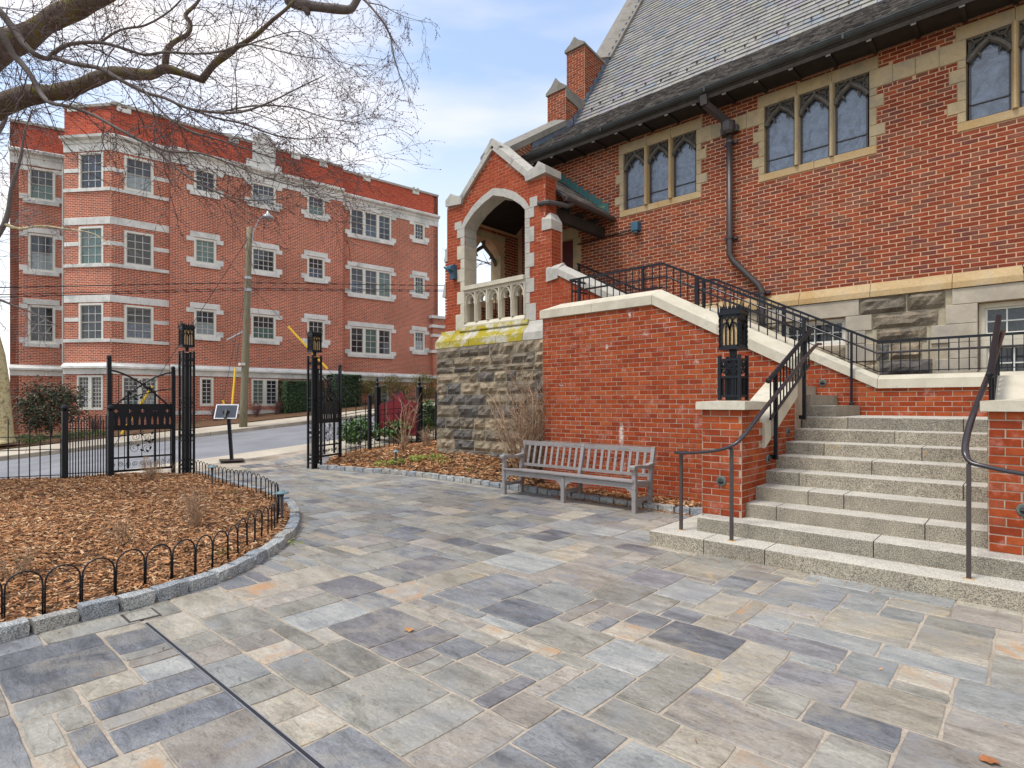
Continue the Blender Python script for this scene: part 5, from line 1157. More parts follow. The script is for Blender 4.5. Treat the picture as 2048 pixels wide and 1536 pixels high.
# wall and coping of the third flight against the porch
tw = thing('porch_stair_wall', 'brick stair wall with pale sloping coping running down from the porch corner', 'wall', (-6.0, 8.7, 2.3))
FT = Fr((0, 8.7), (1, 0)); ts = (3.12-3.93)/(-5.2+6.7)
mb = MB(); mb.fprism(FT, [(-6.895,.0),(-5.15,.0),(-5.15,3.93+ts*(-5.15+6.7)),(-6.7,3.93),(-6.895,3.93)], -.3, 0); mb.build('core', M['mortar_porch'], tw)
lay(FT, tw, -6.89, -5.15, 2.4, 3.95, M['brick_porch'], cuts=[(-ts,1,3.93+ts*6.7)], proud=.005, joint=.009, maxparts=140)
coping_run(tw, FT, [(-6.72,3.95),(-5.1,3.95+ts*(-5.1+6.72))], 0, .17, M['stone_grey'], th=.13, rise=.10, seg=2)
mb = MB(); mb.add([(-7.0,8.66,3.86),(-6.72,8.66,3.90),(-6.72,9.05,3.90),(-7.0,9.05,3.86),(-7.0,8.66,4.13),(-6.72,8.66,4.08),(-6.72,9.05,4.12),(-7.0,9.05,4.16),(-6.75,8.9,4.24),(-6.95,8.9,4.2)],
   [(0,3,2,1),(0,1,5,4),(1,2,6,5),(2,3,7,6),(3,0,4,7),(4,5,8,9),(5,6,8),(6,7,9,8),(7,4,9)]); mb.build('kneeler_stone', M['stone_grey'], tw)

# ------------------------------------------------------------------ brick piers and side walls of the first flight
def pier(label, x0, x1, y0, y1, side, lx):
    t = thing('brick_pier', label, 'pier', ((x0+x1)/2, y0, RISE*2), None)
    mb = MB(); mb.box(x0,y0,0,x1,y1,1.44); ys = y1
    mb.prism([(0,ys,0),(0,7.9,0),(0,7.9,1.60),(0,ys,1.02)] if 0 else [(side,ys,0),(side,7.9,0),(side,7.9,1.60),(side,ys,1.04)], ((.32 if side > -1 else -.32),0,0))
    mb.build('core', M['mortar_new'], t)
    fa = Fr((0, y0), (1, 0)); lay(fa, t, x0, x1, RISE*2, 1.44, M['brick_new'], bh=.0715, bl=.2075, joint=.0098, maxparts=110, phase=0)
    if side < -1: fs = Fr((side, 0), (0, 1)); lay(fs, t, y0, 7.9, RISE*2, 1.7, M['brick_new'], bh=.0715, joint=.0098, maxparts=180, phase=1, cuts=[(-.44,1,1.04-.44*(y1)+.0)] if 0 else [], drop=lambda s, z: (s > y1 and z > 1.02+.44*(s-y1)) or (s <= y1 and z > 1.43))
    else:
        fs = Fr((side, 8.0), (0, -1)); lay(fs, t, .1, 8.0-y0, RISE*2, 1.7, M['brick_new'], bh=.0715, joint=.0098, maxparts=40, drop=lambda s, z: (8-s > y1 and z > 1.02+.44*(8-s-y1)) or (8-s <= y1 and z > 1.43))
    mb = MB(); c = .05; a0, a1, b0, b1 = x0-c, x1+c, y0-c, y1+c
    mb.hexa([(a0,b0,1.44),(a1,b0,1.44),(a1,b1,1.44),(a0,b1,1.44)], [(a0,b0,1.525),(a1,b0,1.525),(a1,b1,1.525),(a0,b1,1.525)])
    xm, ym = (x0+x1)/2, (y0+y1)/2; mb.add([(a0+.005,b0+.005,1.526),(a1-.005,b0+.005,1.526),(a1-.005,b1-.005,1.526),(a0+.005,b1-.005,1.526),(xm,ym,1.545)], [(0,1,4),(1,2,4),(2,3,4),(3,0,4)])
    mb.build('capstone', M['stone_cream'], t)
    mb = MB(); s0 = side+(.03 if side < -1 else -.03); s1 = side+(-.36 if side < -1 else .36)
    mb.prism([(s0,y1+.055,1.0),(s0,y1+.055,1.28),(s0,7.93,1.80),(s0,7.93,1.60)], (s1-s0,0,0)); mb.build('sloping_coping', M['stone_cream'], t)
    return t
pl_ = pier('left brick pier beside the bench carrying the fully visible lantern', -2.72, -2.285, 6.1, 6.66, -2.285, 0)
F_ = Fr((0, 6.1), (1, 0)); round_light(pl_, F_, -2.5, .67); Fs_ = Fr((-2.285, 0), (0, 1)); round_light(pl_, Fs_, 6.87, .87); round_light(pl_, Fs_, 7.59, 1.16)
pr = pier('right brick pier cut by the edge of the photo beside the granite steps', -.285, .15, 6.1, 6.66, -.285, 0)
round_light(pr, F_, -.06, .66)

# ------------------------------------------------------------------ lanterns
def gothic(mb, fr, s0, s1, z0, z1, o, t=.012):
    """interlaced pointed tracery in front of one lantern pane"""
    w = (s1-s0); n = 3; 
    for k in range(1, 4): x = s0+w*k/4; mb.tube([fr.P(x, z0, o), fr.P(x, z0+(z1-z0)*.55, o)], t*.55, 4)
    for c, hw, top in ((.5, .25, .98), (.25, .25, .80), (.75, .25, .80), (0, .5, .99), (1, .5, .99)):
        for s in (-1, 1):
            pts = []
            for i in range(6):
                q = i/5; x = c+s*hw*(1-q**1.7)*1.0; zz = .5+(top-.5)*math.sin(q*math.pi/2)
                if -.001 <= x <= 1.001: pts.append(fr.P(s0+w*x, z0+(z1-z0)*zz, o))
            if len(pts) > 1: mb.tube(pts, t*.5, 4)
def lantern_head(parent, c, w, h, rz=0):
    """lantern box with amber glass, twisted corner bars, pierced cresting and spikes; c is the middle of its base"""
    x, y, z = c; hw = w/2; cr, sr = math.cos(rz), math.sin(rz)
    def G(a, b, zz): return (x+cr*a-sr*b, y+sr*a+cr*b, zz)
    mb = MB()
    for zz, e, th in ((z, .012, .03), (z+h-.03, .016, .03)):
        e += hw; mb.hexa([G(-e,-e,zz),G(e,-e,zz),G(e,e,zz),G(-e,e,zz)], [G(-e,-e,zz+th),G(e,-e,zz+th),G(e,e,zz+th),G(-e,e,zz+th)])
    mb.bar(G(0,0,z-.09), G(0,0,z), .06)
    body = mb.build('lantern', M['iron'], parent)
    for a, b in ((-1,-1),(1,-1),(1,1),(-1,1)):
        n = 14; mb = MB()
        for ph in (0, math.pi):
            mb.tube([G(a*hw+.007*math.cos(k*1.4+ph), b*hw+.007*math.sin(k*1.4+ph), z+.03+(h-.06)*k/n) for k in range(n+1)], .008, 4)
        mb.tube([G(a*(hw+.01), b*(hw+.01), z+h), G(a*(hw+.012), b*(hw+.012), z+h+.06), G(a*(hw+.03), b*(hw+.03), z+h+.12)], [.012,.008,.002], 5)
        mb.build('corner_bar', M['iron'], body)
    i_ = hw-.02
    for d in range(4):
        g_ = rz+d*math.pi/2; dx, dy = math.cos(g_), math.sin(g_); nx, ny = dy, -dx
        fr = Fr((x+nx*hw, y+ny*hw), (dx, dy))
        mb = MB(); mb.fbox(fr, -i_, i_, z+.03, z+h-.03, -.03, -.022); mb.build('amber_pane', M['amber'], body)
        mb = MB(); gothic(mb, fr, -i_, i_, z+.03, z+h-.05, -.008, .02); mb.fbox(fr, -i_, i_, z+.03, z+.05, -.02, 0); mb.fbox(fr, -i_, i_, z+h-.055, z+h-.03, -.02, 0)
        for e in (-1, 1): mb.fbox(fr, e*i_-.008, e*i_+.008, z+.03, z+h-.03, -.02, 0)
        mb.build('pane_tracery', M['iron'], body)
        mb = MB(); n = 5
        mb.fbox(fr, -hw, hw, z+h, z+h+.035, -.008, 0)
        for k in range(n): s = -hw+w*(k+.5)/n; mb.fprism(fr, [(s-w/n*.42,z+h+.03),(s+w/n*.42,z+h+.03),(s+w/n*.28,z+h+.065),(s,z+h+.05),(s-w/n*.28,z+h+.065)], -.008, 0)
        mb.build('cresting', M['iron'], body)
        mb = MB(); mb.tube([fr.P(0, z+h+.03, 0), fr.P(0, z+h+.09, .004), fr.P(0, z+h+.14, .01)], [.008,.006,.001], 4); mb.build('spike', M['iron'], body)
    return body
def scroll(mb, fr, s, z, r, o, turns=1.4, d=1, t=.006, start=0, n=16):
    pts = []
    for k in range(n+1):
        q = k/n; a = start+d*q*turns*2*math.pi; rr = r*(1-.8*q); pts.append(fr.P(s+rr*math.cos(a), z+rr*math.sin(a), o))
    mb.tube(pts, t, 4)
def pier_lantern(label, x, y, z):
    t = thing('pier_lantern', label, 'lantern', (x, y, z)); w = .215; hw = w/2; h = .46
    lantern_head(t, (x, y, z+h+.09), .215, .41)
    for a, b in ((-1,-1),(1,-1),(1,1),(-1,1)):
        mb = MB(); mb.box(x+a*hw-.016,y+b*hw-.016,z,x+a*hw+.016,y+b*hw+.016,z+h+.03); mb.build('cage_post', M['iron'], t)
    mb = MB()
    for zz in (.045, .25, .44):
        for a in (-1, 1): mb.box(x-hw,y+a*hw-.009,z+zz-.012,x+hw,y+a*hw+.009,z+zz+.012); mb.box(x+a*hw-.0085,y-hw,z+zz-.0115,x+a*hw+.0085,y+hw,z+zz+.0115)
    mb.build('cage_ring', M['iron'], t)
    mb = MB(); mb.box(x-.06,y-.06,z+.0,x+.06,y+.06,z+h-.02); mb.build('inner_box', M['iron'], t)
    for d in range(4):
        g_ = d*math.pi/2; dx, dy = math.cos(g_), math.sin(g_); fr = Fr((x+dy*hw, y-dx*hw), (dx, dy)); mb = MB()
        for s, zz, dd in ((-.052,.395,1),(.052,.395,-1),(-.052,.32,-1),(.052,.32,1),(0,.36,1)): scroll(mb, fr, s, z+zz, .034, 0, 1.5, dd, .007, 0)
        mb.build('scrollwork', M['iron'], t)
        mb = MB()
        for s in (-.065, -.035, .035, .065): mb.tube([fr.P(s, z+.05, -.004), fr.P(s, z+.25, -.004)], .007, 4)
        mb.build('cage_bars', M['iron'], t)
pier_lantern('black iron lantern with amber glass on the left brick pier', -2.46, 6.32, 1.543)
pier_lantern('spiked black lantern on the right pier cut by the photo edge', .06, 6.32, 1.543)

# ------------------------------------------------------------------ handrails and guard rails
def resam(path, step):
    P_ = [Vector(p) for p in path]; out = []; tot = sum((b-a).length for a, b in zip(P_, P_[1:])); n = max(1, round(tot/step))
    for k in range(n+1):
        d = tot*k/n
        for a, b in zip(P_, P_[1:]):
            L = (b-a).length
            if d <= L+1e-6: out.append(a.lerp(b, min(1, d/L))); break
            d -= L
    return out
def smooth_path(pts, it=3):
    P_ = [Vector(p) for p in pts]
    for _ in range(it):
        q = [P_[0]]
        for a, b in zip(P_, P_[1:]): q += [a.lerp(b, .25), a.lerp(b, .75)]
        q.append(P_[-1]); P_ = q
    return P_
def molded(mb, path, w=.05, h=.032):
    """flat moulded rail: wide rounded top"""
    P_ = [Vector(p) for p in path]; vs = []; m = len(P_); prof = [(-.5,-.1),(-.42,.3),(-.2,.5),(.2,.5),(.42,.3),(.5,-.1),(.3,-.5),(-.3,-.5)]; n = len(prof)
    for i, p in enumerate(P_):
        t = (P_[min(i+1, m-1)]-P_[max(i-1, 0)]).normalized(); u = Vector((t.y, -t.x, 0)); 
        if u.length < .01: u = Vector((1,0,0))
        u.normalize(); v = u.cross(t); v = v if v.z > 0 else -v
        vs += [tuple(p+u*a*w+v*b*h) for a, b in prof]
    mb.add(vs, [tuple(range(n))[::-1], tuple((m-1)*n+k for k in range(n))]+[(i*n+k, i*n+(k+1) % n, (i+1)*n+(k+1) % n, (i+1)*n+k) for i in range(m-1) for k in range(n)])
def handrail(label, pts, posts, top_end):
    t = thing('stair_handrail', label, 'handrail', posts[0][0])
    mb = MB(); molded(mb, smooth_path(pts, 2)); mb.build('rail', M['iron_worn'], t, smooth=True)
    for foot, top in posts: mb = MB(); mb.bar(foot, (foot[0], foot[1], top), .03, .03); mb.build('post', M['bronze'], t); mb = MB(); mb.lathe([(.04,0),(.036,.006)], foot, 12); mb.build('post_foot', M['stone_gold'], t)
    for b0, b1 in top_end: mb = MB(); mb.bar(b0, b1, .014); mb.build('bracket', M['iron'], t)
handrail('curved bronze handrail on two posts sweeping down at the left pier', [(-2.85,5.98,.97),(-2.90,5.78,.975),(-2.72,5.66,.985),(-2.4,5.62,1.02),(-2.2,5.62,1.08),(-2.12,5.70,1.18),(-2.1,6.1,1.39),(-2.1,7.2,1.86),(-2.1,8.16,2.28),(-2.1,8.35,2.29)],
   [((-2.81,5.78,.148), .97), ((-2.22,5.66,.148), 1.07)], [((-2.1,6.94,1.72),(-2.2,6.94,1.66)),((-2.1,8.04,2.2),(-2.2,8.04,2.14))])
handrail('curved bronze handrail sweeping in front of the right pier', [(.45,6.0,.97),(.5,5.84,.96),(.3,5.70,.96),(-.05,5.64,.98),(-.3,5.64,1.03),(-.38,5.66,1.05),(-.41,5.70,1.14),(-.41,5.95,1.27),(-.38,6.3,1.47),(-.31,7.2,1.86),(-.26,8.16,2.28)],
   [((-.38,5.66,.148), 1.04), ((.3,5.7,.148), .97)], [((-.33,6.94,1.72),(-.28,6.94,1.66))])
def guard(label, x, y0, z0, y1, z1, feet, side):
    t = thing('stair_guard_rail', label, 'guard rail', (x, y0, z0-.5)); s = (z1-z0)/(y1-y0)
    mb = MB(); molded(mb, [(x, y0-.03, z0), (x, y1+.03, z1)], .055, .045); mb.build('top_rail', M['iron'], t); 
    mb = MB(); mb.sphere((x, y0-.03, z0), .032, 8, 5); mb.build('rail_end', M['iron'], t)
    mb = MB(); mb.bar((x, y0+.03, z0-.43), (x, y1, z1-.45), .022, .03); mb.build('bottom_rail', M['iron'], t)
    n = 13; me = None
    for k in range(n+1):
        y = lerp(y0+.04, y1-.02, k/n); zt = z0+s*(y-y0)
        if me is None: mb = MB(); mb.box(-.007,-.007,-.43,.007,.007,0); me = mb.mesh('baluster', M['iron'])
        put('baluster', me, (x, y, zt-.02), t)
    for fy, fz in feet:
        mb = MB(); mb.box(x-.02,fy-.02,fz,x+.02,fy+.02,z0+s*(fy-y0)-.01); mb.build('post', M['iron'], t)
        mb = MB(); mb.bar((x,fy,fz+.03), (x+side*.06,fy,fz+.03), .04, .05); mb.build('bracket', M['iron'], t)
guard('black baluster guard rail climbing beside the left handrail of the steps', -2.21, 6.72, 1.76, 8.27, 2.47, ((6.94,.86),(8.04,1.30)), -1)
guard('black baluster guard rail seen end on above the right pier', -.30, 6.72, 1.76, 8.3, 2.47, ((6.94,.86),(8.04,1.30)), 1)
def railing(label, top, hgt, posts, step=.117, inner=None, lower=None, foot=None):
    """top: list of points along the rail; hgt: drop to the bottom ends of the bars"""
    t = thing('wall_railing', label, 'railing', tuple(Vector(top[0])-Vector((0,0,hgt))))
    mb = MB()
    for a, b in zip(top, top[1:]): mb.bar(a, b, .012, .035)
    mb.build('top_rail', M['iron'], t)
    if lower:
        mb = MB()
        for a, b in zip(top, top[1:]): mb.bar((a[0],a[1],a[2]-lower), (b[0],b[1],b[2]-lower), .02, .012)
        mb.build('bottom_rail', M['iron'], t)
    if inner:
        off, dz = inner; mb = MB(); pp = [(a[0]+off[0], a[1]+off[1], a[2]-dz) for a in top]; mb.tube(pp, .017, 8); mb.build('inner_handrail', M['iron_worn'], t, smooth=True)
    me = {}
    for a, b in zip(top, top[1:]):
        L = math.dist(a, b); L2 = math.hypot(a[0]-b[0], a[1]-b[1]); n = max(1, round(L2/step))
        for k in range(n):
            p = Vector(a).lerp(Vector(b), (k+.5)/n); h = foot(p) if foot else hgt
            key = round(h, 2)
            if key not in me: mb = MB(); mb.box(-.0065,-.0065,-key,.0065,.0065,0); me[key] = mb.mesh('baluster', M['iron'])
            put('baluster', me[key], p, t)
    for p, h in posts: mb = MB(); mb.box(p[0]-.02,p[1]-.02,p[2]-h,p[0]+.02,p[1]+.02,p[2]-.005); mb.build('post', M['iron'], t)
railing('black baluster railing standing on the sloping coping of the front retaining wall', [(-6.07,8.65,3.70),(-6.07,8.17,3.68),(-4.27,8.17,3.68),(-2.19,8.17,2.60)], .43, [((-5.86,8.17,3.68),.44),((-4.62,8.17,3.68),.44),((-3.72,8.17,3.39),.44),((-2.25,8.17,2.63),.44)], .118, inner=((0,.09),.18))
railing('black baluster railing along the coping of the rear stair wall', [(-4.55,9.95,3.70),(-4.2,9.95,3.71),(-1.72,9.95,2.42),(3.4,9.95,2.42)], .46, [((-4.4,9.95,3.7),.5),((-3.05,9.95,3.1),.5)], .112, inner=((0,-.10),.17), lower=.44)
t = thing('landing_post', 'tall thin black post carrying the rear railing above the granite landing', 'post', (-2.03, 9.76, 1.48))
mb = MB(); mb.box(-2.045,9.745,1.50,-2.015,9.775,2.6); mb.build('post', M['iron'], t); mb = MB(); mb.sphere((-2.03,9.76,1.5), .035, 8, 5); mb.build('post_foot', M['iron'], t)
railing('short black railing beside the porch stair seen through the front railing', [(-7.05,9.75,4.42),(-5.6,9.75,3.68),(-5.1,9.75,3.66)], .55, [((-7.0,9.75,4.4),.7),((-5.5,9.75,3.66),.7)], .12, inner=((0,-.08),.15))
railing('thin black rail just behind the carved porch balustrade', [(-9.2,9.2,4.22),(-7.6,9.2,4.22)], 1.1, [], .13)
# the bench
bn = thing('park_bench', 'long silvered wooden slatted bench in front of the brick wall', 'bench', (-5.3, 7.2, 0))
XA, XB = -6.52, -4.07; YFt, YBk = 6.97, 7.40
def plank(name, a, b, w, h, parent=bn, e=.004):
    mb = MB(); mb.bar(a, b, w, h); return mb.build(name, M['bench'], parent, org=tuple(a))
for x in (XA, (XA+XB)/2, XB):
    end = x != (XA+XB)/2
    plank('leg', (x,YFt,0), (x,YFt,.60 if end else .40), .06, .06)
    mb = MB(); mb.prism([(x-.028,YBk-.03,0),(x-.028,YBk+.035,0),(x-.028,YBk+.035,.42),(x-.028,YBk+.13,.86),(x-.028,YBk+.085,.88),(x-.028,YBk-.03,.42)], (.056,0,0)); mb.build('leg', M['bench'], bn)
    plank('stretcher', (x,YFt+.02,.17), (x,YBk,.17), .035, .05); plank('seat_support', (x,YFt+.02,.385), (x,YBk,.36), .04, .06)
    if end:
        mb = MB(); p = [(YFt-.07,.60),(YFt-.075,.635),(YFt-.04,.655),(YFt+.1,.65),(YFt+.28,.635),(YBk+.06,.665),(YBk+.06,.62),(YFt+.28,.595),(YFt+.05,.61)]
        mb.prism([(x-.04,a,b) for a, b in p], (.08,0,0)); mb.build('armrest', M['bench'], bn)
plank('front_rail', (XA,YFt,.37), (XB,YFt,.37), .03, .075); plank('back_rail', (XA,YBk,.36), (XB,YBk,.36), .03, .06)
for x, s in ((XA,1),((XA+XB)/2,-1),((XA+XB)/2,1),(XB,-1)):
    mb = MB(); x += s*.028; mb.prism([(x,YFt-.012,.335),(x+s*.13,YFt-.012,.335),(x+s*.05,YFt-.012,.29),(x,YFt-.012,.2)], (0,.024,0)); mb.build('knee_brace', M['bench'], bn)
for k in range(6):
    y = YFt-.02+k*.076; z = .425-.010*k*.6+(.004 if k == 0 else 0); plank('seat_slat', (XA-.0,y,z), (XB+.0,y,z), .062, .02)
plank('top_rail', (XA,YBk+.098,.835), (XB,YBk+.098,.835), .035, .075); plank('lower_back_rail', (XA,YBk+.02,.475), (XB,YBk+.02,.475), .03, .045)
me = None; mid = (XA+XB)/2
for a, b in ((XA, mid), (mid, XB)):
    for k in range(9):
        x = lerp(a, b, (k+1)/10); plank('back_slat', (x,YBk+.022,.49), (x,YBk+.09,.80), .042, .014)
plank('centre_stile', (mid,YBk+.012,.42), (mid,YBk+.10,.82), .06, .04)

# path lights
def path_light(label, x, y, z, h=.30):
    t = thing('path_light', label, 'path light', (x, y, z))
    mb = MB(); mb.tube([(x,y,z-.03),(x,y,z+h)], [.012,.02], 8); mb.build('stake', M['board'], t)
    mb = MB(); mb.lathe([(.022,h-.02),(.03,h+.005),(.022,h+.01)], (x,y,z), 10); mb.build('neck', M['bronze'], t)
    mb = MB(); mb.lathe([(.085,h+.02),(.088,h+.026),(.05,h+.042),(.038,h+.045),(.03,h+.058),(.01,h+.066)], (x,y,z), 16); mb.build('shade', M['path_light'], t, smooth=True)
path_light('small patinated path light behind the hoops near the iron gate', -10.76, 3.94, .06)
path_light('nearest small path light at the tip of the left bed inside the hoops', -6.98, 3.38, .06)
path_light('small path light among green leaves in the right bed before the fence', -10.45, 7.66, .09, .33)
path_light('small path light just left of the wooden bench arm', -7.45, 7.95, .2, .30)

# hoop fence of the left bed
hf = thing('hoop_fence', 'low black hoop border fence round the left mulch bed', 'border fence', (-6, 3, 0))
inner_ = [(-5.06,-2.0),(-5.06,.35),(-5.07,.93),(-5.1,1.25),(-5.24,1.76),(-5.48,2.14),(-5.84,2.5),(-6.3,2.91),(-6.8,3.24),(-7.4,3.55),(-8.05,3.82),(-8.75,3.98),(-9.55,4.06),(-10.4,4.12),(-11.3,4.19),(-12.2,4.27),(-13.1,4.33)]
hp = resample(inner_, .212)
for a, b in zip(hp, hp[1:]):
    p, q = Vector((a[0], a[1], 0)), Vector((b[0], b[1], 0)); zb = zl((a[0]+b[0])/2, (a[1]+b[1])/2)-.01; mb = MB(); u = (q-p)*.47; m_ = (p+q)/2; r = u.length; u.normalize()
    lean = .01*math.sin(a[0]*7)
    pts = [m_-u*r+Vector((0,0,zb)), m_-u*r+Vector((lean,0,zb+.2))]+[m_-u*r*math.cos(t)+Vector((lean,0,zb+.22+r*1.02*math.sin(t))) for t in fr_(.25, math.pi-.25, 8)]+[m_+u*r+Vector((lean,0,zb+.2)), m_+u*r+Vector((0,0,zb))]
    mb.tube(pts, .0062, 6); mb.build('hoop', M['iron'], hf, org=tuple(m_), smooth=True)

# ------------------------------------------------------------------ iron gate pillars, gate leaves, fences
def ring(mb, x, y, z, hw, t=.012, h=.02):
    for a in (-1, 1): mb.box(x-hw-t,y+a*hw-t,z,x+hw+t,y+a*hw+t,z+h); mb.box(x+a*hw-t,y-hw,z+.001,x+a*hw+t,y+hw,z+h-.001)
def gate_pillar(label, x, y):
    t = thing('gate_pillar', label, 'gate pillar', (x, y, 0), 'iron lantern pillars of the gate'); hw = .105
    for a, b in ((-1,-1),(1,-1),(1,1),(-1,1)):
        mb = MB(); mb.box(x+a*hw-.02,y+b*hw-.02,0,x+a*hw+.02,y+b*hw+.02,2.62); mb.build('corner_post', M['iron'], t)
    mb = MB(); mb.box(x-.035,y-.035,0,x+.035,y+.035,2.56); mb.build('inner_post', M['iron'], t)
    mb = MB()
    for z in (.12,.30,.72,.93,1.42,1.62,2.30,2.56): ring(mb, x, y, z, hw)
    mb.build('ring_band', M['iron'], t)
    for d in range(4):
        dx, dy = math.cos(d*math.pi/2), math.sin(d*math.pi/2); fr = Fr((x+dy*hw, y-dx*hw), (dx, dy)); mb = MB()
        for z0, z1 in ((.93-.19,.92),(1.44,1.61),(2.32,2.55),(.14,.29)):
            zm = (z0+z1)/2; r = (z1-z0)/2*.8
            scroll(mb, fr, -.045, zm, r*.6, 0, 1.5, 1, .006); scroll(mb, fr, .045, zm, r*.6, 0, 1.5, -1, .006, math.pi); scroll(mb, fr, 0, zm, r*.5, .003, 1.2, 1, .005)
        mb.build('scrollwork', M['iron'], t)
        mb = MB()
        for s in (-.05, .05): mb.tube([fr.P(s, .31, 0), fr.P(s, .72, 0)], .006, 4); mb.tube([fr.P(s, .94, 0), fr.P(s, 1.43, 0)], .006, 4); mb.tube([fr.P(s, 1.64, 0), fr.P(s, 2.3, 0)], .006, 4)
        mb.build('infill_bars', M['iron'], t)
    lantern_head(t, (x, y, 2.70), .22, .42)
gate_pillar('left black openwork gate pillar topped by an amber lantern', -13.30, 4.36)
gate_pillar('right black openwork gate pillar topped by an amber lantern', -12.42, 6.80)
def leaf_panel(mb, fr, s, z, r, a, o=0):
    ca, sa = math.cos(a), math.sin(a); pts = [(0,0),(.5,.28),(1,0),(.5,-.28)]
    mb.add([fr.P(s+r*(u*ca-v*sa), z+r*(u*sa+v*ca), o+.003*(i % 2)) for i, (u, v) in enumerate(pts)], [(0,1,2,3)])
def gate_leaf(label, p, q, z0, group=None, rise=1):
    """ornate leaf from hinge p to free edge q: pierced panel, scroll panels, crossing arcs"""
    t = thing('gate_leaf', label, 'gate', (p[0], p[1], z0)); L = math.dist(p, q); fr = Fr(p, (q[0]-p[0], q[1]-p[1])); o = .0
    for s, h in ((0, 2.2), (L, 2.36)): mb = MB(); mb.fbox(fr, s-.035, s+.035, z0+.03, z0+h, -.03, .03); mb.sphere(fr.P(s, z0+h+.03), .045, 8, 5); mb.build('stile', M['iron'], t)
    mb = MB(); mb.fbox(fr, L*.30-.018, L*.30+.018, z0+.2, z0+1.75, -.015, .015); mb.fbox(fr, L*.72-.018, L*.72+.018, z0+.2, z0+1.75, -.015, .015); mb.build('intermediate_stile', M['iron'], t)
    mb = MB()
    for z, w in ((.16,.022),(.42,.018),(.98,.02),(1.46,.022)): mb.fbox(fr, 0, L, z0+z-w, z0+z+w, -.014, .014)
    mb.build('cross_rail', M['iron'], t)
    # pierced gothic band
    mb = MB(); n = 5; w = L/n
    for k in range(n):
        a, b = k*w, (k+1)*w; m_ = (a+b)/2; quad = lambda cx, cz, r: [(cx+r*math.cos(g)*(1+.35*math.cos(4*g)), cz+r*math.sin(g)*(1+.35*math.cos(4*g))) for g in fr_(0, 2*math.pi, 16)[:-1]]
        arch_ = [(m_-w*.3,z0+1.06),(m_-w*.14,z0+1.06),(m_-w*.14,z0+1.16),(m_-w*.22,z0+1.24),(m_-w*.30,z0+1.16)]
        mb.slab(fr, [(a,z0+1.0),(b,z0+1.0),(b,z0+1.44),(a,z0+1.44)], [quad(m_, z0+1.34, w*.13), arch_, [(2*m_-x, y) for x, y in arch_]], -.008, .008)
    mb.build('pierced_panel', M['iron'], t)
    # vertical bars
    mbar = None
    for k in range(11):
        s = L*(k+.5)/11
        if .30*L < s < .72*L: continue
        mb = MB(); mb.tube([fr.P(s, z0+.16, .0), fr.P(s, z0+.98, .0)], .008, 5); mb.build('bar', M['iron'], t)
        top = 2.12-.75*(s/L)**1.5 if rise < 0 else 1.46+.65*(s/L)**.8
        mb = MB(); mb.tube([fr.P(s, z0+1.46, .0), fr.P(s, z0+max(1.5, top), .0)], .006, 5); mb.build('bar', M['iron'], t)
    mb = MB()
    mb.tube([fr.P(L*u, z0+2.14-.80*u**1.6, .01) for u in fr_(0, 1, 10)], .018, 6); mb.tube([fr.P(L*(1-u), z0+2.14-.80*u**1.6, -.01) for u in fr_(0, 1, 10)], .018, 6)
    mb.tube([fr.P(L*u, z0+1.80-.33*u**1.4, .01) for u in fr_(0, .8, 8)], .012, 5)
    mb.build('crossing_arc', M['iron'], t)
    # vine scrolls
    for zc_, hh in ((.70, .26), (1.72, .24)):
        mb = MB(); c = L*.51
        mb.tube([fr.P(c, z0+zc_-hh, .006), fr.P(c-.02, z0+zc_, .006), fr.P(c+.02, z0+zc_+hh, .006)], .008, 5)
        for s_, z_, r_, d in ((-.12,-.12,.09,1),(.13,-.10,.09,-1),(-.11,.10,.08,-1),(.12,.12,.085,1),(0,.2,.05,1),(-.19,.0,.045,1),(.19,.0,.045,-1)): scroll(mb, fr, c+s_*L/1.25, z0+zc_+z_, r_, .006, 1.5, d, .006, s_*9)
        mb.build('vine_scroll', M['iron'], t)
        mb = MB(); rr = random.Random(int(zc_*10))
        for k in range(9): leaf_panel(mb, fr, c+rr.uniform(-.2,.17), z0+zc_+rr.uniform(-.2,.2), .085, rr.uniform(0, 6.28), .012)
        mb.build('iron_leaves', M['iron'], t)
    mb = MB()
    for k in range(9): scroll(mb, fr, L*(k+.5)/9, z0+.29, L/9*.42, 0, 1.6, 1 if k % 2 else -1, .006, k)
    mb.build('scroll_border', M['iron'], t)
gate_leaf('open left iron gate leaf with crossing arcs and pierced gothic band', (-13.36,4.12), (-13.30,2.98), .02)
gate_leaf('folded back right iron gate leaf with a single rising arc', (-12.62,6.98), (-13.08,7.86), .08, rise=1)
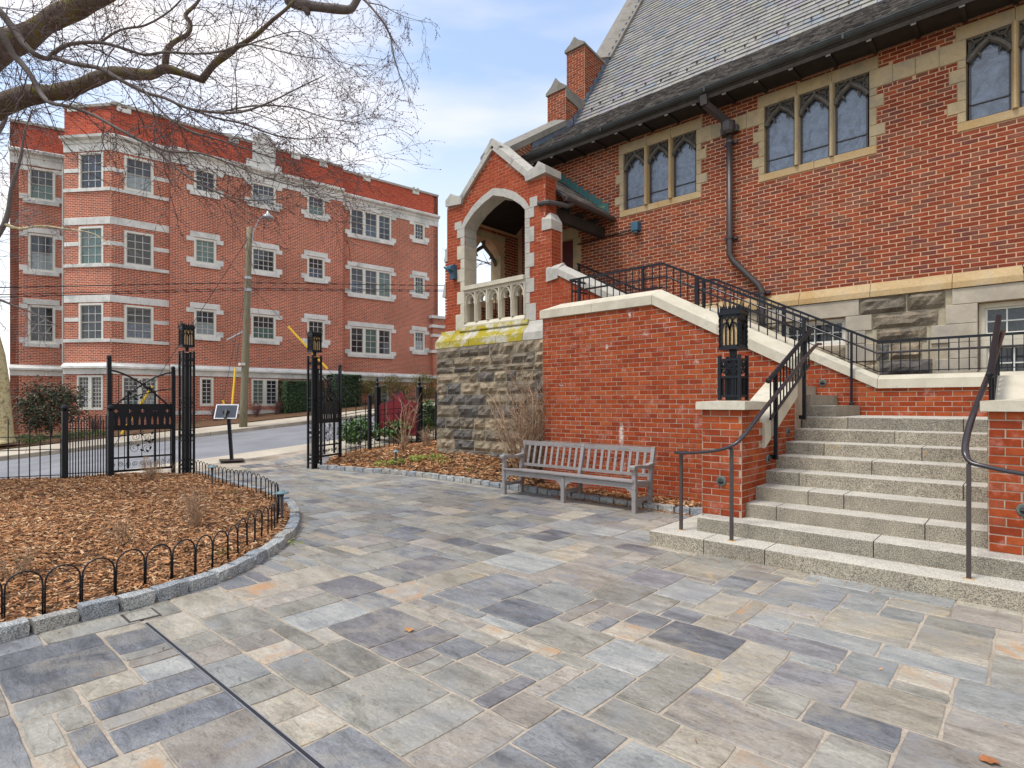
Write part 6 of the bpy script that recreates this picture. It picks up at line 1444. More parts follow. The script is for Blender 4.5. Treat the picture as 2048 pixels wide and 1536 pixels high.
def fence(label, pts, gz, h_tall, h_short, step, rails, post_at=(), post_h=1.45, ball=True, pr=.04):
    t = thing('iron_fence', label, 'fence', (pts[0][0], pts[0][1], gz(*pts[0])))
    P_ = resam([(x, y, 0) for x, y in pts], step)
    for r_ in rails:
        mb = MB()
        for a, b in zip(P_[::4], P_[4::4]+[P_[-1]]):
            if (b-a).length > .01: mb.bar((a.x,a.y,gz(a.x,a.y)+r_), (b.x,b.y,gz(b.x,b.y)+r_), .03, .014)
        mb.build('fence_rail', M['iron'], t)
    me = {}
    for k, p in enumerate(P_):
        h = h_tall if k % 2 else h_short
        if h not in me:
            mb = MB(); mb.box(-.008,-.008,.03,.008,.008,h); mb.add([(-.012,-.012,h),(.012,-.012,h),(.012,.012,h),(-.012,.012,h),(0,0,h+.07)], [(0,1,4),(1,2,4),(2,3,4),(3,0,4),(3,2,1,0)]); me[h] = mb.mesh('picket', M['iron'])
        put('picket', me[h], (p.x, p.y, gz(p.x, p.y)), t)
    for x, y in post_at:
        mb = MB(); z = gz(x, y); mb.box(x-pr,y-pr,z-.02,x+pr,y+pr,z+post_h); mb.lathe([(pr*.5,0),(pr*1.2,.03),(pr*1.35,.06),(pr*.9,.10),(.004,.12)], (x, y, z+post_h), 8); mb.build('fence_post', M['iron'], t)
    return t
fence('dense black picket panel between two ball topped posts left of the gate', [(-13.10,2.93),(-13.38,2.34)], lambda x, y: .04, 1.20, 1.12, .045, (.16, 1.0), ((-13.10,2.96),(-13.40,2.31)), 1.33, pr=.045)
fence('black iron picket fence at the left edge of the mulch bed', [(-13.42,2.25),(-13.9,1.0),(-14.6,-1.2)], lambda x, y: .04, 1.12, .78, .155, (.14, .86, .62), (), 1.3)
fence('black iron picket fence between the gate leaf and the stone porch base', [(-13.1,7.9),(-13.02,8.9),(-12.75,10.6),(-12.6,11.6)], lambda x, y: zr(x, y)+.01, 1.30, .95, .14, (.16, .92, 1.05), ((-13.05,8.72),(-12.72,10.75)), 1.38)
for x, y in ((-12.85,7.6),):
    mb = MB(); mb.box(x-.02,y-.02,.08,x+.02,y+.02,1.9)
# lectern style board near the gate
t = thing('sign_stand', 'grey board on a slim black post standing beyond the open gate', 'sign', (-14.6, 5.8, ramp_h(-14.6,5.8)))
zb_ = ramp_h(-14.6,5.8)+.02
mb = MB(); mb.hexa([(-14.42,5.45,zb_),(-14.22,5.95,zb_),(-14.72,6.12,zb_),(-14.92,5.62,zb_)], [(-14.42,5.45,zb_+.02),(-14.22,5.95,zb_+.02),(-14.72,6.12,zb_+.02),(-14.92,5.62,zb_+.02)]); mb.build('base_plate', M['bronze'], t)
mb = MB(); mb.bar((-14.57,5.79,zb_), (-14.62,5.73,zb_+1.13), .07); mb.build('post', M['iron'], t)
fb = Fr((-14.66,5.70), (.62,.78)); mb = MB()
nvec = Vector((fb.n[0], fb.n[1], 0)); up = Vector((0,0,1))*.86-nvec*.5; up.normalize(); c0 = Vector((-14.66,5.70,zb_+1.19)); uu = Vector((fb.d[0], fb.d[1], 0)); nn_ = uu.cross(up).normalized()
def bq(a, b, c): return tuple(c0+uu*a+up*b+nn_*c)
mb.hexa([bq(-.26,-.2,.0),bq(.26,-.2,.0),bq(.26,.2,.0),bq(-.26,.2,.0)], [bq(-.26,-.2,.02),bq(.26,-.2,.02),bq(.26,.2,.02),bq(-.26,.2,.02)]); mb.build('board_frame', M['steel'], t)
mb = MB()
for c in (-.003, .021): mb.hexa([bq(-.235,-.175,c),bq(.235,-.175,c),bq(.235,.175,c),bq(-.235,.175,c)], [bq(-.235,-.175,c+.003),bq(.235,-.175,c+.003),bq(.235,.175,c+.003),bq(-.235,.175,c+.003)])
mb.build('board_panel', M['board'], t)
mb = MB()
for a in (-.07, .07, 0): mb.bar(bq(a,-.0,.03), bq(0,-.12,.05), .03)
mb.bar(bq(0,.05,.03), bq(0,-.2,.05), .045); mb.build('bracket', M['iron'], t)
# maroon sign with its two finialled posts beyond the fence
t = thing('street_sign', 'maroon pointed top sign board hung between two dark finialled posts behind the fence', 'sign', (-14.0, 10.3, .5))
A_, B_ = Vector((-14.42,9.94,0)), Vector((-13.53,10.73,0)); fs_ = Fr((A_.x, A_.y), (B_.x-A_.x, B_.y-A_.y)); L = (B_-A_).length
mb = MB(); prof = [(.03,.55),(L-.03,.55),(L-.03,1.52),(L*.72,1.62),(L*.62,1.66),(L*.62,1.78),(L*.55,1.90),(L*.48,1.78),(L*.40,1.78),(L*.38,1.62),(L*.12,1.52),(.03,1.45)]
mb.fprism(fs_, prof, -.03, .03); mb.build('sign_board', M['maroon'], t)
mb = MB(); e = prof[6:11]
for a, b in zip(e, e[1:]): mb.bar(fs_.P(a[0], a[1]+.01, 0), fs_.P(b[0], b[1]+.01, 0), .07, .02)
mb.build('board_edging', M['board'], t)
for s in (-.03, L+.03):
    mb = MB(); c = fs_.P(s, .2); mb.box(c[0]-.065,c[1]-.065,.2,c[0]+.065,c[1]+.065,2.0); mb.lathe([(.09,0),(.07,.03),(.03,.05),(.05,.10),(.055,.13),(.02,.17),(.03,.22),(.03,.25),(.004,.31)], (c[0], c[1], 2.0), 8); mb.build('sign_post', M['iron'], t)
# ------------------------------------------------------------------ the apartment house across the street
apt = thing('apartment_building', 'four storey red brick apartment house with white stone dressings and crenellated parapet', 'building', ST(8, 4.6, .6))
def offs(D): return (K0[0]+NA[0]*D, K0[1]+NA[1]*D)
FM = Fr(offs(4.5), DA); FR2 = Fr(offs(5.0), DA); FB2 = Fr(offs(4.75), DA)
P1 = (-28.44, 6.434); dF = (.816, .578); FA = Fr(P1, dF)
FW = Fr((-33.122, 3.782), (.3167, .9485))
def fmats(fr, k):
    a = wallbrick('facade_brick_%s' % k, fr.d, (.42,.088,.042), (.52,.125,.06), (.25,.085,.06), (.85,.64,.48))
    b = wallbrick('parapet_brick_%s' % k, fr.d, (.56,.105,.055), (.66,.14,.075), (.46,.09,.045), (.22,.065,.045), .0105)
    return a, b
MA = {id(f): fmats(f, n) for f, n in ((FM,'main'),(FR2,'right'),(FB2,'bay'),(FA,'chamfer'),(FW,'wing'))}
gzm = lambda s: z_far(s, 4.4)
Z_WT0, Z_WT1, Z_C0, Z_C1 = 2.75, 3.23, 12.38, 12.74
def facade(fr, s0, s1, wins, top, base=.0, bands=True, parz=None):
    """wall with its window openings, plinth band, cornice and redder parapet"""
    holes = [[(a,c),(b,c),(b,d),(a,d)] for a, b, c, d in wins]
    mb = MB(); mb.slab(fr, [(s0,base),(s1,base),(s1,Z_C1),(s0,Z_C1)], holes, -.4, 0); mb.build('wall', MA[id(fr)][0], apt)
    mb = MB(); mb.slab(fr, [(s0,Z_C1),(s1,Z_C1),(s1,top-.16),(s0,top-.16)], [], -.35, -.0); mb.build('parapet', MA[id(fr)][1], apt)
    def run(prof, name, seg, sa=s0, sb=s1, mat='stone_white'):
        n = max(1, round((sb-sa)/seg))
        for i in range(n):
            a, b = lerp(sa, sb, i/n)+.004, lerp(sa, sb, (i+1)/n)-.004; mb = MB(); m = len(prof)
            mb.add([fr.P(a, z, o) for o, z in prof]+[fr.P(b, z, o) for o, z in prof], [tuple(range(m)), tuple(range(2*m-1, m-1, -1))]+[(j, m+j, m+(j+1) % m, (j+1) % m) for j in range(m)]); mb.build(name, M[mat], apt)
    run([(.0,Z_WT0),(.06,Z_WT0),(.07,2.98),(.18,3.0),(.18,3.08),(.02,Z_WT1),(.0,Z_WT1)], 'band_stone', 1.5)
    run([(.0,Z_C0),(.08,Z_C0),(.10,12.50),(.26,12.56),(.28,12.66),(.12,Z_C1),(.0,Z_C1)], 'cornice_stone', 1.6)
    run([(.0,12.06),(.05,12.06),(.05,Z_C0-.002),(.0,Z_C0-.002)], 'frieze_stone', 1.6)
    run([(-.40,top-.16),(.08,top-.16),(.10,top-.06),(-.02,top),(-.40,top)], 'coping_stone', 1.3, mat='stone_grey')
    return run
def crenel(fr, s, top, w=.42):
    """notch block stepping the coping down between merlons"""
    mb = MB(); mb.fbox(fr, s-w/2, s-w/2+.14, top-.36, top+.02, -.38, .07); mb.fbox(fr, s+w/2-.14, s+w/2, top-.36, top+.02, -.38, .07); mb.fbox(fr, s-w/2+.14, s+w/2-.14, top-.36, top-.2, -.38, .065); mb.build('crenel_stone', M['stone_white'], apt)
def surround(fr, a, b, c, d, top=True, ears=True, k=0):
    """stone lintel and sill with eared ends"""
    lh = .26
    if top:
        block(apt, fr, a-.16, b+.16, d+.02, d+lh, -.1, .05, M['stone_white'], 'lintel'); 
    block(apt, fr, a-.30 if ears else a-.12, a-.003, d-.18, d+.018, -.1, .045, M['stone_white'], 'lintel_ear'); block(apt, fr, b+.003, b+.30 if ears else b+.12, d-.18, d+.018, -.1, .045, M['stone_white'], 'lintel_ear')
    block(apt, fr, a-.16, b+.16, c-.17, c-.005, -.1, .10, M['stone_white'], 'window_sill')
    block(apt, fr, a-.30, a-.003, c-.0, c+.24, -.1, .045, M['stone_white'], 'sill_ear'); block(apt, fr, b+.003, b+.30, c, c+.24, -.1, .045, M['stone_white'], 'sill_ear')
gi = [0]
def win(fr, a, b, c, d, cols=3, rows=2, n=1, mid=True, sur=True, **kw):
    gi[0] += 1; q = (gi[0]*5) % 7
    if sur: surround(fr, a, b, c, d, **kw)
    w = (b-a)/n
    for i in range(n):
        gl = [(GL[0],GL[0]),(GL[4],GL[0]),(GL[1],GL[0]),(GL[2],GL[0]),(GL[0],GL[4]),(GL[3],GL[4]),(GL[2],GL[2])][(q+i*2) % 7]
        if isinstance(kw.get('k'), tuple): gl = kw['k']
        sash(apt, fr, a+i*w+.002, a+(i+1)*w-.002, c+.002, d-.002, cols, rows, .015, ('white_wood','sash','muntin'), .085 if n == 1 else .075, True, .022, glass=gl)
# main block
rows3 = [(4.54,5.77),(7.80,8.95),(11.0,12.05)]
colsM = [(6.27,7.17,3),(8.68,9.80,4),(11.33,12.22,3)]
wm = [(a,b,c,d) for c, d in rows3 for a, b, _n in colsM]+[(6.50,7.06,1.41,2.70),(8.69,9.91,1.41,2.71)]
facade(FM, 5.34, 13.2, wm, 13.98)
for r_, (c, d) in enumerate(rows3):
    for a, b, n in colsM: win(FM, a, b, c, d, n, 2, top=r_ < 2, k=None)
win(FM, 6.50, 7.06, 1.41, 2.70, 2, 3, sur=False); win(FM, 8.69, 9.91, 1.41, 2.71, 2, 3, n=2, sur=False)
block(apt, FM, 5.4, 13.1, 1.02, 1.2, -.05, .05, M['stone_white'], 'base_band')
for s, t_ in ((10.75, 14.0),(12.15,13.98),(7.9,13.98)): crenel(FM, s, t_)
block(apt, FM, 8.72, 9.78, 12.75, 14.22, -.3, .09, M['stone_white'], 'shield_panel'); block(apt, FM, 8.95, 9.55, 14.22, 14.42, -.3, .09, M['stone_white'], 'shield_panel'); block(apt, FM, 8.45, 10.05, 12.75, 13.05, -.3, .085, M['stone_white'], 'shield_panel'); block(apt, FM, 9.0, 9.5, 13.3, 13.85, .0, .12, M['stone_white'], 'shield', ch=.05)
# right block, set back half a metre
wr = [(13.81,16.24,4.20,5.68),(13.81,16.24,7.42,8.90),(13.81,16.24,10.6,12.05),(17.71,18.41,4.55,5.75),(17.71,18.41,7.84,8.95),(17.71,18.41,11.02,12.05),(15.3,16.1,1.5,2.6),(17.9,18.5,1.4,2.6)]
facade(FR2, 13.2, 19.34, wr, 14.02)
for r_, (a, b, c, d) in enumerate(wr[:3]): win(FR2, a, b, c, d, 2, 2, n=3, top=r_ < 2)
for r_, (a, b, c, d) in enumerate(wr[3:6]): win(FR2, a, b, c, d, 3, 2, top=r_ < 2)
for a, b, c, d in wr[6:]: win(FR2, a, b, c, d, 2, 2, sur=False)
for s in (14.75, 17.8): crenel(FR2, s, 14.04)
mb = MB(); FRe = Fr(FR2.P(19.34, 0)[:2], (-FR2.n[0], -FR2.n[1])); mb.slab(FRe, [(0,0),(9,0),(9,13.9),(0,13.9)], [], -.3, 0); mb.build('wall', wallbrick('end_brick', FRe.d, (.42,.088,.042), (.52,.125,.06), (.25,.085,.06), (.85,.64,.48)), apt)
# low wing stepping out beyond the right corner
mb = MB(); mb.fbox(FR2, 18.85, 21.2, 0, 6.7, -1.2, .25); mb.build('annex_wall', MA[id(FR2)][0], apt)
for z in (3.0, 4.5, 5.45, 6.0, 6.55): block(apt, FR2, 18.7 if z != 5.45 else 18.8, 21.3, z, z+.17, -.5, .36, M['stone_white'], 'annex_band')
# canted bay
wb = [(3.70,4.76,4.21,5.69),(3.70,4.76,7.36,8.83),(3.70,4.76,10.54,11.98),(3.62,4.91,1.24,2.68)]
facade(FB2, 3.24, 5.34, wb, 14.14)
for r_, (a, b, c, d) in enumerate(wb[:3]): win(FB2, a, b, c, d, 3, 2, sur=False)
win(FB2, *wb[3], 3, 4, n=2, sur=False)
wa = [(-1.48,-.34,4.12,5.72),(-1.48,-.34,7.27,8.93),(-1.48,-.34,10.42,12.02),(-1.56,-.36,1.25,2.70)]
facade(FA, -2.16, 0, wa, 14.05)
for r_, (a, b, c, d) in enumerate(wa[:3]): win(FA, a, b, c, d, 3, 2, sur=False)
win(FA, *wa[3], 3, 4, n=2, sur=False)
for fr, s0, s1, (a, b) in ((FB2, 3.24, 5.34, (3.70, 4.76)), (FA, -2.16, 0, (-1.48, -.34))):
    for (zl_, zm_, zt_) in ((4.08,4.95,5.73),(7.22,8.12,8.98),(10.38,11.2,None)):
        for z0, h, o in ((zl_, .14, .06),(zm_, .17, .02)):
            for p, q in (((s0, a-.004), (b+.004, s1)) if z0 == zm_ else ((s0, (s0+s1)/2-.003), ((s0+s1)/2+.003, s1))):
                if q-p > .05: block(apt, fr, p, q, z0-(.0 if z0 == zm_ else .0), z0+h, -.1, o, M['stone_white'], 'bay_band')
        if zt_:
            for p, q in ((s0, (s0+s1)/2-.003), ((s0+s1)/2+.003, s1)): block(apt, fr, p, q, zt_+.02, zt_+.32, -.1, .03, M['stone_white'], 'bay_band')
    crenel(fr, s0+.45, 14.12, .5)
# left wing
ww = [(.62,1.58,4.2,5.9),(.62,1.58,7.4,9.08),(.62,1.58,10.55,12.0)]
facade(FW, 0, 2.4, ww, 14.0)
for r_, (a, b, c, d) in enumerate(ww): win(FW, a, b, c, d, 3, 2, top=r_ < 2)
c_ = FW.P(0, 0); FWe = Fr(FW.P(0, 0, -9)[:2], FW.n)
mb = MB(); mb.slab(FWe, [(0,0),(9,0),(9,13.9),(0,13.9)], [], -.3, 0); mb.build('wall', wallbrick('wing_end_brick', FWe.d, (.42,.088,.042), (.52,.125,.06), (.25,.085,.06), (.85,.64,.48)), apt)
mb = MB(); c0 = FW.P(1.86,0,.03); mb.tube([(c0[0],c0[1],.4),(c0[0],c0[1],12.4)], .05, 6); mb.build('downpipe', M['white_wood'], apt)
# body behind the walls
A0, A1 = FW.P(.1,0,-.35), FR2.P(19.2,0,-.35)
mb = MB(); pts = [FW.P(.1,0,-.38), FW.P(2.3,0,-.38), FA.P(-2.0,0,-.38), FM.P(3.4,0,-.66), FM.P(13.2,0,-.9), FM.P(19.2,0,-.9), FM.P(19.2,0,-9), FW.P(.1,0,-8.8)]
mb.prism([(p[0], p[1], 0) for p in pts], (0,0,13.0)); mb.build('core', M['cable'], apt)
mb = MB(); mb.tube([FM.P(11.05,4.72,.0), FM.P(11.05,4.72,.3)], .05, 8); mb.sphere(FM.P(11.05,4.6,.3), .09, 8, 5); mb.build('security_camera', M['white_wood'], apt)

# utility pole, street lamp, wires, guy guards
px_, py_ = ST(7.31, .55, 0)[:2]; zp = z_far(7.31, .55)
t = thing('utility_pole', 'weathered leaning wooden utility pole with a cobra head street lamp', 'utility pole', (px_, py_, zp))
tx_, ty_ = px_+.18, py_+.18
mb = MB(); mb.tube([(lerp(px_,tx_,k/8), lerp(py_,ty_,k/8), lerp(zp-.1, 8.65, k/8)) for k in range(9)], [lerp(.155,.11,k/8) for k in range(9)], 12); mb.build('pole', M['pole'], t, smooth=True)
mb = MB(); dd_ = Vector((Rx, Ry, 0)); base = Vector((tx_, ty_, 7.9))
mb.tube([base+dd_*.08, base+dd_*.16+Vector((0,0,.6)), base+dd_*.42+Vector((0,0,1.15)), base+dd_*.62+Vector((0,0,1.25))], .025, 6); la = mb.build('lamp_arm', M['steel'], t)
mb = MB(); c = base+dd_*.74+Vector((0,0,1.18)); mb.lathe([(.02,-.08),(.2,-.07),(.22,-.02),(.2,.03),(.1,.09),(.05,.16),(.05,.22)], c, 14); mb.build('lamp_head', M['steel'], t, smooth=True)
mb = MB(); q = Vector((px_+.1, py_+.1, 6.3))
for z, h in ((6.55,.1),(6.05,.12)): mb.lathe([(.145,0),(.145,h)], (px_+.14, py_+.14, z-.0), 10)
mb.build('pole_band', M['steel'], t)
mb = MB(); mb.bar((px_+.08, py_+.08, 4.5), (px_-.55, py_-.42, 4.1), .05); mb.build('stub_arm', M['steel'], t)
mb = MB(); mb.box(px_+.02,py_-.2,3.05,px_+.2,py_-.0,3.15); mb.build('pole_tag', M['white_wood'], t)
for k, (z0, sl_) in enumerate(((6.42,.137),(6.18,.137),(6.10,.138))):
    pts = []
    for i in range(41):
        s = -40+i*2.4; sag = .25*abs(math.sin(math.pi*(s-7.31)/38)); p = ST(s, .55-.05*k, z0+sl_*(s-7.31)-sag); pts.append(p)
    mb = MB(); mb.tube(pts, .014 if k else .018, 5); mb.build('overhead_wire', M['cable'], label=['uppermost overhead wire crossing in front of the apartment house','middle overhead wire crossing in front of the apartment house','lowest overhead wire crossing in front of the apartment house'][k], category='wire')
for p, q, top, lab in (((-21.1,8.51,2.8),(-20.7,8.2,1.03),(-22.4,9.5,6.3),'upright yellow guy wire guard just left of the utility pole'),((-18.27,9.06,4.06),(-17.31,9.94,2.66),(-22.2,5.6,9.9),'sloping yellow guy wire guard behind the right gate lantern'),
                       ((-19.31,5.4,2.03),(-19.99,4.79,.61),(-17.2,7.3,6.4),'yellow guy wire guard seen through the left gate leaf'),((-21.43,8.21,1.64),(-21.30,8.32,1.0),(-22.4,9.5,6.3),'short yellow stub above the grey sign board')):
    tt = thing('guy_wire', lab, 'guy wire', q); mb = MB(); mb.tube([p, q], .035, 8); mb.build('yellow_guard', M['yellow'], tt)
    d = (Vector(q)-Vector(p)).normalized(); zt = (q[2]-.0); e = Vector(q)+d*min(4, (q[2]-.1)/max(.2, -d.z)); mb = MB(); mb.tube([top if lab[0] != 's' or 'sloping' not in lab else tuple(Vector(p)-d*3.2), p, q, tuple(e)], .008, 4); mb.build('wire', M['cable'], tt)

# ------------------------------------------------------------------ trees: limbs as measured, twigs grown on them
LIMBS = {
    'A': [(-12.3,-0.11,4.91,0.26), (-11.28,0.55,5.3,0.24), (-10.39,1.09,5.55,0.165), (-9.96,1.34,5.64,0.15), (-9.49,1.64,5.64,0.125), (-9.2,1.9,5.79,0.11), (-8.88,2.05,5.82,0.1), (-8.43,2.33,5.74,0.08), (-8.29,2.46,5.82,0.085), (-8.1,2.63,5.75,0.055), (-7.92,2.8,5.67,0.045)],
    'A2': [(-8.29,2.46,5.82,0.045), (-8.26,2.48,6.06,0.036), (-8.29,2.59,6.24,0.034), (-8.18,2.7,6.34,0.03), (-8.27,2.75,6.55,0.03), (-8.31,2.71,6.65,0.024), (-8.32,2.84,6.86,0.02), (-8.31,2.98,7.15,0.018)],
    'A3': [(-7.93,2.79,5.69,0.04), (-7.81,2.89,5.88,0.042), (-7.67,3.02,6.03,0.05), (-7.58,3.1,6.11,0.032), (-7.33,3.2,6.18,0.03), (-7.17,3.35,6.38,0.026), (-7.02,3.48,6.54,0.022), (-6.88,3.6,6.75,0.02)],
    'B': [(-13.33,0.71,6.82,0.4), (-12.66,1.32,7.4,0.33), (-12.35,1.6,7.56,0.3), (-12.11,1.95,7.96,0.26), (-11.8,2.37,8.28,0.22), (-11.48,2.8,8.73,0.2)],
    'C1': [(-8.69,0.74,5.94,0.055), (-8.44,0.97,5.72,0.05), (-8.34,1.06,5.53,0.045), (-8.24,1.15,5.4,0.04), (-8.26,1.27,5.41,0.04), (-8.2,1.32,5.48,0.038), (-8.07,1.44,5.57,0.03), (-7.94,1.69,5.65,0.026), (-7.73,1.89,5.58,0.023), (-7.56,2.04,5.51,0.02), (-7.39,2.19,5.54,0.018), (-7.24,2.46,5.58,0.016), (-7.03,2.66,5.61,0.014), (-6.92,2.9,5.76,0.012), (-6.74,3.06,5.72,0.01), (-6.53,3.39,5.68,0.008), (-6.38,3.66,5.7,0.005)],
    'C2': [(-8.21,1.32,5.42,0.03), (-7.91,1.45,5.29,0.026), (-7.58,1.62,5.18,0.024), (-7.3,1.73,5,0.022), (-7.1,1.92,4.86,0.02), (-6.94,2.06,4.8,0.018), (-6.78,2.21,4.7,0.016), (-6.58,2.39,4.65,0.014), (-6.45,2.65,4.7,0.012), (-6.2,2.87,4.81,0.009), (-6.06,3.14,5.03,0.007), (-5.94,3.38,5.22,0.004)],
    'C3': [(-8.01,0.68,5.34,0.05), (-7.77,0.91,5.09,0.045), (-7.63,1.03,4.88,0.036), (-7.56,1.1,4.7,0.034), (-7.35,1.15,4.54,0.026), (-7.2,1.28,4.5,0.024), (-7.02,1.45,4.41,0.023), (-6.71,1.59,4.22,0.021), (-6.63,1.67,4.16,0.021), (-6.46,1.83,4.03,0.017), (-6.31,1.96,3.85,0.014), (-6.16,2.1,3.71,0.012), (-6.02,2.23,3.61,0.01), (-5.83,2.4,3.53,0.008), (-5.71,2.64,3.56,0.006), (-5.58,2.9,3.64,0.005), (-5.45,3.16,3.71,0.003)],
    'C4': [(-7.1,1.92,4.86,0.014), (-6.83,2.03,4.57,0.012), (-6.64,2.21,4.4,0.011), (-6.4,2.42,4.3,0.01), (-6.27,2.68,4.24,0.008), (-6.03,2.9,4.14,0.006), (-5.88,3.17,4.13,0.004), (-5.69,3.48,4.04,0.003)],
    'C5': [(-6.78,2.21,4.7,0.012), (-6.65,2.46,4.64,0.011), (-6.41,2.69,4.57,0.01), (-6.3,2.92,4.51,0.008), (-6.06,3.14,4.45,0.006), (-5.9,3.42,4.52,0.004), (-5.74,3.7,4.48,0.003)],
    'C6': [(-6.61,2.5,4.7,0.01), (-6.47,2.77,4.82,0.009), (-6.22,2.99,4.82,0.008), (-6.11,3.23,4.82,0.006), (-5.99,3.47,4.77,0.005), (-5.8,3.92,4.81,0.003)],
    'C7': [(-6.63,1.67,4.16,0.013), (-6.5,1.93,4.06,0.011), (-6.23,2.17,4.03,0.01), (-6.08,2.45,3.95,0.008), (-5.85,2.65,3.83,0.007), (-5.72,2.91,3.78,0.005), (-5.48,3.12,3.78,0.003)],
    'C8': [(-6.96,2.86,5.72,0.009), (-6.8,3.14,5.9,0.007), (-6.62,3.44,6.04,0.006), (-6.4,3.64,5.84,0.004), (-6.17,3.85,5.51,0.003)],
    'C9': [(-7.94,1.69,5.65,0.014), (-7.77,1.85,5.8,0.012), (-7.56,2.04,5.85,0.011), (-7.46,2.27,6.09,0.01), (-7.29,2.42,6.33,0.009)],
    'E': [(-7.58,3.37,7.14,0.07), (-7.22,3.57,6.79,0.065), (-7.1,3.68,6.72,0.068), (-6.9,3.86,6.68,0.056), (-6.71,4.03,6.65,0.055), (-6.61,4.12,6.65,0.05), (-6.56,4.17,6.74,0.045), (-6.51,4.22,6.9,0.04)],
    'E1': [(-7.1,3.68,6.72,0.05), (-7.04,3.73,6.66,0.045), (-7.02,3.75,6.59,0.032)],
    'E2': [(-6.54,4.19,6.83,0.02), (-6.47,4.25,6.77,0.016), (-6.28,4.29,6.54,0.013), (-6.19,4.37,6.38,0.012), (-6.14,4.42,6.22,0.011), (-6.04,4.37,6.03,0.01), (-6.01,4.4,5.84,0.008), (-5.97,4.44,5.67,0.006), (-5.92,4.48,5.48,0.004)],
    'E3': [(-6.14,4.42,6.22,0.006), (-6.07,4.48,6.11,0.005), (-5.99,4.55,5.93,0.004), (-5.87,4.66,5.64,0.003)],
    'E4': [(-6.45,4.27,6.74,0.008), (-6.3,4.41,6.7,0.006), (-6.13,4.56,6.58,0.004), (-5.89,4.78,6.48,0.003)],
}
def cat(P_, n=3):
    """smooth polyline through (x,y,z,r) points"""
    out = []
    for i in range(len(P_)-1):
        p0, p1, p2, p3 = P_[max(i-1,0)], P_[i], P_[i+1], P_[min(i+2, len(P_)-1)]
        for k in range(n):
            t = k/n; out.append(tuple(.5*((2*p1[j])+(-p0[j]+p2[j])*t+(2*p0[j]-5*p1[j]+4*p2[j]-p3[j])*t*t+(-p0[j]+3*p1[j]-3*p2[j]+p3[j])*t**3) for j in range(4)))
    out.append(P_[-1]); return out
def limb(name, P_, mat, parent, n=9, knob=.0):
    pts = cat(P_); mb = MB(); rr = random.Random(len(P_))
    mb.tube([p[:3] for p in pts], [max(.0015, p[3]*(1+knob*mnoise.noise(Vector((p[0]*3, p[1]*3, p[2]*3))))) for p in pts], n); return mb.build(name, mat, parent, smooth=True), pts
def grow(mb, bud, p, d, L, r, lvl, rg, droop, budp, sides=3, bias=None, bs=1.0):
    n = 5 if lvl > 0 else 4; pts = [p.copy()]; seg = L/n; dirs = []
    for k in range(n):
        d = (d+Vector((rg.gauss(0,.16), rg.gauss(0,.16), rg.gauss(0,.14)-droop*.10))).normalized(); p = p+d*seg; pts.append(p.copy()); dirs.append(d.copy())
    mb.tube(pts, [r*(1-.75*k/n) for k in range(n+1)], sides, cap=False)
    if bud is not None:
        for k in range(1, n+1):
            if rg.random() < budp:
                q = pts[k]; a = (dirs[k-1]+Vector((rg.gauss(0,.6), rg.gauss(0,.6), rg.gauss(0,.6)))).normalized(); l = rg.uniform(.012,.026)*bs; w = l*.28; u = a.orthogonal().normalized()*w; v = a.cross(u).normalized()*w; m_ = q+a*l*.5; e = q+a*l
                bud.add([tuple(q), tuple(m_+u), tuple(m_-u*.5+v*.87), tuple(m_-u*.5-v*.87), tuple(e)], [(0,1,2),(0,2,3),(0,3,1),(4,2,1),(4,3,2),(4,1,3)])
    if lvl > 0:
        for k in range(1, n+1):
            for _ in range(1 if rg.random() < .76 else 0):
                t = dirs[k-1]; s = Vector((rg.gauss(0,1), rg.gauss(0,1), rg.gauss(0,.8))); s = (s-t*s.dot(t)).normalized()
                nd = (t*rg.uniform(.7,1.2)+s*rg.uniform(.5,1.0)+(bias or Vector((0,0,0)))*.25).normalized()
                grow(mb, bud, pts[k], nd, L*rg.uniform(.35,.65), max(r*.66,.0024), lvl-1, rg, droop, budp, sides, bias, bs)
def twigs_on(mb, bud, pts, step, Lr, rg, lvl=2, droop=.5, t0=0, rmax=.0065, bias=None, budp=.5, keep=None):
    acc = 0
    for a, b in zip(pts, pts[1:]):
        A, B = Vector(a[:3]), Vector(b[:3]); L = (B-A).length
        if L < 1e-5: continue
        t = (B-A)/L; acc += L
        while acc > step:
            acc -= step; p = A.lerp(B, rg.random()); s = Vector((rg.gauss(0,1), rg.gauss(0,1), rg.gauss(0,1))); s = (s-t*s.dot(t)).normalized(); d = (t*rg.uniform(.2,1.1)+s+(bias or Vector((0,0,0)))*.5).normalized()
            if keep and not keep(p): continue
            grow(mb, bud, p, d, rg.uniform(*Lr), min(rmax, max(.0032, a[3]*.5)), lvl, rg, droop, budp, 3, bias)
RG = random.Random(4); RV = Vector((Rx, Ry, 0))
old = thing('old_tree', 'big bare old tree whose mossy limb and budding twigs fill the upper left', 'tree', (-14.6, -1.6, 0))
limb('trunk', [(-14.6,-1.6,-.1,.62),(-14.55,-1.55,1.5,.5),(-14.3,-1.4,3.2,.44),(-14.0,-1.2,4.6,.40),(-14.3,-1.1,7.5,.34),(-14.4,-1.1,11,.22)], M['bark'], old, 12, .3)
L_ = dict(LIMBS); L_['A'] = [(-14.1,-1.3,4.2,.3),(-13.2,-.75,4.6,.25)]+[(a, b, c, r*.8) for a, b, c, r in L_['A']]; L_['B'] = [(-14.3,-1.1,7.2,.3),(-13.6,-.9,7.4,.28)]+[(a, b, c, r*.62) for a, b, c, r in L_['B']]
L_['C1'] = [(-13.2,-.8,4.7,.1),(-10.6,.2,5.9,.07)]+[(a, b, c, r*.75) for a, b, c, r in L_['C1']]; L_['C3'] = [(-13.2,-.8,4.6,.1),(-10.8,.0,5.2,.05)]+[(a, b, c, r*.75) for a, b, c, r in L_['C3']]
cr = {}
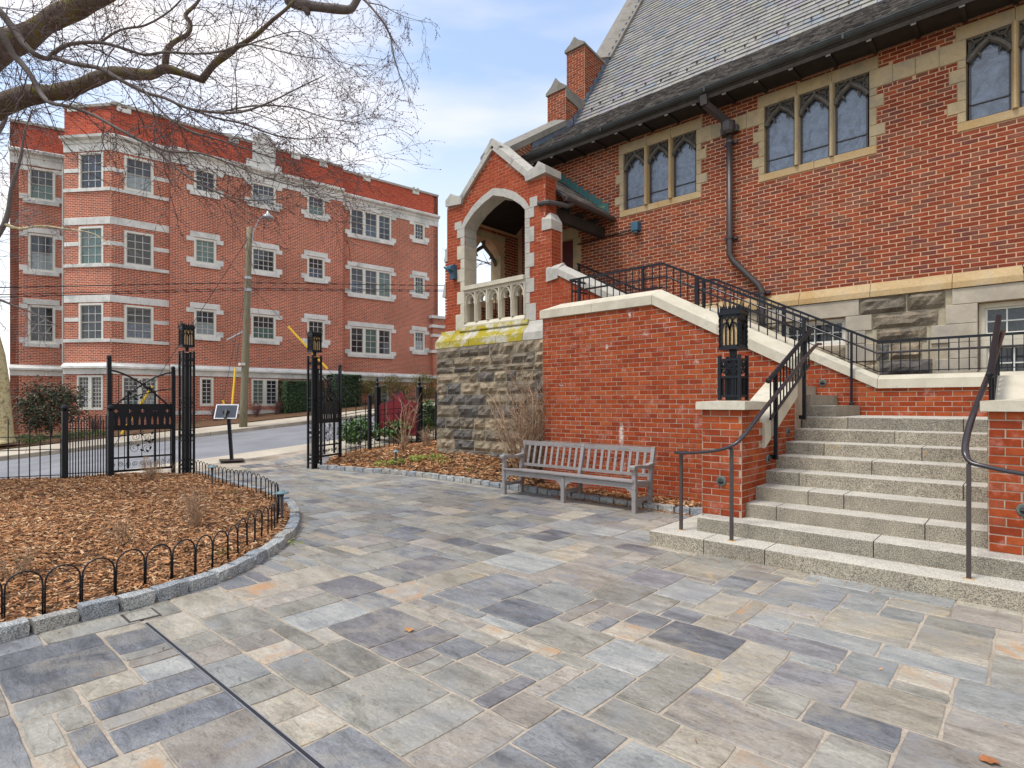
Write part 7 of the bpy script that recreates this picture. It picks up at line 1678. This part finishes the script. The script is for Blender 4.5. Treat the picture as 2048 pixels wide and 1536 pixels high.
for k in ('A','A2','A3','B'): cr[k] = limb('limb', L_[k], M['bark'], old, 11, .35)[1]
for k in ('C1','C2','C3','C4','C5','C6','C7','C8','C9'): cr[k] = limb('branch', L_[k], M['branch'], old, 7, .2)[1]
tw, bd = MB(), MB()
def in_view(p):
    fw = p[0]*Fx+p[1]*Fy
    if fw < 1: return False
    x = 1024+1149*(p[0]*Rx+p[1]*Ry)/fw; return -260 < x < 900
for k, step, Lr, bz in (('A',.16,(.6,1.3),.7),('A2',.12,(.4,1.0),.7),('A3',.12,(.4,1.1),.6),('B',.15,(.6,1.3),.7),('C1',.13,(.5,1.15),.8),('C2',.13,(.45,1.1),.7),('C3',.12,(.4,1.0),.7),('C4',.11,(.35,.9),.7),('C5',.11,(.35,.9),.7),('C6',.10,(.35,.9),.7),('C7',.14,(.35,.8),.7),('C8',.12,(.4,1.0),.7),('C9',.11,(.4,1.0),.6)):
    twigs_on(tw, bd, cr[k], step, Lr, RG, 2, .35, bias=RV*bz, keep=in_view)
tw.build('twig_crown', M['twig'], old, fixn=False, kind='stuff'); bd.build('buds', M['bud'], old, fixn=False, kind='stuff')
hi = thing('overhanging_tree', 'second bare tree reaching over the top edge with one long drooping branch', 'tree', (-3.2, 13.5, 0) if 0 else (-17.5, 4.0, 0))
hi.location = (-15.0, -4.5, 0)
limb('trunk', [(-15.0,-4.5,-.1,.45),(-14.9,-4.3,3,.36),(-14.2,-3.6,7.5,.26),(-11.5,-.6,10.2,.16),(-8.6,2.3,9.0,.09),(-7.35,3.55,8.0,.075)]+L_['E'][1:2], M['bark'], hi, 10, .2)
ce = {}
for k in ('E','E1'): ce[k] = limb('limb', L_[k][1:] if k == 'E' else L_[k], M['branch'], hi, 9, .35)[1]
for k in ('E2','E3','E4'): ce[k] = limb('branch', L_[k], M['branch'], hi, 6, .2)[1]
tw, bd = MB(), MB()
for k, step, Lr in (('E',.20,(.25,.6)),('E2',.09,(.2,.42)),('E3',.09,(.15,.4)),('E4',.10,(.2,.45))): twigs_on(tw, bd, ce[k], step, Lr, RG, 2 if k != 'E3' else 1, 1.2, rmax=.0028, bias=Vector((0,0,-.6)), budp=.3)
tw.build('twig_crown', M['twig'], hi, fixn=False, kind='stuff'); bd.build('buds', M['bud'], hi, fixn=False, kind='stuff')
# pale sycamore at the left edge, in the strip before the apartments
sy = thing('sycamore_tree', 'pale yellow barked sycamore cut by the left photo edge before the apartments', 'tree', (-26.35, 2.78, .2))
limb('trunk', [(-26.33,2.80,.1,.46),(-26.36,2.77,.5,.34),(-26.38,2.75,1.8,.28),(-26.5,2.65,3.2,.25),(-26.9,2.3,5.2,.22),(-27.2,2.0,7.5,.18),(-27.2,2.0,12,.10)], M['sycamore'], sy, 12, .15)
SY = {'D1': [(-27.0,2.2,5.6,.12),(-25.62,2.37,6.51,.1), (-25.21,2.73,7.42,.08), (-25.09,2.84,8,.07), (-25.04,2.89,8.58,.06), (-24.82,3.09,9.57,.045), (-24.73,3.18,10.4,.03), (-24.52,3.37,11.26,.02)],
    'D2': [(-25.19,2.75,7.45,.06), (-24.82,3.09,7.29,.045), (-24.33,3.53,7.39,.035), (-23.72,4.09,7.29,.028), (-22.75,4.71,7.06,.015), (-21.91,5.07,6.46,.008)],
    'D3': [(-27.2,2.0,8.6,.1),(-25.56,2.42,10.07,.09), (-25.25,2.7,10.73,.07), (-25.13,2.81,11.14,.05), (-25.01,2.92,11.72,.04)],
    'D4': [(-27.0,2.2,4.6,.07),(-25.44,2.53,4.94,.05), (-24.95,2.98,4.74,.03), (-24.46,3.42,4.48,.025), (-23.85,3.98,4.03,.012)]}
tw = MB()
for k, v in SY.items():
    pts = limb('branch', v, M['branch'] if k != 'D2' else M['sycamore'], sy, 6, .1)[1]; twigs_on(tw, None, pts, .28, (.6,1.6), RG, 2, .5, rmax=.012, budp=0)
tw.build('twig_crown', M['far_twig'], sy, fixn=False, kind='stuff')
def far_tree(label, x, y, z, h, seed, w=1.0, cat_='tree'):
    rg = random.Random(seed); t = thing('bare_tree', label, cat_, (x, y, z)); tk, tw = MB(), MB(); top = Vector((x, y, z+h*.45))
    tk.tube([(x,y,z-.2),(x,y,z+h*.2),top], [h*.018, h*.014, h*.010], 7); tk.build('trunk', M['branch'], t, smooth=True)
    for k in range(9):
        a = rg.uniform(0, 6.28); p = Vector((x, y, z+h*rg.uniform(.25,.45))); d = Vector((math.cos(a)*w*.7, math.sin(a)*w*.7, rg.uniform(.6,1.3))).normalized()
        grow(tw, None, p, d, h*rg.uniform(.35,.5), h*.007, 3, rg, -.2, 0, 3)
    tw.build('branches', M['far_twig'], t, fixn=False, kind='stuff')
far_tree('tall bare tree far beyond the right end of the apartment house', *ST(26, 2.5, 3.0)[:2], 2.4, 13, 3)
far_tree('bare tree rising behind the left edge of the porch', *ST(31, 8, 3)[:2], 2.6, 15, 8)
far_tree('bare tree beyond the left end of the apartment house', *ST(-7, 12, 0)[:2], -.2, 11, 9)
far_tree('small bare tree low beyond the left apartment corner', *ST(-9, 7, 0)[:2], -.3, 7, 12)

# ------------------------------------------------------------------ shrubs
def bare_shrub(label, x, y, z, h, w, n, seed, mat='dry_stem', r=.007, lvl=2, droop=-.3, cat_='shrub', name='bare_shrub'):
    rg = random.Random(seed); t = thing(name, label, cat_, (x, y, z)); mb, tw = MB(), MB()
    for k in range(n):
        a = rg.uniform(0, 6.283); sp_ = rg.uniform(.1, 1)*w/h; d = Vector((math.cos(a)*sp_, math.sin(a)*sp_, 1)).normalized(); p = Vector((x+rg.gauss(0,.04), y+rg.gauss(0,.04), z-.02)); L = h*rg.uniform(.55,.8)
        pts = [p.copy()]; dirs = []
        for q in range(5): d = (d+Vector((rg.gauss(0,.10), rg.gauss(0,.10), .04))).normalized(); p = p+d*L/5; pts.append(p.copy()); dirs.append(d.copy())
        mb.tube(pts, [r*(1-.12*q) for q in range(6)], 5)
        for q in range(1, 6):
            for _ in range(2):
                s = Vector((rg.gauss(0,1), rg.gauss(0,1), rg.gauss(0,.6))).normalized(); grow(tw, None, pts[q], (dirs[q-1]+s*.7).normalized(), L*rg.uniform(.18,.4), max(r*.5,.0025), lvl-1, rg, droop, 0, 3)
    mb.build('stems', M[mat], t, smooth=True, kind='stuff'); tw.build('twigs', M[mat], t, fixn=False, kind='stuff')
bare_shrub('big dense bare shrub in front of the rock faced stone base', -6.72, 7.88, zr(-6.72,7.88), 1.95, 1.5, 22, 21, r=.017, lvl=2)
bare_shrub('second bare shrub beside it leaning to the left', -7.1, 8.05, zr(-7.1,8.05), 1.55, 1.2, 12, 22, r=.014, lvl=2)
bare_shrub('pale many stemmed bare sapling in the right bed behind the path light', -11.25, 8.45, zr(-11.25,8.45), 1.7, 1.3, 9, 23, r=.012, lvl=1)
bare_shrub('low tuft of thin tan stems at the foot of the fence', -10.7, 8.75, zr(-10.7,8.75), .55, .35, 16, 24, r=.004)
bare_shrub('small leafless shrub in the middle of the left mulch bed', -7.0, 2.38, zl(-7,2.38), .52, .34, 14, 25, r=.004)
bare_shrub('low thin leafless shrub left of the middle of the mulch bed', -6.65, 1.62, zl(-6.65,1.62), .34, .26, 9, 26, r=.003)
bare_shrub('faint twiggy shrub near the left photo edge in the mulch', -6.05, .72, zl(-6.05,.72), .3, .3, 9, 27, r=.003)
bare_shrub('dry twiggy shrub in the mulch before the left gate leaf', -11.9, 3.3, zl(-11.9,3.3), .55, .75, 18, 28, r=.004)
def leaf_cloud(mb, c, r3, n, l, rg, shape='ell', clump=.0, flat=.5):
    cl = [Vector((rg.gauss(0,.5), rg.gauss(0,.5), rg.gauss(0,.5))) for _ in range(14)]
    for _ in range(n):
        if shape == 'box': p = Vector((rg.uniform(-1,1), rg.uniform(-1,1), rg.uniform(-1,1))); ax = rg.randrange(3) if rg.random() < .85 else 9; 
        else:
            p = Vector((rg.gauss(0,1), rg.gauss(0,1), rg.gauss(0,1))).normalized()*rg.uniform(.55,1)**.6; ax = 9
            if clump: q = rg.choice(cl).normalized()*.62; p = q+Vector((rg.gauss(0,.22), rg.gauss(0,.22), rg.gauss(0,.18)))
        if shape == 'box' and ax < 3:
            p[ax] = math.copysign(rg.uniform(.88,1.03), p[ax]) if ax != 2 else rg.uniform(.9,1.02)
        q = Vector(c)+Vector((p.x*r3[0], p.y*r3[1], p.z*r3[2]))
        nrm = (Vector((p.x, p.y, p.z+.4))+Vector((rg.gauss(0,.6), rg.gauss(0,.6), rg.gauss(0,.6)))).normalized(); u = nrm.orthogonal().normalized(); a = rg.uniform(0, 6.28); v = nrm.cross(u); d = u*math.cos(a)+v*math.sin(a); e = nrm.cross(d)
        L = l*rg.uniform(.7,1.3); w = L*rg.uniform(.3,.45)
        mb.add([tuple(q-d*L*.5), tuple(q+e*w*.5+nrm*L*.06), tuple(q+d*L*.5), tuple(q-e*w*.5+nrm*L*.06)], [(0,1,2),(0,2,3)])
def leafy(name, label, c, r3, n, l, mat, seed, shape='ell', clump=0, frame=None, stems=True):
    rg = random.Random(seed); t = thing(name, label, 'hedge' if name == 'hedge' else 'shrub', (c[0], c[1], c[2]-r3[2])); mb = MB(); leaf_cloud(mb, (0,0,0), r3, n, l, rg, shape, clump)
    ca, sa = (math.cos(frame), math.sin(frame)) if frame is not None else (1, 0)
    mb.v = [(c[0]+x*ca-y*sa, c[1]+x*sa+y*ca, c[2]+z) for x, y, z in mb.v]; mb.build('foliage', M[mat], t, fixn=False, kind='stuff')
    if shape == 'box':
        mb = MB(); mb.box(-r3[0]*.8,-r3[1]*.75,-r3[2],r3[0]*.8,r3[1]*.75,r3[2]*.82); mb.v = [(c[0]+x*ca-y*sa, c[1]+x*sa+y*ca, c[2]+z) for x, y, z in mb.v]; mb.build('inner_foliage', M['leaf_dark'], t)
    elif stems:
        mb = MB()
        for k in range(10): a = rg.uniform(0, 6.28); mb.tube([(c[0],c[1],c[2]-r3[2]), (c[0]+math.cos(a)*r3[0]*.4, c[1]+math.sin(a)*r3[1]*.4, c[2]), (c[0]+math.cos(a)*r3[0]*.7, c[1]+math.sin(a)*r3[1]*.7, c[2]+r3[2]*.6)], [.015,.01,.005], 4)
        mb.build('stems', M['branch'], t, kind='stuff')
AZ = math.atan2(DA[1], DA[0])
def onst(s, D, h): p = ST(s, D, z_far(s, D)+h); return p
leafy('hedge', 'clipped dark green hedge block left of the right gate pillar', onst(10.75, 3.6, .72), (.95,.55,.76), 9000, .10, 'leaf_dark', 31, 'box', frame=AZ)
leafy('hedge', 'clipped dark green hedge block seen through the right gate leaf', onst(12.9, 3.6, .78), (.72,.55,.85), 8000, .10, 'leaf_dark', 32, 'box', frame=AZ)
for k, (s, D, h, r3, lb) in enumerate(((14.4,3.6,.75,(.9,.5,.8),'yellowish olive shrub above the first fence pickets'),(15.9,3.8,.8,(.9,.5,.8),'olive shrub behind the maroon sign'),(17.6,3.6,.75,(1.0,.5,.75),'yellow leaved shrub between the sign and the porch stone'),(19.3,3.3,.8,(.8,.5,.8),'yellow green shrub at the corner of the porch base'))):
    leafy('olive_shrub', lb, onst(s, D, h), r3, 2600, .09, 'leaf_yellow', 40+k, clump=1, frame=AZ)
for k, (x, y, r3, lb) in enumerate(((-13.9,8.95,(.62,.55,.40),'glossy evergreen shrub behind the fence left of the maroon sign'),(-14.1,10.35,(.6,.55,.34),'glossy evergreen shrub under the maroon sign'),(-13.75,11.2,(.55,.5,.62),'glossy evergreen shrub next to the porch stone behind the fence'))):
    leafy('evergreen_shrub', lb, (x, y, .35+r3[2]+.05*k), r3, 1500, .13, 'leaf_gloss', 50+k, clump=1)
leafy('broadleaf_evergreen', 'dark spreading evergreen bush against the left end of the apartments', (*ST(1.3, 3.8, 0)[:2], 1.35), (1.25,.8,1.15), 4200, .14, 'leaf_dull', 61, clump=1, frame=AZ)
leafy('low_ground_shrub', 'low bright green plants at the foot of the evergreen bush', (*ST(2.2, 2.3, 0)[:2], .36), (.9,.4,.2), 900, .08, 'leaf_gloss', 62, frame=AZ, stems=False)
leafy('low_ground_shrub', 'low green plants by the sycamore foot', (*ST(.7, 2.2, 0)[:2], .28), (.55,.35,.16), 500, .08, 'leaf_gloss', 63, frame=AZ, stems=False)
for k, (s, D, lb, h) in enumerate(((5.9,3.4,'reddish bare barberry shrub left of the utility pole',.75),(6.9,3.5,'reddish bare barberry shrub below the narrow ground floor window',.7),(8.6,3.4,'bare reddish shrub right of the utility pole',.8),(9.5,3.4,'bare twiggy shrub before the paired ground floor windows',.8),(3.6,3.2,'brown twiggy shrub seen through the iron gate',.8),(2.6,3.4,'brown twiggy shrub beside the evergreen bush',.9))):
    p = onst(s, D, 0); bare_shrub(lb, p[0], p[1], p[2], h, .5, 14, 70+k, mat='bud', r=.008, lvl=3)
for k in range(5):
    s, D = ((3.4,1.9),(4.3,2.0),(7.9,2.1),(1.7,3.0),(12.0,2.3))[k]
g_ = MB(); rg = random.Random(8)
for cx_, cy_, n in ((-10.55,7.78,240),(-10.1,8.0,300),(-9.7,8.15,160),(-10.9,7.6,140),(-9.3,8.0,60)): leaf_cloud(g_, (cx_, cy_, zr(cx_, cy_)+.05), (.24,.2,.07), n, .06, rg)
g_.build('groundcover', M['leaf_lime'], kind='stuff', fixn=False)
g_ = MB()
for cx_, cy_ in ((-7.9,8.0),(-7.2,7.9),(-8.3,7.85),(-5.6,2.85),(-5.75,2.2),(-9.4,3.7),(-7.7,3.2)): leaf_cloud(g_, (cx_, cy_, (zr if cy_ > 5 else zl)(cx_, cy_)+.02), (.10,.08,.03), 26, .035, rg)
g_.build('sprouting_weeds', M['leaf_lime'], kind='stuff', fixn=False)

# ------------------------------------------------------------------ things of one kind share a group
GROUPS = {'path_light': 'path lights in the planting beds', 'pier_lantern': 'iron lanterns on the brick piers', 'brick_pier': 'brick piers flanking the steps', 'overhead_wire': 'overhead wires across the facade',
 'guy_wire': 'yellow sleeved guy wires', 'hedge': 'clipped hedges before the apartments', 'bare_tree': 'bare trees in the distance', 'bare_shrub': 'bare shrubs in the beds', 'olive_shrub': 'olive shrubs before the apartments',
 'evergreen_shrub': 'glossy shrubs behind the fence', 'low_ground_shrub': 'low green plants by the far pavement', 'wall_railing': 'black baluster railings of the stair', 'iron_fence': 'black iron picket fences', 'stair_handrail': 'handrails of the granite steps',
 'stair_guard_rail': 'guard rails of the granite steps', 'gate_leaf': 'leaves of the iron gate', 'fallen_leaf': 'brown leaves on the paving', 'cobble_edging': 'cobble edgings of the beds'}
for o in SC.objects:
    if o.parent is None and o.get('category'):
        st_ = o.name.split('.')[0]
        if st_ in GROUPS and not o.get('group'): o['group'] = GROUPS[st_]
